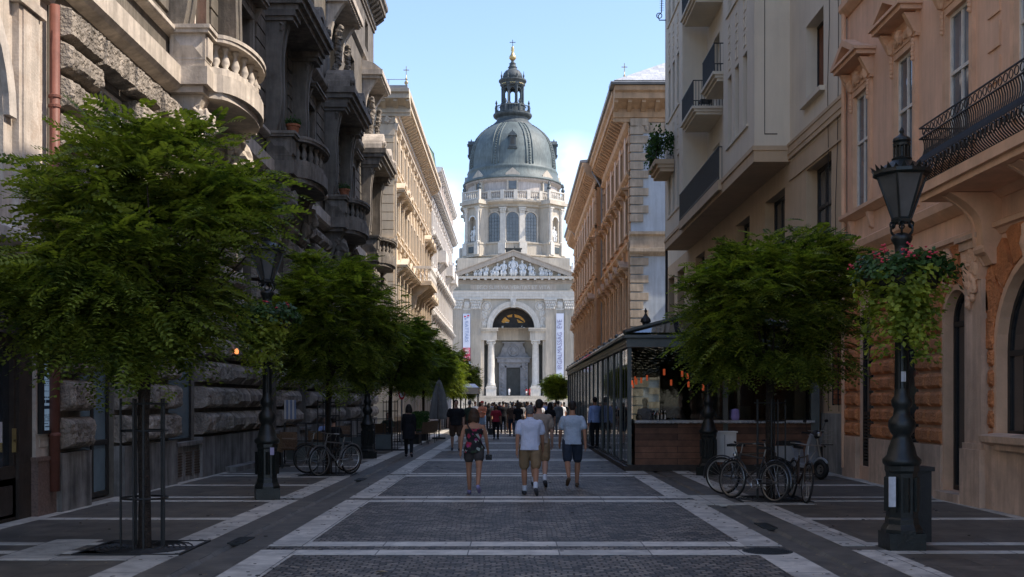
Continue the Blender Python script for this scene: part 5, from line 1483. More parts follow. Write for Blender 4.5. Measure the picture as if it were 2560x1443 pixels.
# banners
m_ban = M('pale_blue_banner', (.52, .55, .63), rough=.8, var=.08, scale=.3, bump=0)
m_banl = M('violet_print', (.20, .19, .30), bump=0)
m_banb = M('blue_print', (.22, .28, .42), bump=0)
m_banr = M('crimson_print', (.45, .05, .10), bump=0)
F = FF(YB, XB)
b1 = thing('banner', 'long vertical banner with a crimson box between the left pilasters of the church', 'banner', (-10.2, YB - .4, 8))
build(G(F).box(-10.95, -9.35, .42, .46, 8.0, 20.75), 'cloth', m_ban, b1)
RD = Matrix.Rotation(R(90), 3, 'X') @ Matrix.Rotation(R(-90), 3, 'Z'); RU = Matrix.Rotation(R(90), 3, 'X') @ Matrix.Rotation(R(90), 3, 'Z')
yt = YB - .49
text("KATTÁRS", 1.1, m_banb, b1, 'lettering', (XB - 10.15, yt, 16.9), RD, .01)
build(G(F).box(-10.93, -9.37, .46, .48, 10.4, 13.35), 'red_box', m_banr, b1)
text("16-17", .78, m_whs, b1, 'date', (XB - 10.15, YB - .5, 11.15), rotF, .01, .82)
for i in range(4):
    build(G(F).box(-10.8 + .1 * (i % 2), -9.5 - .1 * (i % 2), .48, .495, 13.0 - .33 * i, 13.12 - .33 * i), 'print_line', m_whs, b1)
build(G(F).box(-10.85, -9.45, .46, .475, 9.55, 9.7), 'print_line', m_banr, b1); build(G(F).box(-10.85, -9.45, .46, .475, 8.7, 8.85), 'print_line', m_banr, b1)
for du, dv, mm_ in ((-10.5, 20.1, m_banr), (-9.95, 19.9, m_banb), (-10.4, 19.6, m_banb), (-9.8, 20.3, m_banr)):
    build(G(F).ext([(du + .25 * math.cos(k * PI / 5), dv + .18 * math.sin(k * PI / 5)) for k in range(10)], 'w', .46, .475), 'emblem', mm_, b1)
b2 = thing('banner', 'long vertical banner reading IRGALMASSÁG ÉVE between the right pilasters of the church', 'banner', (10.2, YB - .4, 6))
build(G(F).box(9.3, 10.95, .42, .46, 6.5, 20.8), 'cloth', m_ban, b2)
text("IRGALMASSÁG  ÉVE", 1.42, m_banl, b2, 'lettering', (XB + 10.12, yt, 14.05), RU, .01, .88)
# ================= SALMON BUILDING (near right) =================
m_sal = M('salmon_stucco', (.76, .49, .33), rough=.9, var=.1, scale=.9, bump=.2, streak=.17, mottle=.25, mcol=(.58, .37, .25), mscale=.5)
m_salt = M('salmon_stone_trim', (.70, .44, .28), rough=.88, var=.14, scale=2, bump=.2, streak=.08)
m_rus = M('orange_vermiculated_block', (.68, .27, .11), rough=.92, var=.25, scale=2.5, bump=1.0, bscale=22, streak=.25)
m_salp = M('pale_salmon_plinth', (.68, .47, .33), rough=.9, var=.2, scale=1.2, bump=.25, streak=.3, mottle=.4, mcol=(.38, .28, .21), mscale=1.4)
F = FR(7.8)
sb = thing('salmon_building', 'salmon orange building on the right edge with rusticated arches and an iron balcony', 'building', (7.8, 14, 0))
gop = [(23.85, .45, .3, 3.75, False), (21.42, .62, .3, 3.75, False), (18.9, .56, .16, 3.15, True), (15.95, 1.38, 1.19, 2.55, True), (12.2, 1.38, 1.19, 2.55, True), (8.6, 1.38, 1.19, 2.55, True)]
wus = [24.1, 21.45, 18.85, 16.2, 13.6, 11.0, 8.4]
g = G(F)
g.wall(3, 25.28, 0, 4.4, -.5, 0, gop)
g.box(3, 25.28, -.5, 0, 4.4, 5.35)
g.wall(3, 25.28, 5.35, 10.6, -.5, 0, [(u, .5, 6.1, 8.65, False) for u in wus])
g.wall(3, 25.28, 10.6, 15.2, -.5, 0, [(u, .5, 11.35, 13.7, False) for u in wus])
g.wall(3, 25.28, 15.2, 21.0, -.5, 0, [(u, .5, 16.0, 18.0, False) for u in wus])
g.box(3, 25.28, -9, -.52, .02, 21.0)
build(g, 'wall', m_sal, sb)
g = G(F)
for a, b_ in ((24.32, 25.26), (22.06, 23.38), (19.5, 20.78), (17.38, 17.62), (13.6, 14.5), (10.0, 10.8)):
    for k in range(10):
        v = .98 + .335 * k
        if b_ - a > .5: 
            m_ = (a + b_) / 2 + (.12 if k % 2 else -.1)
            g.rock(a, m_ - .012, v, v + .275, 0, .10, .018, .05, k + a); g.rock(m_ + .012, b_, v, v + .275, 0, .10, .018, .05, k + a + 5)
        else: g.rock(a, b_, v, v + .275, 0, .10, .018, .05, k + a)
for uc, h, vb, vt, ar in gop:
    if not ar: continue
    for k in range(9):
        a0, a1 = PI * k / 9 + .035, PI * (k + 1) / 9 - .035
        g.archband(uc, vt, h + .1, min(h + .78, 4.35 - vt + .3), 0, .085, 3, a0, a1)
build(g, 'rusticated_blocks', m_rus, sb)
g = G(F)
for a, b_ in ((24.32, 25.28), (22.04, 23.4), (19.48, 20.8)): g.box(a, b_, 0, .11, 0, .95)
g.box(3, 17.62, 0, .12, 0, 1.05); g.mould(14.4, 17.4, [(.1, 1.02), (.3, 1.1), (.32, 1.2), (.05, 1.24)]); g.box(14.9, 17.1, .12, .2, .98, 1.08)
g.box(19.46, 18.3, 0, .3, 0, .15) if False else g.box(18.36, 19.44, -.3, .25, 0, .15)
build(g, 'plinth', m_salp, sb)
g = G(F)
for uc, h, vb, vt, ar in gop:
    if ar:
        g.archband(uc, vt, h - .01, h + .1, -.2, .06, 16); g.box(uc - h - .1, uc - h + .01, -.2, .06, vb, vt).box(uc + h - .01, uc + h + .1, -.2, .06, vb, vt)
build(g, 'arch_trim', m_salt, sb)
for uc, h, vb, vt, ar in gop:
    if ar: window(sb, F, uc, h, vb, vt, -.12, m_dframe, m_glass, True, 1 if h < 1 else 2, (.99,) if h < 1 else (.97,), .09, name='door' if h < 1 else 'arched_window')
    else:
        window(sb, F, uc, h, vb, vt, -.06, m_dframe, m_glass, False, 0, (.34,), .08, name='shop_window')
        g = G(F)
        for k in range(14): g.box(uc - h + .09, uc + h - .09, -.08, -.05, vb + .08 + k * .075, vb + .12 + k * .075)
        build(g, 'louvre', m_dframe, sb)
g = G(F); g.box(18.42, 18.46, -.3, -.24, 1.0, 1.9).box(18.45, 18.5, -.3, -.2, 1.3, 1.36)
build(g, 'door_handle', MATS['brass'], sb)
# giant pilaster with carved capital
g = G(F); g.box(17.65, 18.3, 0, .16, 1.05, 3.75).box(17.58, 18.37, 0, .22, .0, .95).box(17.62, 18.33, 0, .19, .95, 1.05)
g.box(17.6, 18.35, 0, .24, 4.28, 4.42).box(17.55, 18.4, 0, .3, 4.42, 4.5)
pl = build(g, 'pilaster', m_salp, sb)
g = G(F); rn = random.Random(3)
g.ext([(17.67, 3.75), (18.28, 3.75), (18.38, 4.28), (17.57, 4.28)], 'w', 0, .2)
for k in range(36):
    q = rn.random(); g.blob((17.97 + rn.uniform(-.28, .28) * (.4 + .6 * q), .2, 3.35 + .9 * q), (.07, .05, .09), .5, 6, 5, k, 7)
for k in range(14): g.blob((19.1 + rn.uniform(-.1, .1), .12, 3.8 + rn.uniform(0, .55)), (.07, .09, .09), .5, 6, 5, k, 7)
build(g, 'carved_capital', m_salt, pl)
g = G(F); g.blob((15.95, .16, 4.1), (.16, .14, .32), .4, 10, 8, 3, 6).blob((15.95, .2, 4.28), (.12, .1, .13), .3, 8, 6, 4, 6)
build(g, 'keystone_mask', m_salt, sb)
g = G(F)
g.mould(3, 25.28, [(.04, 4.42), (.1, 4.5), (.16, 4.52), (.16, 4.6), (.03, 4.66)]); g.mould(3, 25.28, [(.04, 5.0), (.14, 5.08), (.2, 5.14), (.22, 5.28), (.03, 5.38)])
g.mould(18.4, 25.28, [(.04, 5.86), (.12, 5.92), (.2, 5.97), (.2, 6.05), (.03, 6.1)])
build(g, 'string_course', m_salt, sb)
g = G(F)
for u in (24.75, 23.45, 22.1, 20.8, 19.5): g.ext([(0, 5.5), (.08, 5.55), (.14, 5.86), (0, 5.86)], 'u', u - .07, u + .07)
build(g, 'sill_brackets', m_salt, sb)
g = G(F); g.mould(3, 25.28, [(.04, 10.7), (.16, 10.8), (.2, 10.85), (.2, 10.98), (.03, 11.02)]); g.mould(3, 25.28, [(.04, 15.2), (.2, 15.3), (.2, 15.45), (.03, 15.5)])
build(g, 'upper_string_course', m_salt, sb)
cornice(sb, F, 3, 25.28, 20.2, 21.7, .8, m_salt, .7)
m_cblue = glass_mat('curtained_glass', (.10, .12, .15), .04)
for u in wus:
    window(sb, F, u, .5, 6.1, 8.65, -.02, m_wframe, m_cblue, False, 1, (.58,), .06)
    surround(sb, F, u, .5, 6.1, 8.65, m_salt, 'tri', wd=.13, pr=.07, hp=.42, hv=9.25, sill=False, name='window_pediment')
    g = G(F); rn = random.Random(int(u))
    g.blob((u, .13, 8.98), (.11, .1, .15), .4, 10, 7, 2, 6)
    for s_ in (-1, 1):
        g.blob((u + s_ * .27, .1, 8.95), (.14, .06, .1), .5, 8, 5, s_ + 3, 7); g.blob((u + s_ * .58, .1, 8.95), (.09, .1, .16), .4, 8, 6, s_, 6)
        for k in range(6): g.blob((u + s_ * .59, .09, 8.72 - k * .07), (.05 - .004 * k, .05, .05), .4, 6, 5, k, 7)
    build(g, 'mask_relief', m_salt, sb)
    window(sb, F, u, .5, 11.35, 13.7, -.02, m_wframe, m_cblue, False, 1, (.62,), .06)
    surround(sb, F, u, .5, 11.35, 13.7, m_salt, 'flat', wd=.13, pr=.07, hp=.3)
    window(sb, F, u, .5, 16, 18, -.14, m_wframe, m_cblue, False, 1, (.62,), .06)
g = G(F)
for m_ in (17.5,):
    for k in range(16): g.box(m_ - .22, m_ + .22, 0, .03, 5.8 + .55 * k, 5.84 + .55 * k).box(m_ - .22, m_ - .2, 0, .03, 5.84 + .55 * k, 6.2 + .55 * k)
build(g, 'panel_lines', m_salt, sb)
g = G(); g.box(6.95, 17, 3, 25.28, 21.72, 21.9)
g.add([(6.95, 3, 21.9), (6.95, 25.28, 21.9), (17, 25.28, 21.9), (17, 3, 21.9), (10, 3, 23.2), (10, 25.28, 23.2)], [(0, 1, 5, 4), (1, 2, 5), (2, 3, 4, 5), (3, 0, 4), (0, 3, 2, 1)])
build(g, 'roof', m_roofg, sb)
# iron balcony
g = G(F); g.box(11, 18.2, 0, .95, 5.1, 5.2).box(10.95, 18.25, 0, 1.02, 5.2, 5.36)
bb = build(g, 'balcony', m_salt, sb)
for u in (17.45, 15.1, 12.6):
    pr = [(0, 3.95)]
    for k in range(15):
        q = k / 14; pr.append((.12 + .1 * math.sin(q * PI * 1.2) * (1 - q) + .68 * q ** 2.6 + .05 * math.sin(q * 2 * PI), 3.95 + 1.14 * q))
    pr += [(0, 5.09)]
    g = G(F); g.ext(pr, 'u', u - .17, u + .17); g.ext([(p[0] + .035 if 0 < i < 16 else p[0], p[1]) for i, p in enumerate(pr)], 'u', u - .2, u - .13); g.ext([(p[0] + .035 if 0 < i < 16 else p[0], p[1]) for i, p in enumerate(pr)], 'u', u + .13, u + .2)
    g.tube([(u - .19, .2, 4.2), (u + .19, .2, 4.2)], .1, 10)
    build(g, 'scroll_console', m_salt, bb)
g = G(F)
def bar(u, wf=1.0, side=None):
    pts = []
    for i in range(9):
        q = i / 8; bul = .17 * math.sin(min(1, q / .62) * PI) ** 1.0 * (1 if q < .62 else 0) - .03 * math.sin(max(0, q - .62) / .38 * PI)
        v = 5.38 + .78 * q
        pts.append((u, wf + bul - .04, v) if side is None else (side[0] + side[1] * bul, u, v))
    g.tube(pts, .012, 4)
for k in range(96): bar(11.05 + k * .0745, .97)
for k in range(47): g.torus((11.15 + k * .15, 1.12, 5.56), .07, .012, 'w', 9, 4, 0, 4.5)
for k in range(8): bar(.1 + k * .11, side=(18.17, 1))
for v in (5.39, 6.16, 6.34): g.tube([(11, .96, v), (18.2, .96, v), (18.2, .02, v)], .016, 5)
for k in range(42): g.torus((11.2 + k * .166, .96, 6.25), .062, .009, 'w', 10, 4); 
for k in range(42): g.torus((11.2 + k * .166 + .083, 1.06, 5.62), .05, .008, 'w', 9, 4)
for k in range(5): g.torus((18.2, .15 + k * .17, 6.25), .062, .009, 'u', 10, 4)
build(g, 'iron_railing', m_iron, bb)
g = G(F).tube([(25.2, .1, .2), (25.2, .1, 20)], .055, 8)
build(g, 'downpipe', m_salt, sb)

# ================= MODERN BEIGE BUILDING =================
m_bei = M('beige_render', (.71, .62, .48), rough=.9, var=.07, scale=.6, bump=.1, streak=.07, mottle=.2, mcol=(.58, .51, .40), mscale=.6)
m_beid = M('tan_lower_render', (.56, .41, .26), rough=.88, var=.1, scale=.7, bump=.1, streak=.08)
m_line = M('dark_joint', (.06, .05, .04), bump=0)
F = FR(7.8); F2 = FR(6.8)
be = thing('beige_building', 'plain beige building on the right with projecting bays, slit windows and iron balconies', 'building', (7.8, 37, 0))
lop = [(27.65, 1.15), (32.3, 1.25), (36.8, 1.1), (40.9, 1.1), (45.2, 1.1)]
g = G(F)
g.wall(25.32, 48.4, 0, 4.3, -.5, 0, [(26.0, .45, 1.65, 3.6, False)] + [(a, .95, .4, 3.5, False) for a in (29, 33, 37, 41, 45)])
g.wall(25.32, 48.4, 4.3, 8.5, -.5, 0, [(a, h, 4.6, 7.9, False) for a, h in lop])
build(g, 'lower_wall', m_beid, be)
g = G(F)
fl = [9.67 + 4.2 * i for i in range(5)]
for i, v in enumerate(fl):
    v0, v1 = (8.5, 13.2) if i == 0 else (13.2 + 4.2 * (i - 1), 13.2 + 4.2 * i)
    g.wall(25.32, 48.4, v0, v1, -.5, 0, [(28.0, .82, v, v + 2.05, False), (37.1, .7, v - .6, v + 1.9, False), (41.6, .7, v - .6, v + 1.9, False)])
g.box(25.32, 48.4, -12, -.52, .02, 33)
g.box(25.32, 48.4, -6, 0, 30, 33)  # unseen top, raised so the building shades the left facade
build(g, 'upper_wall', m_bei, be)
g = G(F); g.wall(48.42, 55, 0, 8.5, -.5, 0, [(50.4, 1.0, 4.6, 7.9, False), (53.4, 1.0, 4.6, 7.9, False)]); g.box(48.42, 55, -12, -.52, .02, 8.5)
build(g, 'far_lower_wall', m_beid, be)
g = G(F); g.box(48.42, 55, -12, 0, 8.5, 24)
build(g, 'far_upper_wall', m_bei, be)
for a in (50.4, 53.4): window(be, F, a, 1.0, 4.6, 7.9, -.3, m_dframe, m_glass, False, 2, (.35, .68), .09)
m_rblind = M('rust_roller_blind', (.17, .075, .04), rough=.75, var=.2, scale=2, bump=0)
for i, v in enumerate(fl):
    window(be, F, 28.0, .82, v, v + 2.05, -.3, m_dframe, m_rblind if i == 0 else m_glass, False, 1, ())
    build(G(F).box(27.05, 28.95, 0, .14, v - .12, v), 'window_sill', m_bei, be)
    for a in (37.1, 41.6): window(be, F, a, .7, v - .6, v + 1.9, -.3, m_dframe, m_glass, False, 1, (.7,))
for a, h in lop: window(be, F, a, h, 4.6, 7.9, -.3, m_dframe, m_glassb if a < 34 else m_glass, False, 2, (.35, .68), .09)
for a in (29, 33, 37, 41, 45): window(be, F, a, .95, .4, 3.5, -.3, m_dframe, m_glass, False, 1, ())
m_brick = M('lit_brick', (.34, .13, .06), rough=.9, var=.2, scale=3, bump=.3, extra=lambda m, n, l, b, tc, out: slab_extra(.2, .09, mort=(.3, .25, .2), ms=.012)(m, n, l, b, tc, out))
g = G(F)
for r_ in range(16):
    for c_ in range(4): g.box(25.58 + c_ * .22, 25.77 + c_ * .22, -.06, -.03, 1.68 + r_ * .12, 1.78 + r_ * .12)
build(g, 'brick_reflection', m_brick, be)  # bricks mirrored in the lattice window, laid in as coloured tiles
g = G(F)
for c_ in range(3): g.box(25.55 + c_ * .44, 25.575 + c_ * .44, -.05, .0, 1.65, 3.6)
build(g, 'window_grille', m_iron, be)
build(G(F).box(25.34, 27.2, 0, .06, 0, 1.45), 'grey_plinth', M('grey_cement', (.33, .32, .29), var=.2, streak=.4), be)
g = G(F)
g.box(25.32, 30.48, 0, .07, 8.55, 8.97).box(25.32, 30.48, 0, .04, 7.95, 8.0).box(25.32, 30.48, .0, .09, 8.9, 8.99).box(25.32, 30.48, .0, .09, 8.68, 8.72)
build(g, 'band_course', m_beid, be)
# projecting bays with one soffit slab
g = G(F); g.box(30.45, 48.42, .0, 1.03, 8.5, 8.82).box(30.42, 35.1, 0, 1.07, 8.82, 8.95).box(35.1, 43.4, .0, 1.16, 8.62, 8.95).box(43.4, 48.42, 0, 1.07, 8.82, 8.95)
build(g, 'bay_soffit', m_beid, be)
for bi, (a, b_) in enumerate(((30.5, 35.0), (43.5, 48.4))):
    us = [a + 1.25, a + 2.4, a + 3.5] if bi == 0 else [a + 1.2, a + 2.4, a + 3.6]
    g = G(F2)
    for i, v in enumerate(fl):
        v0, v1 = (8.95, 13.2) if i == 0 else (13.2 + 4.2 * (i - 1), 13.2 + 4.2 * i)
        g.wall(a, b_, v0, v1, -.3, 0, [(u, .3, v + .15, v + 2.3, False) for u in us])
    g.F = F; g.box(a, a + .25, 0, .7, 8.95, 30).box(b_ - .25, b_, 0, .7, 8.95, 30).box(a + .25, b_ - .25, .0, .65, 29.9, 30)
    bay = build(g, 'bay', m_bei, be)
    for i, v in enumerate(fl[:3]):
        for u in us:
            window(bay, F2, u, .3, v + .15, v + 2.3, -.16, m_bframe, m_glass, False, 0, (), .04, name='slit_window')
    g = G(F2)
    for i, v in enumerate(fl[:3]):
        g.box(us[0] - .45, us[-1] + .45, 0, .05, v + .05, v + .13)
        for u in us:
            for k in range(3):
                z = v + 2.5 + .52 * k
                g.box(u - .17, u + .17, 0, .02, z, z + .035).box(u - .17, u - .14, 0, .02, z + .035, z + .38).box(u + .14, u + .17, 0, .02, z + .035, z + .38).box(u - .14, u + .14, 0, .02, z + .345, z + .38)
    build(g, 'embossed_panels', m_bei, bay)
g = G(FF(30.5, 7.8)); g.box(-.72, -.7, 0, .006, 9.3, 30).box(-.72, -.35, 0, .006, 9.28, 9.31)
build(g, 'panel_joint', m_line, be)
def railing(th, a, b_, w0, w1, v, h, name='railing', mat=m_iron, step=.11):
    g = G(F)
    n = int((b_ - a) / step)
    for k in range(n + 1): u = a + (b_ - a) * k / n; g.box(u - .009, u + .009, w1 - .02, w1, v, v + h)
    n = max(1, int((w1 - w0) / step))
    for k in range(n): w_ = w0 + (w1 - w0) * k / n; g.box(a - .01, a + .01, w_, w_ + .018, v, v + h); g.box(b_ - .01, b_ + .01, w_, w_ + .018, v, v + h)
    g.box(a - .02, b_ + .02, w1 - .03, w1 + .01, v + h, v + h + .03).box(a - .02, a + .02, w0, w1, v + h, v + h + .03).box(b_ - .02, b_ + .02, w0, w1, v + h, v + h + .03)
    g.box(a, b_, w1 - .03, w1 + .01, v + .06, v + .09)
    return build(g, name, mat, th)
railing(be, 35.1, 43.4, 1.02, 1.14, 8.95, 1.05)
g = G(F); g.ext([(35.3, 9.95), (42, 9.95), (41, 10.15), (38.5, 10.5), (37, 10.3)], 'w', .9, 1.0)
for i in range(3):
    v = 12.75 + 4.2 * i
    for a, b_ in ((36.1, 38.3), (40.3, 43.0)):
        g = G(F); g.box(a, b_, 0, 1.0, v - .3, v - .2).box(a - .05, b_ + .05, 0, 1.08, v - .2, v - .1).box(a - .1, b_ + .1, 0, 1.16, v - .1, v)
        bl = build(g, 'balcony', m_bei, be)
        railing(bl, a, b_, 0, 1.1, v, .95)
tag(build(G(F).box(40.7, 41.3, .3, .75, 13.1, 13.14).box(40.7, 40.75, .3, .35, 12.76, 13.1).box(41.25, 41.3, .3, .35, 12.76, 13.1).box(40.7, 40.75, .7, .75, 12.76, 13.1).box(41.25, 41.3, .7, .75, 12.76, 13.1).box(40.7, 41.3, .3, .34, 13.14, 13.55), 'balcony_chair', m_dframe), 'dark chair on the lower left balcony of the beige building', 'chair')
# flower balcony on the far bay
g = G(F2); g.box(45.8, 47.9, 0, .6, 11.5, 11.65).box(45.75, 47.95, 0, .7, 11.65, 11.8).box(45.7, 48.0, 0, .82, 11.8, 12.0)
fb = build(g, 'balcony', m_beid, be)
F_, F = F, F2
railing(fb, 45.8, 47.9, 0, .75, 12.0, .9)
F = F_
pt = thing('balcony_plants', 'dark trailing plants over the railing of the far flowery balcony', 'plants', (6.0, 46.8, 12.6))
g = G(F2); rn = random.Random(9)
for k in range(1100):
    u = rn.uniform(45.7, 48.0); s_ = rn.random()
    p = Vector((u, .75 + rn.gauss(0, .11), 12.65 + rn.gauss(0, .25) + .25 * math.sin(u * 5))) if s_ < .7 else Vector((45.8 + rn.gauss(0, .1), rn.uniform(0, .8), 12.7 + rn.gauss(0, .25)))
    q = .08; a = rn.uniform(0, 6.3)
    g.add([tuple(p), tuple(p + Vector((math.cos(a), math.sin(a), .5)) * q), tuple(p + Vector((0, 0, q * 1.4))), tuple(p + Vector((-math.sin(a), math.cos(a), .3)) * q)], [(0, 1, 2, 3)])
build(g, 'foliage', m_dleaf, pt, recalc=False)
an = thing('antenna', 'thin metal antenna sticking out of the far edge of the beige building', 'antenna', (6.8, 48.3, 18.7))
g = G(); g.tube([(6.8, 48.2, 18.75), (6.5, 48.2, 18.75), (6.45, 48.2, 18.95), (6.6, 48.2, 19.1), (6.62, 48.2, 19.9)], .025, 6)
g.torus((6.5, 48.2, 18.95), .12, .02, 'w', 12, 4)
build(g, 'mast', m_iron, an)
g = G()
for k in range(7): g.tube([(6.52, 48.2, 19.2 + k * .1), (6.72, 48.2, 19.2 + k * .1)], .008, 4)
build(g, 'elements', m_iron, an)
g = G(F2).tube([(48.45, -.06, .2), (48.45, -.06, 30)], .06, 8)
build(g, 'downpipe', m_iron, be)

# ================= CAFE PAVILION =================
m_met = M('grey_green_steel', (.09, .10, .09), rough=.45, var=.2, scale=3, bump=.05, spec=.5)
m_planks = M('brown_plank', (.15, .060, .035), rough=.6, var=.4, scale=3, bump=.2, streak=.3, extra=slab_extra(2.2, .16, mort=(.2, .2, .2), ms=.006))
def plank_extra(m, n, l, b, tc, out):
    mp = n.new('ShaderNodeMapping'); mp.inputs['Rotation'].default_value = (R(90), 0, 0); l(tc.outputs['Object'], mp.inputs[0])
    br = n.new('ShaderNodeTexBrick'); br.inputs['Scale'].default_value = 1; br.inputs['Brick Width'].default_value = 2.4; br.inputs['Row Height'].default_value = .155; br.inputs['Mortar Size'].default_value = .005
    br.inputs['Color1'].default_value = (.6, .6, .6, 1); br.inputs['Color2'].default_value = (1.4, 1.35, 1.3, 1); br.inputs['Mortar'].default_value = (.1, .1, .1, 1)
    l(mp.outputs[0], br.inputs[0]); x = n.new('ShaderNodeMixRGB'); x.blend_type = 'MULTIPLY'; x.inputs[0].default_value = 1
    l(out, x.inputs[1]); l(br.outputs[0], x.inputs[2]); l(x.outputs[0], b.inputs['Base Color'])
m_cpl = M('counter_planks', (.12, .06, .036), rough=.6, var=.45, scale=2.5, bump=.2, extra=plank_extra)
m_cg = clear_glass('pavilion_glass', (.6, .64, .62), .0)
m_rg = clear_glass('dusty_roof_glass', (.42, .46, .46), .12)
pv = thing('cafe_pavilion', 'dark steel and glass cafe pavilion with a brown plank counter across its front', 'pavilion', (5.3, 40, 0))
PX0, PX1, PY0, PY1 = 2.9, 7.6, 27.0, 57.0
g = G(); g.box(PX0 - .04, PX1, PY0, PY1, .0, .16).box(PX0 - .12, PX0 - .04, PY0, PY1, .0, .12)
build(g, 'deck', m_wood, pv)
g = G(); g.box(PX0 + .14, PX1 - .1, PY0 + .02, PY0 + .3, .16, 1.2)
build(g, 'counter', m_cpl, pv)
g = G(); g.box(PX0 + .12, PX1 - .08, PY0 - .06, PY0 + .4, 1.2, 1.27)
rn = random.Random(1)
for k in range(40): g.blob((PX0 + .2 + k * .112, PY0 - .05, 1.22), (.07, .04, .03), .4, 6, 4, k, 6)
build(g, 'counter_top', M('pale_worn_top', (.36, .35, .33), var=.3, scale=6), pv)
ys = [PY0 + .06 + i * 1.996 for i in range(16)]
for y in ys:
    build(G().box(PX0 - .05, PX0 + .05, y - .05, y + .05, .16, 3.1), 'post', m_met, pv)
for x in (4.35, 5.3, 7.5):
    if x != 4.35: build(G().box(x - .06, x + .06, PY0, PY0 + .12, .16, 3.1), 'post', m_met, pv)
for y in ys[::2]: build(G().box(PX1 - .05, PX1 + .05, y - .05, y + .05, .16, 3.1), 'post', m_met, pv)
g = G(); g.box(PX0 - .08, PX1 + .08, PY0 - .04, PY0 + .14, 3.1, 3.32).box(PX0 - .14, PX1 + .1, PY0 - .12, PY0 + .14, 3.33, 3.40)
g.box(PX0 - .08, PX0 + .08, PY0 + .14, PY1, 3.1, 3.32).box(PX0 - .18, PX0 + .08, PY0 + .14, PY1, 3.33, 3.40).box(PX1 - .08, PX1 + .08, PY0 + .14, PY1, 3.1, 3.32)
g.box(PX0 - .1, PX0 - .081, PY0, PY1, 3.18, 3.21)
build(g, 'eave_beam', m_met, pv)
for y0, y1 in zip(ys[:-1], ys[1:]):
    build(G().box(PX0 - .012, PX0 + .012, y0 + .05, y1 - .05, .2, 3.08), 'glass_pane', m_cg, pv)
    build(G().box(PX0 - .02, PX0 + .02, (y0 + y1) / 2 - .018, (y0 + y1) / 2 + .018, .18, 3.1), 'mullion', m_met, pv)
build(G().box(PX0 + .08, 5.22, PY0 + .05, PY0 + .07, 1.28, 3.08), 'front_glass', m_cg, pv)
build(G().box(5.38, 7.42, PY0 + .05, PY0 + .07, 1.28, 3.08), 'front_glass', m_cg, pv)
RZ = 4.15; RXc = 5.25
g = G(); g.add([(PX0 - .15, PY0 - .1, 3.41), (PX1 + .1, PY0 - .1, 3.41), (PX1 + .1, PY1, 3.41), (PX0 - .15, PY1, 3.41), (RXc, PY0 + 2.0, RZ), (RXc, PY1 - 2, RZ)], [(0, 1, 4), (1, 2, 5, 4), (2, 3, 5), (3, 0, 4, 5)])
o = [(x, y, z + .05) for x, y, z in g.v]; g.add(o, [(0, 1, 4), (1, 2, 5, 4), (2, 3, 5), (3, 0, 4, 5)]); g.add([g.v[0], g.v[1], g.v[7], g.v[6]], [(0, 1, 2, 3)]); g.add([g.v[3], g.v[0], g.v[6], g.v[9]], [(0, 1, 2, 3)])
build(g, 'glass_roof', m_rg, pv)
g = G(); g.tube([(PX0 - .15, PY0 - .1, 3.47), (RXc, PY0 + 2, RZ + .06), (PX1 + .1, PY0 - .1, 3.47)], .06, 5); g.tube([(RXc, PY0 + 2, RZ + .06), (RXc, PY1 - 2, RZ + .06)], .06, 5)
for y in ys[1:-1]: g.tube([(PX0 - .15, y, 3.47), (PX0 + .45, y, 3.66)], .045, 5); g.sph((PX0 - .12, y, 3.49), (.07, .16, .06), 6, 4)
build(g, 'roof_ribs', m_met, pv)
g = G()
for y in ys[1:]:
    g.tube([(PX0, y, 3.2), (RXc, y, 3.95), (PX1, y, 3.2)], .03, 4); g.box(PX0, PX1, y - .02, y + .02, 3.0, 3.04)
    for q in range(6): g.tube([(PX0 + .4 + q * .7, y, 3.02), (PX0 + .75 + q * .7, y, 3.3 + .1 * q if q < 3 else 3.8 - .1 * q), (PX0 + 1.1 + q * .7, y, 3.02)], .012, 4)
build(g, 'roof_trusses', m_met, pv)
g = G(); g.lathe(3.45, 28.2, [(.12, 3.5), (.14, 3.6), (.07, 3.66), (.09, 3.78), (.14, 3.82), (.12, 3.9), (.05, 3.98), (.02, 4.05), (.04, 4.1), (.005, 4.18)], 12)
build(g, 'roof_ornament', m_iron, pv)
# brick back wall and shelves of the cafe
g = G(); g.box(6.2, 7.5, 30.2, 30.4, .16, 3.0)
build(g, 'brick_backdrop', m_brick, pv)
g = G(); g.box(4.6, 6.2, 33.8, 34.0, .16, 2.9)
build(g, 'bar_wall', m_wood, pv)
tag(build(G().box(5.75, 6.15, 28.0, 28.5, 1.27, 1.62), 'cardboard_box', M('kraft_box', (.22, .13, .08), var=.1)), 'small brown box on the counter left of the tree trunk', 'box')
tag(build(G().box(6.7, 7.25, 28.0, 28.5, 1.27, 1.62), 'cardboard_box', M('kraft_box2', (.15, .10, .07), var=.1)), 'wide dark brown box on the counter right of the tree trunk', 'box')
def pendants():
    t = thing('pendant_lamp', 'x', 'pendant lamp', (0, 0, 0), 'small red glowing lamps hung in the cafe pavilion')
    build(G().tube([(0, 0, .13), (0, 0, 1.0)], .008, 4), 'cord', m_iron, t)
    build(G().lathe(0, 0, [(.028, 0), (.032, .02), (.032, .15), (.028, .17)], 8), 'tube_shade', emit('red_glow', (1, .16, .06), .3), t)
    return t
p0 = pendants(); spots = [(4.07, 29.2, 2.45), (4.65, 29.8, 2.42), (4.72, 29.3, 2.35), (4.55, 31.2, 2.2), (5.02, 31, 2.15), (5.6, 28.7, 2.38), (6.0, 28.9, 2.34), (3.35, 29.5, 2.2), (3.2, 32, 2.35), (3.55, 31.5, 2.3), (3.9, 33, 2.3), (4.2, 34, 2.4), (3.3, 36, 2.35), (4.1, 37, 2.2), (3.6, 40, 2.3), (4.4, 40, 2.35), (3.4, 44, 2.3), (5.3, 30.2, 2.05)]
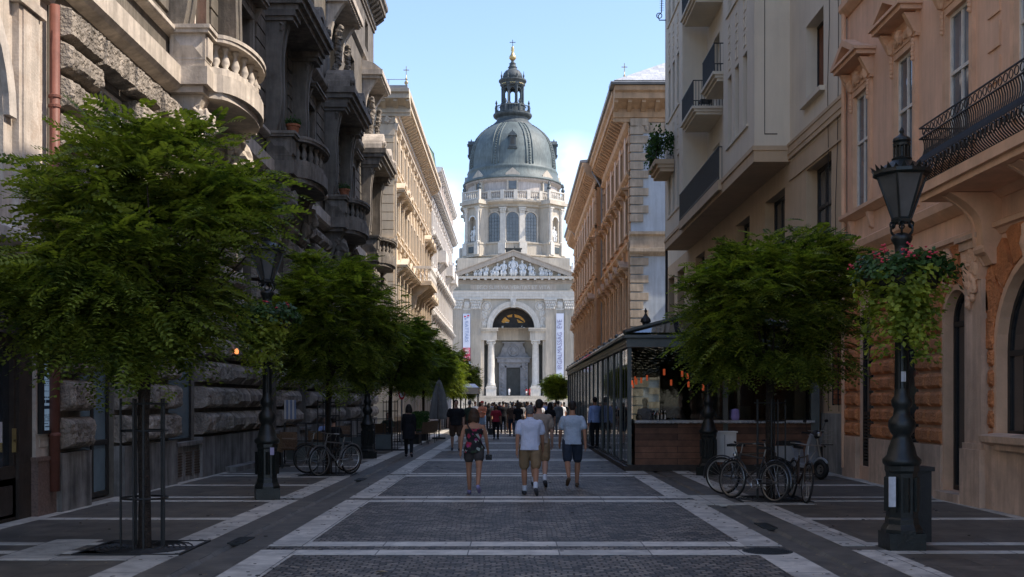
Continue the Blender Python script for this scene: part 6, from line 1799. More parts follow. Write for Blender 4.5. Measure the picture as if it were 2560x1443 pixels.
ORD = ['first', 'second', 'third', 'fourth', 'fifth', 'sixth', 'seventh', 'eighth', 'ninth', 'tenth', 'eleventh', 'twelfth', 'thirteenth', 'fourteenth', 'fifteenth', 'sixteenth', 'seventeenth', 'eighteenth']
spots.sort(key=lambda p: p[0] / p[1])
for i, (x, y, z) in enumerate(spots):
    o = p0 if i == 0 else copytree(p0, (0, 0, 0))
    o.location = (x, y, z); o['label'] = 'small red tube lamp hanging in the pavilion, %s counted from the street end' % ORD[i]
# jars and glasses on the counter
m_jar = clear_glass('jar_glass', (.7, .75, .78), .2)
def jar():
    t = thing('water_carafe', 'glass carafe in the cluster on the pavilion counter', 'carafe', (0, 0, 0), 'glass carafes on the pavilion counter')
    build(G().lathe(0, 0, [(.045, 0), (.05, .03), (.05, .14), (.025, .19), (.025, .24), (.03, .25)], 10), 'glass_body', m_jar, t)
    return t
j0 = jar()
for i in range(8):
    o = j0 if i == 0 else copytree(j0, (0, 0, 0)); o.location = (3.52 + .085 * (i % 4) * 1.05, 27.02 + .12 * (i // 4), 1.275); o['label'] = 'glass carafe on the pavilion counter, %s row, %s from the corner post' % (('front', 'back')[i // 4], ORD[i % 4])
tag(build(G().lathe(4.0, 27.1, [(.17, 1.275), (.19, 1.3), (.16, 1.33)], 12), 'plate_stack', m_jar), 'low stack of glass plates beside the carafes on the counter', 'plates')
tag(build(G().lathe(5.55, 27.15, [(.13, 1.275), (.15, 1.35), (.14, 1.52), (.1, 1.56)], 12), 'paper_bag', M('lilac_bag', (.32, .25, .50), var=.1)), 'lilac bag standing on the counter beside the steel post', 'bag')

# ================= CAFE FURNITURE =================
m_wick = M('wicker', (.16, .10, .06), rough=.8, var=.4, scale=30, bump=.5)
m_chf = M('dark_chair_metal', (.03, .03, .03), rough=.5)
def table():
    t = thing('cafe_table', 'x', 'table', (0, 0, 0), 'cafe tables on the pavement')
    build(G().box(-.38, .38, -.38, .38, .72, .75), 'table_top', M('table_wood', (.16, .10, .06), var=.3, scale=6), t)
    build(G().tube([(0, 0, .03), (0, 0, .72)], .03, 8).box(-.25, .25, -.03, .03, 0, .03).box(-.03, .03, -.25, -.03, 0, .03).box(-.03, .03, .03, .25, 0, .03), 'pedestal', m_chf, t)
    return t
def chair():
    t = thing('wicker_chair', 'x', 'chair', (0, 0, 0), 'wicker chairs at the cafe tables')
    build(G().box(-.23, .23, -.22, .22, .42, .47), 'seat', m_wick, t)
    build(G().ext([(-.25, .47), (-.21, .47), (-.27, .9), (-.31, .9)], 'u', -.23, .23).box(-.27, -.23, -.2, .2, .6, .64).box(.23, .27, -.2, .2, .6, .64), 'backrest', m_wick, t)
    for x in (-.2, .2):
        for y in (-.19, .19): build(G().tube([(x * 1.1, y * 1.1, 0), (x, y, .42)], .014, 5), 'leg', m_chf, t)
    return t
t0 = table(); c0 = chair()
tl = ['cafe table on the left pavement beside the farther lamp post', 'cafe table behind the second left tree, against the dark facade', 'cafe table near the no entry sign on the left', 'cafe table beyond the third left tree', 'cafe table beside the folded parasol', 'first table inside the pavilion, behind the counter', 'second table inside the pavilion along the glass', 'third table inside the pavilion along the glass', 'farthest table inside the pavilion']
tp = [(-5.6, 31.6), (-6.2, 28.8), (-5.0, 41.5), (-5.9, 36.5), (-4.9, 46.5), (3.9, 30.4), (3.7, 34.5), (3.7, 39.5), (3.7, 45.0)]
cl = 0
for i, ((x, y), l_) in enumerate(zip(tp, tl)):
    z = .16 if x > 0 else 0
    o = t0 if i == 0 else copytree(t0, (x, y, z)); o.location = (x, y, z); o['label'] = l_
    for s_ in (-1, 1):
        o = c0 if cl == 0 else copytree(c0, (x, y, z), (0 if s_ < 0 else PI) + .2)
        o.location = (x + .05 * s_, y + s_ * .62, z); o.rotation_euler = (0, 0, (0 if s_ < 0 else PI) + .15)
        o['label'] = l_.replace('cafe table', 'wicker chair at the cafe table').replace('first table', 'wicker chair at the first table').replace('second table', 'wicker chair at the second table').replace('third table', 'wicker chair at the third table').replace('farthest table', 'wicker chair at the farthest table') + (', near side' if s_ < 0 else ', far side')
        cl += 1
for i, (x, y, a, l_) in enumerate([(-3.75, 43.6, 1.0, 'brown wicker chair at the road edge before the hedge planter'), (-3.6, 45.2, .8, 'second wicker chair along the hedge planter'), (-3.65, 47.0, .9, 'third wicker chair beyond the hedge planter')]):
    copytree(c0, (x, y, 0), a, l_)
# hedge planters, fence panels
for i, (x, y, l_) in enumerate([(-4.1, 44.6, 'dark planter box with clipped hedge beside the wicker chairs'), (-4.1, 48.2, 'hedge planter box nearest to the folded parasol')]):
    t = thing('hedge_planter', l_, 'planter', (x, y, 0), 'hedge planters along the terrace')
    build(G().box(x - .25, x + .25, y - .7, y + .7, 0, .5), 'box', m_iron, t)
    g = G(); rn = random.Random(i)
    for k in range(900):
        p = Vector((x + rn.uniform(-.28, .28), y + rn.uniform(-.75, .75), rn.uniform(.5, 1.25))); a = rn.uniform(0, 6.3); q = .06
        g.add([tuple(p), tuple(p + Vector((math.cos(a), math.sin(a), .5)) * q), tuple(p + Vector((0, 0, q * 1.4))), tuple(p + Vector((-math.sin(a), math.cos(a), .3)) * q)], [(0, 1, 2, 3)])
    build(g, 'hedge', m_dleaf, t, recalc=False)
for i, (x, y, l_) in enumerate([(-5.2, 34.6, 'terrace screen with grey panels by the farther left lamp post'), (-4.8, 37.3, 'terrace screen beside the third left tree'), (-5.8, 30.2, 'terrace screen behind the second left tree')]):
    t = thing('terrace_screen', l_, 'screen', (x, y, 0), 'low screens round the terrace')
    g = G()
    for u in (-.6, 0, .6): g.box(x + u - .02, x + u + .02, y - .02, y + .02, 0, 1.15)
    for z in (.06, .62, 1.12): g.box(x - .58, x + .58, y - .015, y + .015, z, z + .03)
    build(g, 'frame', m_chf, t)
    build(G().box(x - .56, x - .03, y - .008, y + .008, .1, .6).box(x + .03, x + .56, y - .008, y + .008, .1, .6), 'panel', M('smoked_panel', (.10, .12, .12), rough=.3, var=.2), t)
# folded parasol
pr = thing('folded_parasol', 'folded grey cloth parasol standing at the left edge of the road', 'parasol', (-3.45, 50, 0))
g = G(); vs = []; n = 28
prof = [(.05, 2.72), (.12, 2.6), (.24, 2.1), (.34, 1.5), (.40, 1.0), (.36, .92)]
for j, (r, z) in enumerate(prof):
    for i in range(n):
        a = 2 * PI * i / n; rr = r * (1 + .22 * (1 if i % 2 else -1) * min(1, j / 2)); vs.append((-3.45 + rr * math.cos(a), 50 + rr * math.sin(a), z))
fs = [(j * n + i, j * n + (i + 1) % n, (j + 1) * n + (i + 1) % n, (j + 1) * n + i) for j in range(len(prof) - 1) for i in range(n)]
g.add(vs, fs)
build(g, 'canopy', M('grey_canvas', (.24, .225, .20), var=.2, scale=3, bump=.2, streak=.3), pr)
build(G().tube([(-3.45, 50, 0), (-3.45, 50, 2.85)], .03, 8), 'pole', m_chf, pr)
build(G().box(-3.75, -3.15, 49.7, 50.3, 0, .08), 'base', m_chf, pr)
# market canopy
mc = thing('market_canopy', 'white topped square canopy on posts beyond the folded parasol', 'canopy', (-3.3, 70, 0))
g = G(); g.add([(-4.6, 68.6, 2.62), (-2.25, 68.6, 2.62), (-2.25, 71, 2.62), (-4.6, 71, 2.62), (-4.3, 69.2, 2.86), (-2.5, 69.2, 2.86), (-2.5, 70.5, 2.86), (-4.3, 70.5, 2.86)], [(0, 1, 5, 4), (1, 2, 6, 5), (2, 3, 7, 6), (3, 0, 4, 7), (4, 5, 6, 7), (0, 3, 2, 1)])
build(g, 'canopy_top', M('white_canvas', (.60, .66, .74), var=.06, bump=0), mc)
g = G(); g.box(-4.6, -2.25, 68.56, 68.6, 2.2, 2.6).box(-4.62, -4.6, 68.6, 71, 2.2, 2.6).box(-2.25, -2.23, 68.6, 71, 2.2, 2.6)
build(g, 'valance', M('beige_canvas', (.32, .28, .23), var=.15, bump=0), mc)
for x in (-4.55, -2.3):
    for y in (68.65, 70.95): build(G().box(x - .03, x + .03, y - .03, y + .03, 0, 2.6), 'post', m_chf, mc)
build(G().box(-4.4, -2.6, 69.6, 70.2, 0, 1.0), 'stall_counter', m_wood, mc)
# road sign
rs = thing('road_sign', 'round red and white no entry style sign on a grey pole beside the third left tree', 'road sign', (-4.4, 42.5, 0))
build(G().tube([(-4.4, 42.5, 0), (-4.4, 42.5, 2.4)], .03, 8), 'pole', m_roofg, rs)
FSg = lambda u, w, v: (-4.4 + u * .35 + w * .5, 42.5 + u * .9 - w * .8 - .05, 2.1 + v)
g = G(FSg); g.ext([(.3 * math.cos(k * PI / 10), .3 * math.sin(k * PI / 10)) for k in range(20)], 'w', 0, .015)
pa = build(g, 'sign_plate', M('sign_red', (.55, .03, .04), bump=0, var=.05), rs)
g = G(FSg); g.ext([(.21 * math.cos(k * PI / 10), .21 * math.sin(k * PI / 10)) for k in range(20)], 'w', .016, .022)
build(g, 'white_disc', M('sign_white', (.65, .65, .65), bump=0, var=.05), pa)
# menu easel (blue white stripes) and glowing lamps on the left terrace
es = thing('striped_awning_board', 'blue and white striped board leaning at the left facade behind the bicycles', 'board', (-6.4, 30, 1))
for k in range(6): build(G().box(-6.35 + k * .055, -6.30 + k * .055, 29.9, 29.92, 1.25, 1.78), 'stripe', m_banb if k % 2 else m_whs, es)

# ================= BICYCLES =================
m_tyre = M('tyre_rubber', (.018, .018, .018), rough=.8, bump=0)
m_rim = M('bare_metal', (.35, .34, .32), rough=.35, metal=.9, var=.15, bump=0)
def bicycle(col, name, basket_=False, lamp_=False):
    m_fr = M(name, col, rough=.35, var=.1, bump=0, spec=.6)
    t = thing('bicycle', 'x', 'bicycle', (0, 0, 0), 'bicycles locked round the street trees')
    r = .335
    for cx, nm in ((-.52, 'rear'), (.54, 'front')):
        g = G(); g.torus((cx, 0, r + .01), r, .018, 'w', 36, 6)
        wh = build(g, 'wheel', m_tyre, t, smooth=True)
        g = G(); g.torus((cx, 0, r + .01), r - .03, .013, 'w', 36, 5)
        g.tube([(cx, -.05, r + .01), (cx, .05, r + .01)], .022, 8)
        for k in range(18):
            a = 2 * PI * k / 18; g.tube([(cx + .02 * math.cos(a + 1), .02 * (1 if k % 2 else -1), r + .01 + .02 * math.sin(a + 1)), (cx + (r - .03) * math.cos(a), 0, r + .01 + (r - .03) * math.sin(a))], .0028, 3)
        build(g, 'rim', m_rim, wh)
    bb_ = Vector((-.08, 0, .29)); st = Vector((-.22, 0, .78)); ht = Vector((.36, 0, .82)); hb = Vector((.40, 0, .66)); rw = Vector((-.52, 0, .345)); fw = Vector((.54, 0, .345))
    g = G()
    g.tube([bb_, st], .017, 6).tube([bb_, hb], .02, 6).tube([st - Vector((0, 0, .04)), ht - Vector((0, 0, .02))], .016, 6).tube([hb, ht], .021, 6)
    for s_ in (-1, 1):
        o = Vector((0, .045 * s_, 0)); g.tube([bb_ + o * .6, rw + o], .010, 5).tube([st - Vector((0, 0, .06)), rw + o], .009, 5)
    build(g, 'frame', m_fr, t)
    g = G()
    for s_ in (-1, 1): g.tube([hb + Vector((0, .03 * s_, 0)), Vector((.47, .045 * s_, .5)), fw + Vector((0, .045 * s_, 0))], .012, 5)
    build(g, 'fork', m_fr, t)
    g = G(); g.tube([ht, ht + Vector((-.03, 0, .16))], .013, 6); g.tube([(.22, -.3, 1.0), (.32, -.22, 1.0), (.34, 0, .99), (.32, .22, 1.0), (.22, .3, 1.0)], .012, 6)
    g.tube([(.28, .12, 1.0), (.45, .1, .9), (.42, .03, .75)], .004, 3)
    hbv = build(g, 'handlebar', m_rim, t)
    for s_ in (-1, 1): build(G().tube([(.24, .285 * s_, 1.0), (.15, .34 * s_, .99)], .017, 6), 'grip', m_tyre, hbv)
    g = G(); g.tube([st, st + Vector((-.03, 0, .13))], .013, 6)
    sd = build(g, 'seat_post', m_rim, t)
    g = G(); g.ext([(-.38, -.08), (-.36, .08), (-.2, .05), (-.05, .02), (-.05, -.02), (-.2, -.05)], 'v', .905, .95)
    build(g, 'saddle', m_tyre, sd)
    g = G(); g.torus((bb_.x, .05, bb_.z), .085, .008, 'w', 18, 4); g.tube([(-.08, .06, .29), (.03, .065, .16), (.03, .14, .16)], .009, 5).tube([(-.08, -.06, .29), (-.19, -.065, .42), (-.19, -.14, .42)], .009, 5)
    g.tube([(-.08, .05, .375), (-.52, .05, .375)], .005, 3).tube([(-.08, .05, .205), (-.52, .05, .31)], .005, 3)
    build(g, 'crank', m_rim, t)
    g = G(); g.torus((-.52, 0, r + .01), r + .045, .014, 'w', 18, 4, R(20), R(190)); g.torus((.54, 0, r + .01), r + .045, .014, 'w', 18, 4, R(30), R(150))
    build(g, 'mudguard', m_fr, t)
    if lamp_: build(G().lathe(.5, 0, [(.02, .74), (.05, .76), (.05, .8), (.02, .82)], 10), 'headlamp', m_rim, t)
    if basket_:
        g = G()
        for z in (.8, .88, .96): g.box(.42, .72, -.14, -.13, z, z + .01).box(.42, .72, .13, .14, z, z + .01).box(.71, .72, -.13, .13, z, z + .01).box(.42, .43, -.13, .13, z, z + .01)
        for k in range(8): g.box(.42 + k * .04, .425 + k * .04, -.145, -.14, .78, .98).box(.42 + k * .04, .425 + k * .04, .14, .145, .78, .98)
        build(g, 'basket', m_rim, t)
    return t
def place(o, x0, y0, x1, y1, label, tilt=0):
    """rear wheel at x0,y0, front wheel at x1,y1"""
    a = math.atan2(y1 - y0, x1 - x0); o.location = ((x0 + x1) / 2, (y0 + y1) / 2, 0.006); o.rotation_euler = (tilt, 0, a); o['label'] = label
bk = bicycle((.03, .03, .032), 'black_bike_paint', lamp_=True)
place(bk, 4.46, 18.6, 3.95, 19.45, 'black bicycle leaning left of the right tree trunk', R(5))
b2_ = bicycle((.05, .03, .02), 'dark_red_bike_paint', basket_=False)
place(b2_, 5.0, 19.5, 4.98, 18.45, 'bicycle seen end-on just right of the right tree trunk', R(-6))
o = copytree(bk, (0, 0, 0)); place(o, 3.98, 20.3, 4.75, 19.75, 'dark bicycle half hidden behind the black one at the right tree', R(4))
b3_ = bicycle((.12, .12, .12), 'grey_bike_paint')
place(b3_, -3.9, 25.95, -4.52, 25.05, 'grey bicycle with its big wheel toward the road at the second left tree', R(-4))
o = copytree(b2_, (0, 0, 0)); place(o, -4.15, 26.75, -4.95, 26.25, 'dark bicycle behind the second left tree trunk', R(5))
# ---- scooter ----
scs = thing('motor_scooter', 'pale grey motor scooter with a wire basket parked by the pavilion corner', 'scooter', (0, 0, 0))
m_sc = M('scooter_paint', (.26, .28, .30), rough=.3, var=.1, bump=0, spec=.6)
m_scd = M('scooter_dark_plastic', (.02, .02, .02), rough=.6, bump=0)
g = G(); g.ext([(.3, .25), (.42, .3), (.40, .6), (.52, .98), (.46, 1.02), (.36, .8), (.3, .6)], 'w', -.17, .17)
build(g, 'leg_shield', m_sc, scs)
g = G(); g.ext([(-.62, .42), (-.15, .36), (-.1, .26), (.36, .24), (.36, .3), (-.05, .34), (-.1, .62), (-.2, .72), (-.7, .70), (-.78, .6)], 'w', -.15, .15)
build(g, 'body', m_sc, scs)
g = G(); g.ext([(-.72, .715), (-.15, .73), (-.05, .78), (-.2, .83), (-.68, .82)], 'w', -.13, .13)
build(g, 'seat', m_scd, scs)
for cx in (-.5, .62):
    g = G(); g.torus((cx, 0, .22), .165, .06, 'w', 28, 8); w_ = build(g, 'wheel', m_tyre, scs, smooth=True)
    build(G().lathe(cx, 0, [(.001, .0)], 3) if False else G().torus((cx, 0, .22), .09, .03, 'w', 16, 6).tube([(cx, -.05, .22), (cx, .05, .22)], .04, 8), 'hub', m_rim, w_)
g = G(); g.torus((.62, 0, .22), .25, .03, 'w', 14, 6, R(35), R(160)); build(g, 'front_mudguard', m_sc, scs)
g = G(); g.tube([(.5, .0, .95), (.62, .06, .25)], .025, 6); build(g, 'fork', m_rim, scs)
g = G(); g.tube([(.36, -.32, 1.05), (.46, -.1, 1.02), (.48, .1, 1.02), (.36, .32, 1.05)], .02, 6); g.blob((.48, 0, 1.0), (.09, .12, .1), .1, 10, 8, 1, 2); build(g, 'handlebar', m_scd, scs)
for s_ in (-1, 1):
    g = G(); g.tube([(.42, .22 * s_, 1.05), (.46, .3 * s_, 1.28)], .006, 4); g.ext([(.28 * s_ + .05 * math.cos(k * PI / 5) + .04 * s_, 1.3 + .035 * math.sin(k * PI / 5)) for k in range(10)], 'u', .45, .47); build(g, 'mirror', m_scd, scs)
build(G().lathe(.57, 0, [(.03, .95), (.06, .97), (.06, 1.03), (.03, 1.05)], 10), 'headlight', m_rim, scs)
scs.location = (6.55, 24.6, 0.006); scs.rotation_euler = (0, R(0), R(-62))
bkx = thing('wire_basket', 'pale wire basket on the back of the scooter against the grey plinth', 'basket', (7.15, 25.2, .9))
g = G()
for z in (.75, .85, .95, 1.05): g.box(6.9, 7.4, 25.0, 25.01, z, z + .01).box(6.9, 7.4, 25.34, 25.35, z, z + .01).box(6.9, 6.91, 25.0, 25.35, z, z + .01).box(7.39, 7.4, 25.0, 25.35, z, z + .01)
for k in range(11): g.box(6.9 + k * .05, 6.906 + k * .05, 24.995, 25.0, .75, 1.06)
build(g, 'wires', m_rim, bkx)
build(G().box(6.9, 7.4, 25.0, 25.35, .73, .75).box(7.1, 7.2, 25.15, 25.25, 0, .73), 'stand', m_scd, bkx)
# facade cables
cbt = thing('facade_cable', 'thin sagging cables running up the wall where the beige and salmon buildings meet', 'cable', (7.7, 25.6, 3))
g = G(FR(7.8))
for k, (u, du) in enumerate(((25.45, .3), (25.9, -.25), (26.6, .15))):
    g.tube([(u + du * math.sin(q * 1.3 + k) * .5, .03 + .02 * (q % 2), 1.5 + q * 1.6) for q in range(14)], .009, 4)
build(g, 'cables', m_iron, cbt)
wb_ = thing('white_cabinet', 'low white cabinet standing against the counter behind the bicycles', 'cabinet', (5.05, 25.9, 0))
build(G().box(4.75, 5.3, 25.7, 26.1, .3, 1.0), 'cabinet_body', m_whs, wb_)
build(G().box(4.72, 5.33, 25.67, 26.13, 1.0, 1.03), 'cabinet_top', m_whs, wb_)
build(G().box(4.8, 4.86, 25.75, 25.8, 0, .3), 'leg', m_chf, wb_); build(G().box(5.2, 5.26, 25.75, 25.8, 0, .3), 'leg', m_chf, wb_)
build(G().box(5.02, 5.03, 25.695, 25.70, .35, .95), 'door_gap', m_chf, wb_)
# ================= PEOPLE =================
def cloth(name, col, **k): return M('cloth_' + name, col, rough=.9, var=k.pop('var', .12), scale=k.pop('scale', 6), bump=.9, bscale=7, spec=.1, **k)
def skin(name, col): return M('skin_' + name, col, rough=.6, var=.08, scale=8, bump=.05, spec=.3)
sk1 = skin('tan', (.34, .17, .10)); sk2 = skin('light', (.42, .24, .165)); sk3 = skin('brown', (.20, .10, .06))
h_dark = M('dark_hair', (.018, .013, .010), rough=.6, var=.4, scale=30, bump=.5, bscale=60); h_grey = M('grey_hair', (.12, .115, .11), rough=.7, var=.4, scale=30, bump=.4, bscale=60); h_br = M('brown_hair', (.05, .028, .016), rough=.6, var=.4, scale=30, bump=.5, bscale=60); h_wh = M('white_hair', (.4, .38, .36), rough=.7)
def vround(o, vox, sub=0):
    r = o.modifiers.new('r', 'REMESH'); r.mode = 'VOXEL'; r.voxel_size = vox; r.use_smooth_shade = True
    s = o.modifiers.new('s', 'CORRECTIVE_SMOOTH' if False else 'SMOOTH'); s.factor = .5; s.iterations = 2
def capsule(g, pts, rs, n=10):
    """closed limb with rounded ends"""
    pts = [Vector(p) for p in pts]
    a = (pts[0] - pts[1]).normalized(); b = (pts[-1] - pts[-2]).normalized()
    P = [pts[0] + a * rs[0] * .85, pts[0] + a * rs[0] * .5] + pts + [pts[-1] + b * rs[-1] * .5, pts[-1] + b * rs[-1] * .85]
    Q = [rs[0] * .35, rs[0] * .8] + list(rs) + [rs[-1] * .8, rs[-1] * .35]
    g.tube(P, Q, n)
def loft(g, rings, n=16):
    """rings (cx, cy, z, rx, ry) stacked upward, closed"""
    vs = []; fs = []
    for cx, cy, z, rx, ry in rings:
        for i in range(n):
            a = 2 * PI * i / n; c, s = math.cos(a), math.sin(a)
            vs.append((cx + rx * math.copysign(abs(c) ** .85, c), cy + ry * math.copysign(abs(s) ** .85, s), z))
    for j in range(len(rings) - 1):
        for i in range(n): fs.append((j * n + i, j * n + (i + 1) % n, (j + 1) * n + (i + 1) % n, (j + 1) * n + i))
    fs.append(tuple(range(n))[::-1]); fs.append(tuple(range((len(rings) - 1) * n, len(rings) * n)))
    g.add(vs, fs)
def person(label, x, y, rz=0, h=1.75, sk=sk1, hair=h_dark, hstyle='short', top=('tee', None), bot=('shorts', None), shoes=None, legs=((.0, 0), (.0, 0)), arms=((0, .15), (0, .15)), build_=1.0, z=0,
           vox=.02, face=False, sit=False, cap=None, bag=None, female=False, socks=None, lean=0, group=None, tilt=0, fingers=True):
    """faces +Y at rz=0 (away from the camera). legs: (thigh angle fwd, knee bend); arms: (swing fwd, elbow bend, outward)"""
    t = thing('person', label, 'person', (0, 0, 0), group)
    k = h / 1.75
    wb = build_ * (.93 if female else 1)
    hipz, shz = .93, 1.44
    L1, L2 = .43, .42
    J = {}
    for i, s in ((0, -1), (1, 1)):
        th, kn = legs[i]
        hp = Vector((s * .095 * wb, 0, hipz)); kp = hp + Vector((s * .005, math.sin(th) * L1, -math.cos(th) * L1))
        a2 = th - kn; ap = kp + Vector((-s * .012, math.sin(a2) * L2, -math.cos(a2) * L2))
        J[i] = (hp, kp, ap, a2)
    low = min(J[0][2].z, J[1][2].z); dz = .085 - low
    if sit: dz = -.46 if sit is True else sit
    def up(v, l=0): return Vector((v.x, v.y + lean * (v.z - hipz) if v.z > hipz else v.y, v.z + dz))
    B = G(); bt = G(); tp = G(); sh = G(); so = G()
    # torso, neck, head
    waist = .115 if female else .128
    rings = [(0, 0, .86, .14, .10), (0, .0, .93, .165 if female else .155, .115), (0, 0, 1.0, .15, .105), (0, 0, 1.1, waist, .09), (0, 0, 1.2, .14, .098), (0, 0, 1.32, .168, .108), (0, 0, 1.385, .165, .092), (0, -.0, 1.425, .125, .07), (0, 0, 1.455, .075, .055), (0, 0, 1.49, .055, .052), (0, .008, 1.56, .052, .055)]
    rings = [(cx, cy, zz, rx * wb if zz < 1.48 else rx, ry * (wb ** 1.5) if zz < 1.43 else ry) for cx, cy, zz, rx, ry in rings]
    R_ = [(cx, cy + (lean * (zz - hipz) if zz > hipz else 0), zz + dz, rx, ry) for cx, cy, zz, rx, ry in rings]
    loft(B, R_)
    hc = up(Vector((0, .02, 1.635)))
    B.sph(tuple(hc), (.074, .092, .105), 14, 10); B.sph(tuple(hc + Vector((0, .03, -.06))), (.055, .06, .06), 12, 8)
    B.sph(tuple(hc + Vector((0, .098, -.015))), (.013, .02, .022), 6, 5)       # nose
    B.sph(tuple(hc + Vector((0, .085, -.058))), (.024, .012, .009), 8, 5)      # lips
    for s in (-1, 1): B.sph(tuple(hc + Vector((s * .076, .0, -.01))), (.012, .022, .032), 6, 5)
    for i, s in ((0, -1), (1, 1)):
        hp, kp, ap, a2 = [up(v) if isinstance(v, Vector) else v for v in J[i]]
        f = (.9 if female else 1)
        capsule(B, [hp, hp.lerp(kp, .45), kp, kp.lerp(ap, .3), kp.lerp(ap, .7), ap], [.09 * wb, .08 * wb, .056, .060 * f, .044, .036])
        fd = Vector((s * .15, math.cos(max(0, -a2) * .9) , -math.sin(max(0, -a2) * .9))).normalized()
        if a2 > .2: fd = Vector((s * .12, math.cos(.3), math.sin(.3)))
        if sit: fd = Vector((s * .1, 1, 0)).normalized()
        heel = ap + Vector((0, -.035, -.045)); toe = ap + fd * .17 + Vector((0, 0, -.045))
        capsule(B, [heel, heel.lerp(toe, .5), toe], [.034, .036, .026], 8)
        if shoes: capsule(sh, [heel + Vector((0, -.008, 0)), heel.lerp(toe, .4) + Vector((0, 0, .014)), toe], [.043, .046, .037], 10); 
        if shoes: capsule(sh, [heel + Vector((0, -.005, -.022)), toe + Vector((0, 0, -.014))], [.034, .03], 8)
        if socks: capsule(so, [kp.lerp(ap, .78), ap], [.045, .044], 10)
        kind = bot[0]
        if kind == 'shorts':
            e = hp.lerp(kp, .86); capsule(bt, [hp + Vector((0, 0, -.0)), hp.lerp(kp, .4), e], [.10 * wb, .1 * wb, .088 * wb], 12)
        elif kind == 'short_shorts':
            e = hp.lerp(kp, .5); capsule(bt, [hp, e], [.105 * wb, .098 * wb], 12)
        elif kind == 'pants':
            capsule(bt, [hp, hp.lerp(kp, .5), kp, kp.lerp(ap, .5), kp.lerp(ap, .93)], [.1 * wb, .09 * wb, .068, .062, .055], 12)
    # arms and hands
    hands = []
    for i, s in ((0, -1), (1, 1)):
        ar = arms[i]; sw, el = ar[0], ar[1]; outw = ar[2] if len(ar) > 2 else .12
        sp = up(Vector((s * .178 * wb, 0, 1.385)))
        d1 = Vector((s * math.sin(outw), math.sin(sw), -math.cos(sw) * math.cos(outw))).normalized()
        ep = sp + d1 * .285
        a3 = sw + el; inw = ar[3] if len(ar) > 3 else outw * .3
        d2 = Vector((s * math.sin(inw), math.sin(a3), -math.cos(a3) * math.cos(inw))).normalized()
        wp = ep + d2 * .245
        capsule(B, [sp + Vector((-s * .012, 0, -.012)), sp.lerp(ep, .5), ep, ep.lerp(wp, .35), wp], [.044 * wb, .044 * wb, .036, .037, .025])
        side = d2.cross(Vector((0, 1, 0)) if abs(d2.y) < .8 else Vector((0, 0, 1))).normalized(); fwd = side.cross(d2).normalized()
        # palm seen from the side: thumb points forward
        pc = wp + d2 * .05; capsule(B, [wp + d2 * .01, wp + d2 * .075], [.024, .028], 8)
        if fingers:
            for q in range(4):
                o = (side.cross(d2)) * ((q - 1.5) * .0175); ln = (.068, .078, .074, .058)[q]
                b0 = wp + d2 * .085 + o; m1 = b0 + d2 * ln * .5 - Vector((s * .006, 0, 0)); tp_ = b0 + d2 * ln * .85 - Vector((s * .022, 0, 0))
                capsule(B, [b0 - d2 * .015, b0, m1, tp_], [.0095, .0095, .009, .0075], 6)
            capsule(B, [wp + d2 * .03 + fwd * .015, wp + d2 * .06 + fwd * .038, wp + d2 * .095 + fwd * .042], [.012, .011, .009], 6)
        hands.append(wp + d2 * .1)
        if top[0] in ('tee', 'polo', 'blouse'): capsule(tp, [sp + Vector((-s * .02, 0, .0)), sp.lerp(ep, .3), sp.lerp(ep, .62)], [.068 * wb, .065 * wb, .068 * wb], 12)
        if top[0] in ('shirt', 'coat'): capsule(tp, [sp + Vector((-s * .015, 0, 0)), sp.lerp(ep, .5), ep, ep.lerp(wp, .95)], [.066 * wb, .06 * wb, .05, .042], 12)
    # clothes
    def grow(rs, a, lo, hi): return [(cx, cy, zz, rx + a, ry + a) for (cx, cy, zz, rx, ry) in rs if lo + dz <= zz <= hi + dz]
    if bot[0] in ('shorts', 'pants', 'short_shorts'): loft(bt, grow(R_, .014, .85, 1.03))
    if bot[0] == 'skirt':
        loft(bt, [(0, .02, .55 + dz, .2 * wb, .15), (0, 0, .75 + dz, .185 * wb, .135), (0, 0, .93 + dz, .18 * wb, .13), (0, 0, 1.04 + dz, .15 * wb, .11)])
    body_top = [(cx, cy, zz, rx + .022, ry + .022) for (cx, cy, zz, rx, ry) in R_]
    if top[0] in ('tee', 'polo', 'shirt', 'blouse'):
        b0 = body_top[1]; low_ = (b0[0], b0[1], b0[2] - .06, b0[3] + .012, b0[4] + .012)
        wst = [list(r) for r in body_top[1:9]]
        for r in wst:
            if r[2] - dz < 1.25 and not female: r[3] = max(r[3], .165 * wb); r[4] = max(r[4], .122 * wb)
        loft(tp, [low_] + [tuple(r) for r in wst])
        if top[0] == 'polo': loft(tp, [(0, R_[9][1], 1.45 + dz, .078, .07), (0, R_[9][1], 1.50 + dz, .066, .062)])
    if top[0] == 'tank': loft(tp, [(0, 0, .84 + dz, .195 * wb, .15)] + [(r[0], r[1], r[2], r[3] + .004, r[4] + .003) for r in body_top[1:6]] + [(0, R_[5][1], 1.34 + dz, .15 * wb, .105)])
    if top[0] == 'coat': loft(tp, [(0, 0, .58 + dz, .24 * wb, .19), (0, 0, .8 + dz, .22 * wb, .17), (0, 0, 1.0 + dz, .19 * wb, .15)] + [(r[0], r[1], r[2], r[3] + .012, r[4] + .012) for r in body_top[3:8]])
    bo = build(B, 'body', sk, t, smooth=True); vround(bo, vox if vox > .012 else .0085)
    if tp.v: o = build(tp, 'shirt' if top[0] != 'coat' else 'coat', top[1], t, smooth=True); vround(o, vox * 1.15)
    if top[0] == 'tank':
        g = G()
        for s in (-1, 1): g.tube([up(Vector((s * .1, -.1, 1.33))), up(Vector((s * .095, -.055, 1.42))), up(Vector((s * .09, 0, 1.455))), up(Vector((s * .095, .06, 1.42))), up(Vector((s * .1, .1, 1.33)))], .009, 6)
        build(g, 'straps', top[1], t)
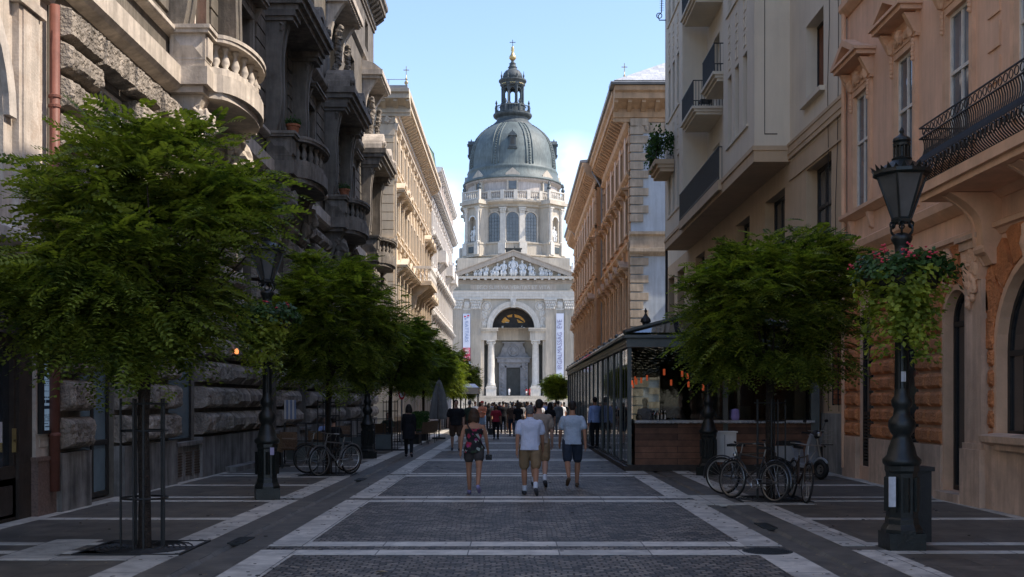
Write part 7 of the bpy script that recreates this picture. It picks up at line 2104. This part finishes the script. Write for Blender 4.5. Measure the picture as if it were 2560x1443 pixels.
    if bt.v: o = build(bt, {'shorts': 'shorts', 'short_shorts': 'shorts', 'pants': 'trousers', 'skirt': 'skirt'}[bot[0]], bot[1], t, smooth=True); vround(o, vox * 1.15)
    if sh.v: o = build(sh, 'shoes', shoes, t, smooth=True); vround(o, min(.014, vox))
    if so.v: build(so, 'socks', socks, t, smooth=True)
    # hair
    g = G()
    if hstyle == 'short':
        g.sph(tuple(hc + Vector((0, -.014, .028))), (.083, .09, .092), 14, 10); g.sph(tuple(hc + Vector((0, -.04, -.02))), (.072, .058, .065), 12, 8)
    elif hstyle == 'receding':
        g.sph(tuple(hc + Vector((0, -.02, .012))), (.080, .083, .088), 14, 10); g.sph(tuple(hc + Vector((0, -.045, -.03))), (.07, .05, .06), 12, 8)
    elif hstyle == 'bun':
        g.sph(tuple(hc + Vector((0, -.014, .028))), (.084, .09, .092), 14, 10); g.sph(tuple(hc + Vector((0, -.10, .04))), (.04, .04, .04), 10, 8)
    else:
        g.sph(tuple(hc + Vector((0, -.014, .028))), (.088, .095, .095), 14, 10)
        rn = random.Random(int(abs(x) * 100))
        ln = .16 if hstyle == 'bob' else .30
        for q in range(26):
            a = PI + PI * q / 25; c_, s_ = math.cos(a), math.sin(a)
            b0 = hc + Vector((c_ * .07, s_ * .07 + .01, .03)); b1 = hc + Vector((c_ * (.095 if hstyle == 'bob' else .09), s_ * .095, -.07)); b2 = hc + Vector((c_ * (.10 if hstyle == 'bob' else .085) + rn.gauss(0, .008), s_ * .085 - .01, -ln + rn.uniform(-.02, .02)))
            capsule(g, [b0, b1, b2], [.03, .03, .014], 6)
    ho = build(g, 'hair', hair, t, smooth=True); vround(ho, min(.012, vox))
    if face:
        g = G()
        for s in (-1, 1): g.sph(tuple(hc + Vector((s * .028, .082, .008))), (.011, .008, .007), 8, 6)
        build(g, 'eyes', MATS['hair_dot'] if 'hair_dot' in MATS else M('hair_dot', (.02, .015, .012), rough=.2, bump=0), t, smooth=True)
    if cap:
        g = G(); g.lathe(hc.x, hc.y - .0, [(.088, hc.z + .02), (.09, hc.z + .06), (.07, hc.z + .105), (.02, hc.z + .12)], 16)
        g.ext([(hc.x - .06, hc.y + .06), (hc.x + .06, hc.y + .06), (hc.x + .05, hc.y + .15), (hc.x - .05, hc.y + .15)], 'v', hc.z + .02, hc.z + .03)
        build(g, 'cap', cap, t, smooth=False)
    t.location = (x, y, z); t.rotation_euler = (0, 0, rz); t.scale = (k, k, k)
    t['_h'] = 0
    del t['_h']
    return t, hc, hands
def world(t, p): return Matrix.Translation(t.location) @ Matrix.Rotation(t.rotation_euler.z, 4, 'Z') @ Matrix.Diagonal((*t.scale, 1)) @ Vector(p)

# floral print
def floral(m, n, l, b, tc, out):
    v = n.new('ShaderNodeTexVoronoi'); v.inputs['Scale'].default_value = 17; v.feature = 'F1'; l(tc.outputs['Object'], v.inputs['Vector'])
    r = n.new('ShaderNodeValToRGB'); r.color_ramp.interpolation = 'CONSTANT'
    e = r.color_ramp.elements; e[0].position = 0; e[0].color = (.015, .015, .018, 1); e[1].position = .42; e[1].color = (.32, .03, .06, 1)
    for p, c in ((.56, (.03, .05, .03, 1)), (.68, (.30, .33, .30, 1)), (.78, (.28, .04, .14, 1)), (.86, (.02, .02, .02, 1))):
        q = e.new(p); q.color = c
    s = n.new('ShaderNodeSeparateXYZ'); l(v.outputs['Color'], s.inputs[0]); l(s.outputs[0], r.inputs[0]); l(r.outputs[0], b.inputs['Base Color'])
m_flor = M('cloth_floral', (.02, .02, .02), bump=.1, extra=floral)
c_white = cloth('white_polo', (.52, .55, .66), var=.06); c_ltee = cloth('pale_blue_grey_tee', (.36, .42, .50), var=.08); c_beige = cloth('beige_tee', (.28, .225, .18)); c_black = cloth('black', (.018, .018, .02)); c_khaki = cloth('khaki', (.22, .15, .085)); c_navy = cloth('navy', (.03, .038, .055)); c_dg = cloth('dark_grey_shorts', (.055, .05, .048)); c_red = cloth('red', (.32, .03, .045)); c_or = cloth('coral_orange', (.62, .23, .13)); c_br = cloth('brown_shorts', (.09, .055, .04)); c_den = cloth('denim', (.07, .09, .14)); c_lb = cloth('light_blue_shirt', (.25, .33, .55)); c_grn = cloth('dark_green', (.05, .065, .045)); c_gr = cloth('mid_grey', (.16, .16, .16)); c_wt = cloth('white', (.6, .6, .6)); c_lj = cloth('light_jeans', (.28, .34, .42))
s_dark = M('dark_sneaker', (.035, .038, .045), rough=.7, bump=.1); s_lil = M('lilac_sneaker', (.22, .20, .34), rough=.7, bump=.1); s_brn = M('tan_sandal', (.10, .06, .035), rough=.7, bump=.1); s_wh = M('white_sneaker', (.5, .5, .5), rough=.7, bump=.1); sock = cloth('white_sock', (.55, .57, .62))
def PX(px, Y): return (px - 1284) * Y / 2700
# --- the four walkers in front ---
t, hc, hd = person('woman in a floral top and grey shorts walking away on the left of the group, holding a camera', PX(1185, 20.3), 20.3, 0, 1.62, sk1, h_br, 'bob', ('tank', m_flor), ('short_shorts', c_dg), s_lil, legs=((.14, .08), (-.32, .5)), arms=((-.2, .15, .22), (.15, .4, .22, .1)), build_=1.14, vox=.012, female=True)
c_ = world(t, hd[1]); cmo = thing('camera', 'small black camera hanging from the right hand of the woman in the floral top', 'camera', c_)
build(G().box(c_.x - .05, c_.x + .07, c_.y - .06, c_.y + .0, c_.z - .12, c_.z - .02), 'camera_body', m_scd, cmo); build(G().tube([(c_.x + .01, c_.y - .06, c_.z - .07), (c_.x + .01, c_.y - .13, c_.z - .08)], .038, 14), 'lens', m_scd, cmo)
person('grey-haired man in a white polo shirt and khaki shorts walking away, foremost in the street', PX(1325, 20.1), 20.1, 0, 1.70, sk1, h_grey, 'receding', ('polo', c_white), ('shorts', c_khaki), s_dark, legs=((.16, .05), (-.28, .38)), arms=((-.25, .2, .14), (.22, .35, .14)), build_=1.12, vox=.012, socks=sock, lean=.05)
person('dark-haired man in a beige shirt walking just behind the man in the white polo', PX(1348, 22.2), 22.2, 0, 1.80, sk2, h_dark, 'short', ('tee', c_beige), ('shorts', c_khaki), s_dark, legs=((.2, .1), (-.25, .35)), arms=((-.1, .1, .12), (.1, .2, .16)), build_=1.15, vox=.013, socks=sock)
t, hc, hd = person('young man in a pale blue T-shirt and navy shorts walking away on the right of the group', PX(1431, 22.0), 22.0, 0, 1.76, sk1, h_dark, 'short', ('tee', c_ltee), ('shorts', c_navy), s_brn, legs=((-.3, .55), (.16, .06)), arms=((.2, .3, .16), (-.22, .15, .18)), build_=1.08, vox=.012)
# --- people farther on ---
person('bearded man in a black T-shirt and brown shorts walking toward us at the left road border', PX(1140, 38.1), 38.1, PI + .15, 1.80, sk2, h_dark, 'short', ('tee', c_black), ('shorts', c_br), s_dark, legs=((.1, .05), (-.15, .2)), arms=((.05, .2), (-.1, .5, .2)), build_=1.22, vox=.016, face=True)
person('person in a long black coat walking away along the left gutter', PX(1022, 34.0), 34.0, .1, 1.66, sk2, h_dark, 'bob', ('coat', c_black), ('pants', c_black), s_dark, legs=((.2, .1), (-.2, .3)), arms=((.1, .3), (-.05, .3)), vox=.016, female=True)
t, hc, hd = person('woman in a red top and black trousers walking toward us with a dark bag', PX(1240, 49.5), 49.5, PI, 1.60, sk1, h_dark, 'bob', ('blouse', c_red), ('pants', c_black), s_dark, legs=((.12, .1), (-.1, .2)), arms=((0, .2, .2), (.05, .15, .2)), build_=1.12, vox=.018, female=True, face=True)
c_ = world(t, hd[1]); bg_ = thing('handbag', 'dark handbag held by the woman in the red top', 'bag', c_)
build(G().box(c_.x - .13, c_.x + .1, c_.y - .06, c_.y + .06, c_.z - .5, c_.z - .2), 'bag_body', m_scd, bg_); build(G().tube([(c_.x - .08, c_.y, c_.z - .2), (c_.x - .02, c_.y, c_.z), (c_.x + .06, c_.y, c_.z - .2)], .01, 5), 'handle', m_scd, bg_)
person('man in a coral orange shirt and red cap standing in the sun left of the crowd', PX(1206, 57.2), 57.2, PI - .5, 1.76, sk2, h_grey, 'short', ('shirt', c_or), ('shorts', c_lj), s_wh, legs=((0, 0), (.05, .05)), arms=((.3, 1.5, .1, -.3), (.3, 1.3, .1, -.3)), build_=1.1, vox=.018, cap=cloth('red_cap', (.5, .06, .05)), face=True)
# --- the crowd toward the church ---
crowd = [(1174, 46, 0, 1.78, c_grn, 'pants', c_br, 'short', 'man in a dark green shirt behind the man in the black T-shirt', 0),
 (1222, 62, 0, 1.65, c_black, 'pants', c_black, 'long', 'dark-haired woman in black between the orange man and the woman in red', 1),
 (1258, 58, 0, 1.75, c_black, 'pants', c_black, 'short', 'man all in black walking away just right of the woman in red', 0),
 (1273, 60, .2, 1.66, c_br, 'skirt', c_br, 'long', 'woman in a brown dress holding a phone near the middle of the crowd', 1),
 (1283, 66, PI, 1.72, c_gr, 'pants', c_den, 'short', 'man in a grey shirt facing us in the middle of the crowd', 0),
 (1296, 50, 0, 1.72, c_black, 'pants', c_lj, 'long', 'woman with long dark hair, black top and light jeans, left of the white polo', 1),
 (1305, 63, .3, 1.68, c_gr, 'pants', c_black, 'bob', 'woman in grey glimpsed behind the white polo shirt', 1),
 (1294, 72, 0, 1.82, c_black, 'pants', c_navy, 'short', 'tall man in a dark cap-like haircut at the back of the crowd', 0),
 (1352, 60, PI, 1.68, c_wt, 'skirt', c_wt, 'long', 'woman in a white dress right of the beige-shirted man', 1),
 (1375, 43, 0, 1.72, c_black, 'skirt', c_navy, 'long', 'woman in a black top and navy skirt walking beside the pale-blue T-shirt man', 1),
 (1396, 56, 0, 1.78, c_gr, 'pants', c_gr, 'short', 'grey-suited man near the pavilion glass', 0),
 (1404, 60, .1, 1.74, c_wt, 'pants', c_black, 'short', 'white-haired man walking close to the pavilion glass', 0),
 (1248, 74, 0, 1.70, c_navy, 'pants', c_black, 'short', 'man in navy far back behind the woman in red', 0),
 (1264, 80, 0, 1.68, c_wt, 'pants', c_den, 'short', 'man in a white shirt at the far left of the distant crowd', 0),
 (1231, 78, PI, 1.66, c_lb, 'pants', c_navy, 'bob', 'woman in light blue behind the dark-haired woman in black', 1),
 (1316, 84, 0, 1.75, c_black, 'pants', c_navy, 'short', 'man in black far back between the steps and the white polo', 0),
 (1328, 76, PI, 1.70, c_red, 'pants', c_black, 'long', 'woman in dark red far behind the men', 1),
 (1341, 82, 0, 1.72, c_den, 'pants', c_navy, 'short', 'man in denim blue far back before the right railing', 0),
 (1366, 70, 0, 1.7, c_lb, 'pants', c_khaki, 'short', 'man in a light blue shirt behind the woman in the white dress', 0),
 (1386, 78, PI, 1.66, c_black, 'skirt', c_black, 'bob', 'woman in a black dress far back by the right edge of the crowd', 1),
 (1276, 92, 0, 1.75, c_gr, 'pants', c_black, 'short', 'small far man in grey just before the church steps', 0),
 (1300, 98, PI, 1.7, c_wt, 'pants', c_navy, 'bob', 'small far woman in white before the church steps', 1),
 (1358, 96, 0, 1.7, c_navy, 'pants', c_gr, 'short', 'small far man in dark blue before the right-hand railing', 0),
 (1214, 88, 0, 1.7, c_black, 'pants', c_gr, 'short', 'small far man in black at the left foot of the steps', 0),
 (1410, 70, 0, 1.7, c_black, 'pants', c_khaki, 'short', 'man in black closest to the far end of the pavilion', 0),
 (1268, 67, PI, 1.66, c_black, 'pants', c_black, 'bob', 'woman in black between the brown dress and the white shirt', 1), (1280, 54, 0, 1.7, c_br, 'pants', c_navy, 'short', 'man in brown just left of the long-haired woman in light jeans', 0),
 (1310, 69, 0, 1.72, c_black, 'pants', c_gr, 'bob', 'woman in black almost hidden behind the grey-haired man', 1), (1236, 66, 0, 1.72, c_gr, 'pants', c_black, 'short', 'man in grey right behind the woman in the red top', 0),
 (1250, 84, 0, 1.7, c_red, 'pants', c_navy, 'short', 'far man in red left of the steps railing', 0), (1290, 88, PI, 1.64, c_beige, 'skirt', c_br, 'long', 'far woman in beige facing us mid street', 1),
 (1320, 64, 0, 1.74, c_navy, 'pants', c_black, 'short', 'man in navy behind the beige-shirted man', 0), (1362, 84, PI, 1.7, c_wt, 'pants', c_gr, 'short', 'far man in white before the small right tree', 0),
 (1380, 66, 0, 1.7, c_br, 'pants', c_black, 'long', 'woman in brown right of the white dress', 1), (1390, 90, 0, 1.72, c_gr, 'pants', c_navy, 'short', 'far grey man near the trunk of the small right tree', 0),
 (1200, 74, 0, 1.7, c_black, 'pants', c_black, 'bob', 'woman in black behind the orange man beside the canopy', 1), (1188, 66, PI, 1.74, c_wt, 'pants', c_navy, 'short', 'man in white under the market canopy edge', 0),
 (1344, 72, 0, 1.7, c_black, 'pants', c_den, 'long', 'dark-haired woman in black left of the white dress', 1)]
rn = random.Random(31)
for i, (px, Y, rz, h, tm, bk_, bm, hs, l_, fem) in enumerate(crowd):
    st = rn.uniform(.05, .25)
    person(l_, PX(px, Y), Y, rz, h, rn.choice([sk1, sk2, sk3]), h_wh if 'white-haired' in l_ else rn.choice([h_dark, h_dark, h_br, h_grey]), hs, ('blouse' if fem else 'tee' if 'suit' not in l_ else 'shirt', tm), (bk_, bm), s_dark,
           legs=((st, .05), (-st, st * 1.3)), arms=((st * .8, .2), (-st * .6, .25)) if 'phone' not in l_ else ((.5, 1.6, .1, -.3), (.5, 1.6, .1, -.3)), vox=.028 if Y > 55 else .02, female=bool(fem), face=abs(rz - PI) < .6, build_=rn.uniform(.98, 1.14), fingers=True, group='people walking between the pavilion and the church')
person('tiny figure in white standing in front of the church door', PX(1273, 234), 233.6, 0, 1.75, sk2, h_dark, 'short', ('shirt', c_wt), ('pants', c_wt), s_dark, vox=.04, z=2.92)
person('tiny figure in red and white on the church steps right of the door', PX(1316, 232), 232, 0, 1.7, sk2, h_dark, 'long', ('blouse', c_red), ('skirt', c_wt), s_dark, vox=.04, z=2.92, female=True)
person('tiny figure in red beside the right column of the church arch', PX(1324, 233), 233, PI, 1.7, sk2, h_dark, 'bob', ('blouse', c_red), ('pants', c_red), s_dark, vox=.04, z=2.92, female=True)
# --- inside the pavilion and on the terrace ---
person('barman in a light blue shirt standing behind the pavilion counter', PX(1612, 29.6), 29.6, PI + .3, 1.66, sk1, h_dark, 'short', ('shirt', c_lb), ('pants', c_black), s_dark, arms=((.3, 1.9, .1, -.4), (.2, .8)), vox=.018, z=.17, face=True)
person('bowed person in navy leaning on a table just behind the counter glass', PX(1594, 28.5), 28.5, PI, 1.7, sk2, h_br, 'short', ('shirt', c_navy), ('pants', c_black), s_dark, legs=((1.35, 1.5), (1.3, 1.45)), sit=True, arms=((.7, .9), (.7, .9)), vox=.018, z=.17, lean=.4)
person('waiter in a white shirt bending in the middle of the pavilion', PX(1712, 30.4), 30.4, 1.2, 1.72, sk1, h_dark, 'short', ('shirt', c_gr), ('pants', c_black), s_dark, arms=((.9, .5), (.8, .6)), vox=.02, z=.17, lean=.5)
person('second waiter in a pale shirt in the pavilion, right of the bending one', PX(1757, 29.8), 29.8, -1.2, 1.72, sk1, h_dark, 'short', ('shirt', c_gr), ('pants', c_black), s_dark, arms=((.9, .7), (.7, .6)), vox=.02, z=.17, lean=.25)
person('man in a blue shirt seen through the side glass of the pavilion', PX(1487, 36), 36, .5, 1.72, sk1, h_dark, 'short', ('shirt', c_lb), ('pants', c_black), s_dark, vox=.02, z=.17)
seat = [(-5.6, 32.25, PI, c_lb, 'seated man in a light blue shirt at the table by the farther lamp post', h_grey), (-5.2, 31.2, 0, c_black, 'seated man in a dark jacket facing away at the table by the farther lamp post', h_dark),
        (-4.9, 42.1, PI, c_grn, 'seated person in green at the table near the road sign', h_br), (3.7, 35.15, PI, c_gr, 'diner in grey at the second pavilion table', h_wh), (3.75, 38.9, 0, c_navy, 'diner in navy at the third pavilion table', h_dark), (3.7, 45.6, PI, c_wt, 'diner in white at the farthest pavilion table', h_br), (3.9, 31.0, PI, c_black, 'diner in black at the first pavilion table', h_dark)]
for x, y, rz, m_, l_, hh in seat:
    person(l_, x, y, rz, 1.72, sk2, hh, 'short', ('shirt', m_), ('pants', c_black), s_dark, legs=((1.45, 1.45), (1.4, 1.4)), sit=-.42, arms=((.6, 1.0), (.6, 1.0)), vox=.022, z=.17 if x > 0 else 0, face=rz == PI, group='guests seated at the cafe tables')
# iron railings at the foot of the steps
for i, (x0, x1, l_) in enumerate([(-9.8, -3.0, 'low iron railing at the foot of the church steps, left one'), (3.4, 9.5, 'low iron railing at the foot of the church steps, right one')]):
    t = thing('iron_railing', l_, 'railing', (x0, 212, 0), 'low iron railings before the church steps')
    g = G()
    n = int((x1 - x0) / .25)
    for k in range(n + 1): g.box(x0 + k * .25 - .02, x0 + k * .25 + .02, 212, 212.04, 0, 1.1)
    build(g, 'bars', m_iron, t)
    g = G(); g.box(x0, x1, 211.98, 212.06, 1.1, 1.18).box(x0, x1, 211.98, 212.06, .1, .16)
    for k in range(5): g.sph((x0 + (x1 - x0) * k / 4, 212, 1.32), .12, 6, 4); g.box(x0 + (x1 - x0) * k / 4 - .06, x0 + (x1 - x0) * k / 4 + .06, 211.95, 212.09, 0, 1.25)
    build(g, 'rails', m_iron, t)
# tidy: short labels
for o in bpy.data.objects:
    l_ = o.get('label')
    if l_ and len(l_.split()) > 16: o['label'] = ' '.join(l_.split()[:16])
# shoulder strap of the camera, worn by the woman in the floral top
wx, wy = PX(1185, 20.3), 20.3
g = G(); g.tube([(wx - .13, wy - .02, 1.345), (wx - .10, wy - .115, 1.27), (wx + .0, wy - .145, 1.15), (wx + .12, wy - .13, 1.0), (wx + .2, wy - .04, .86)], .012, 5)
tag(build(g, 'bag_strap', m_scd), 'thin dark strap slung across the back of the woman in the floral top', 'strap')
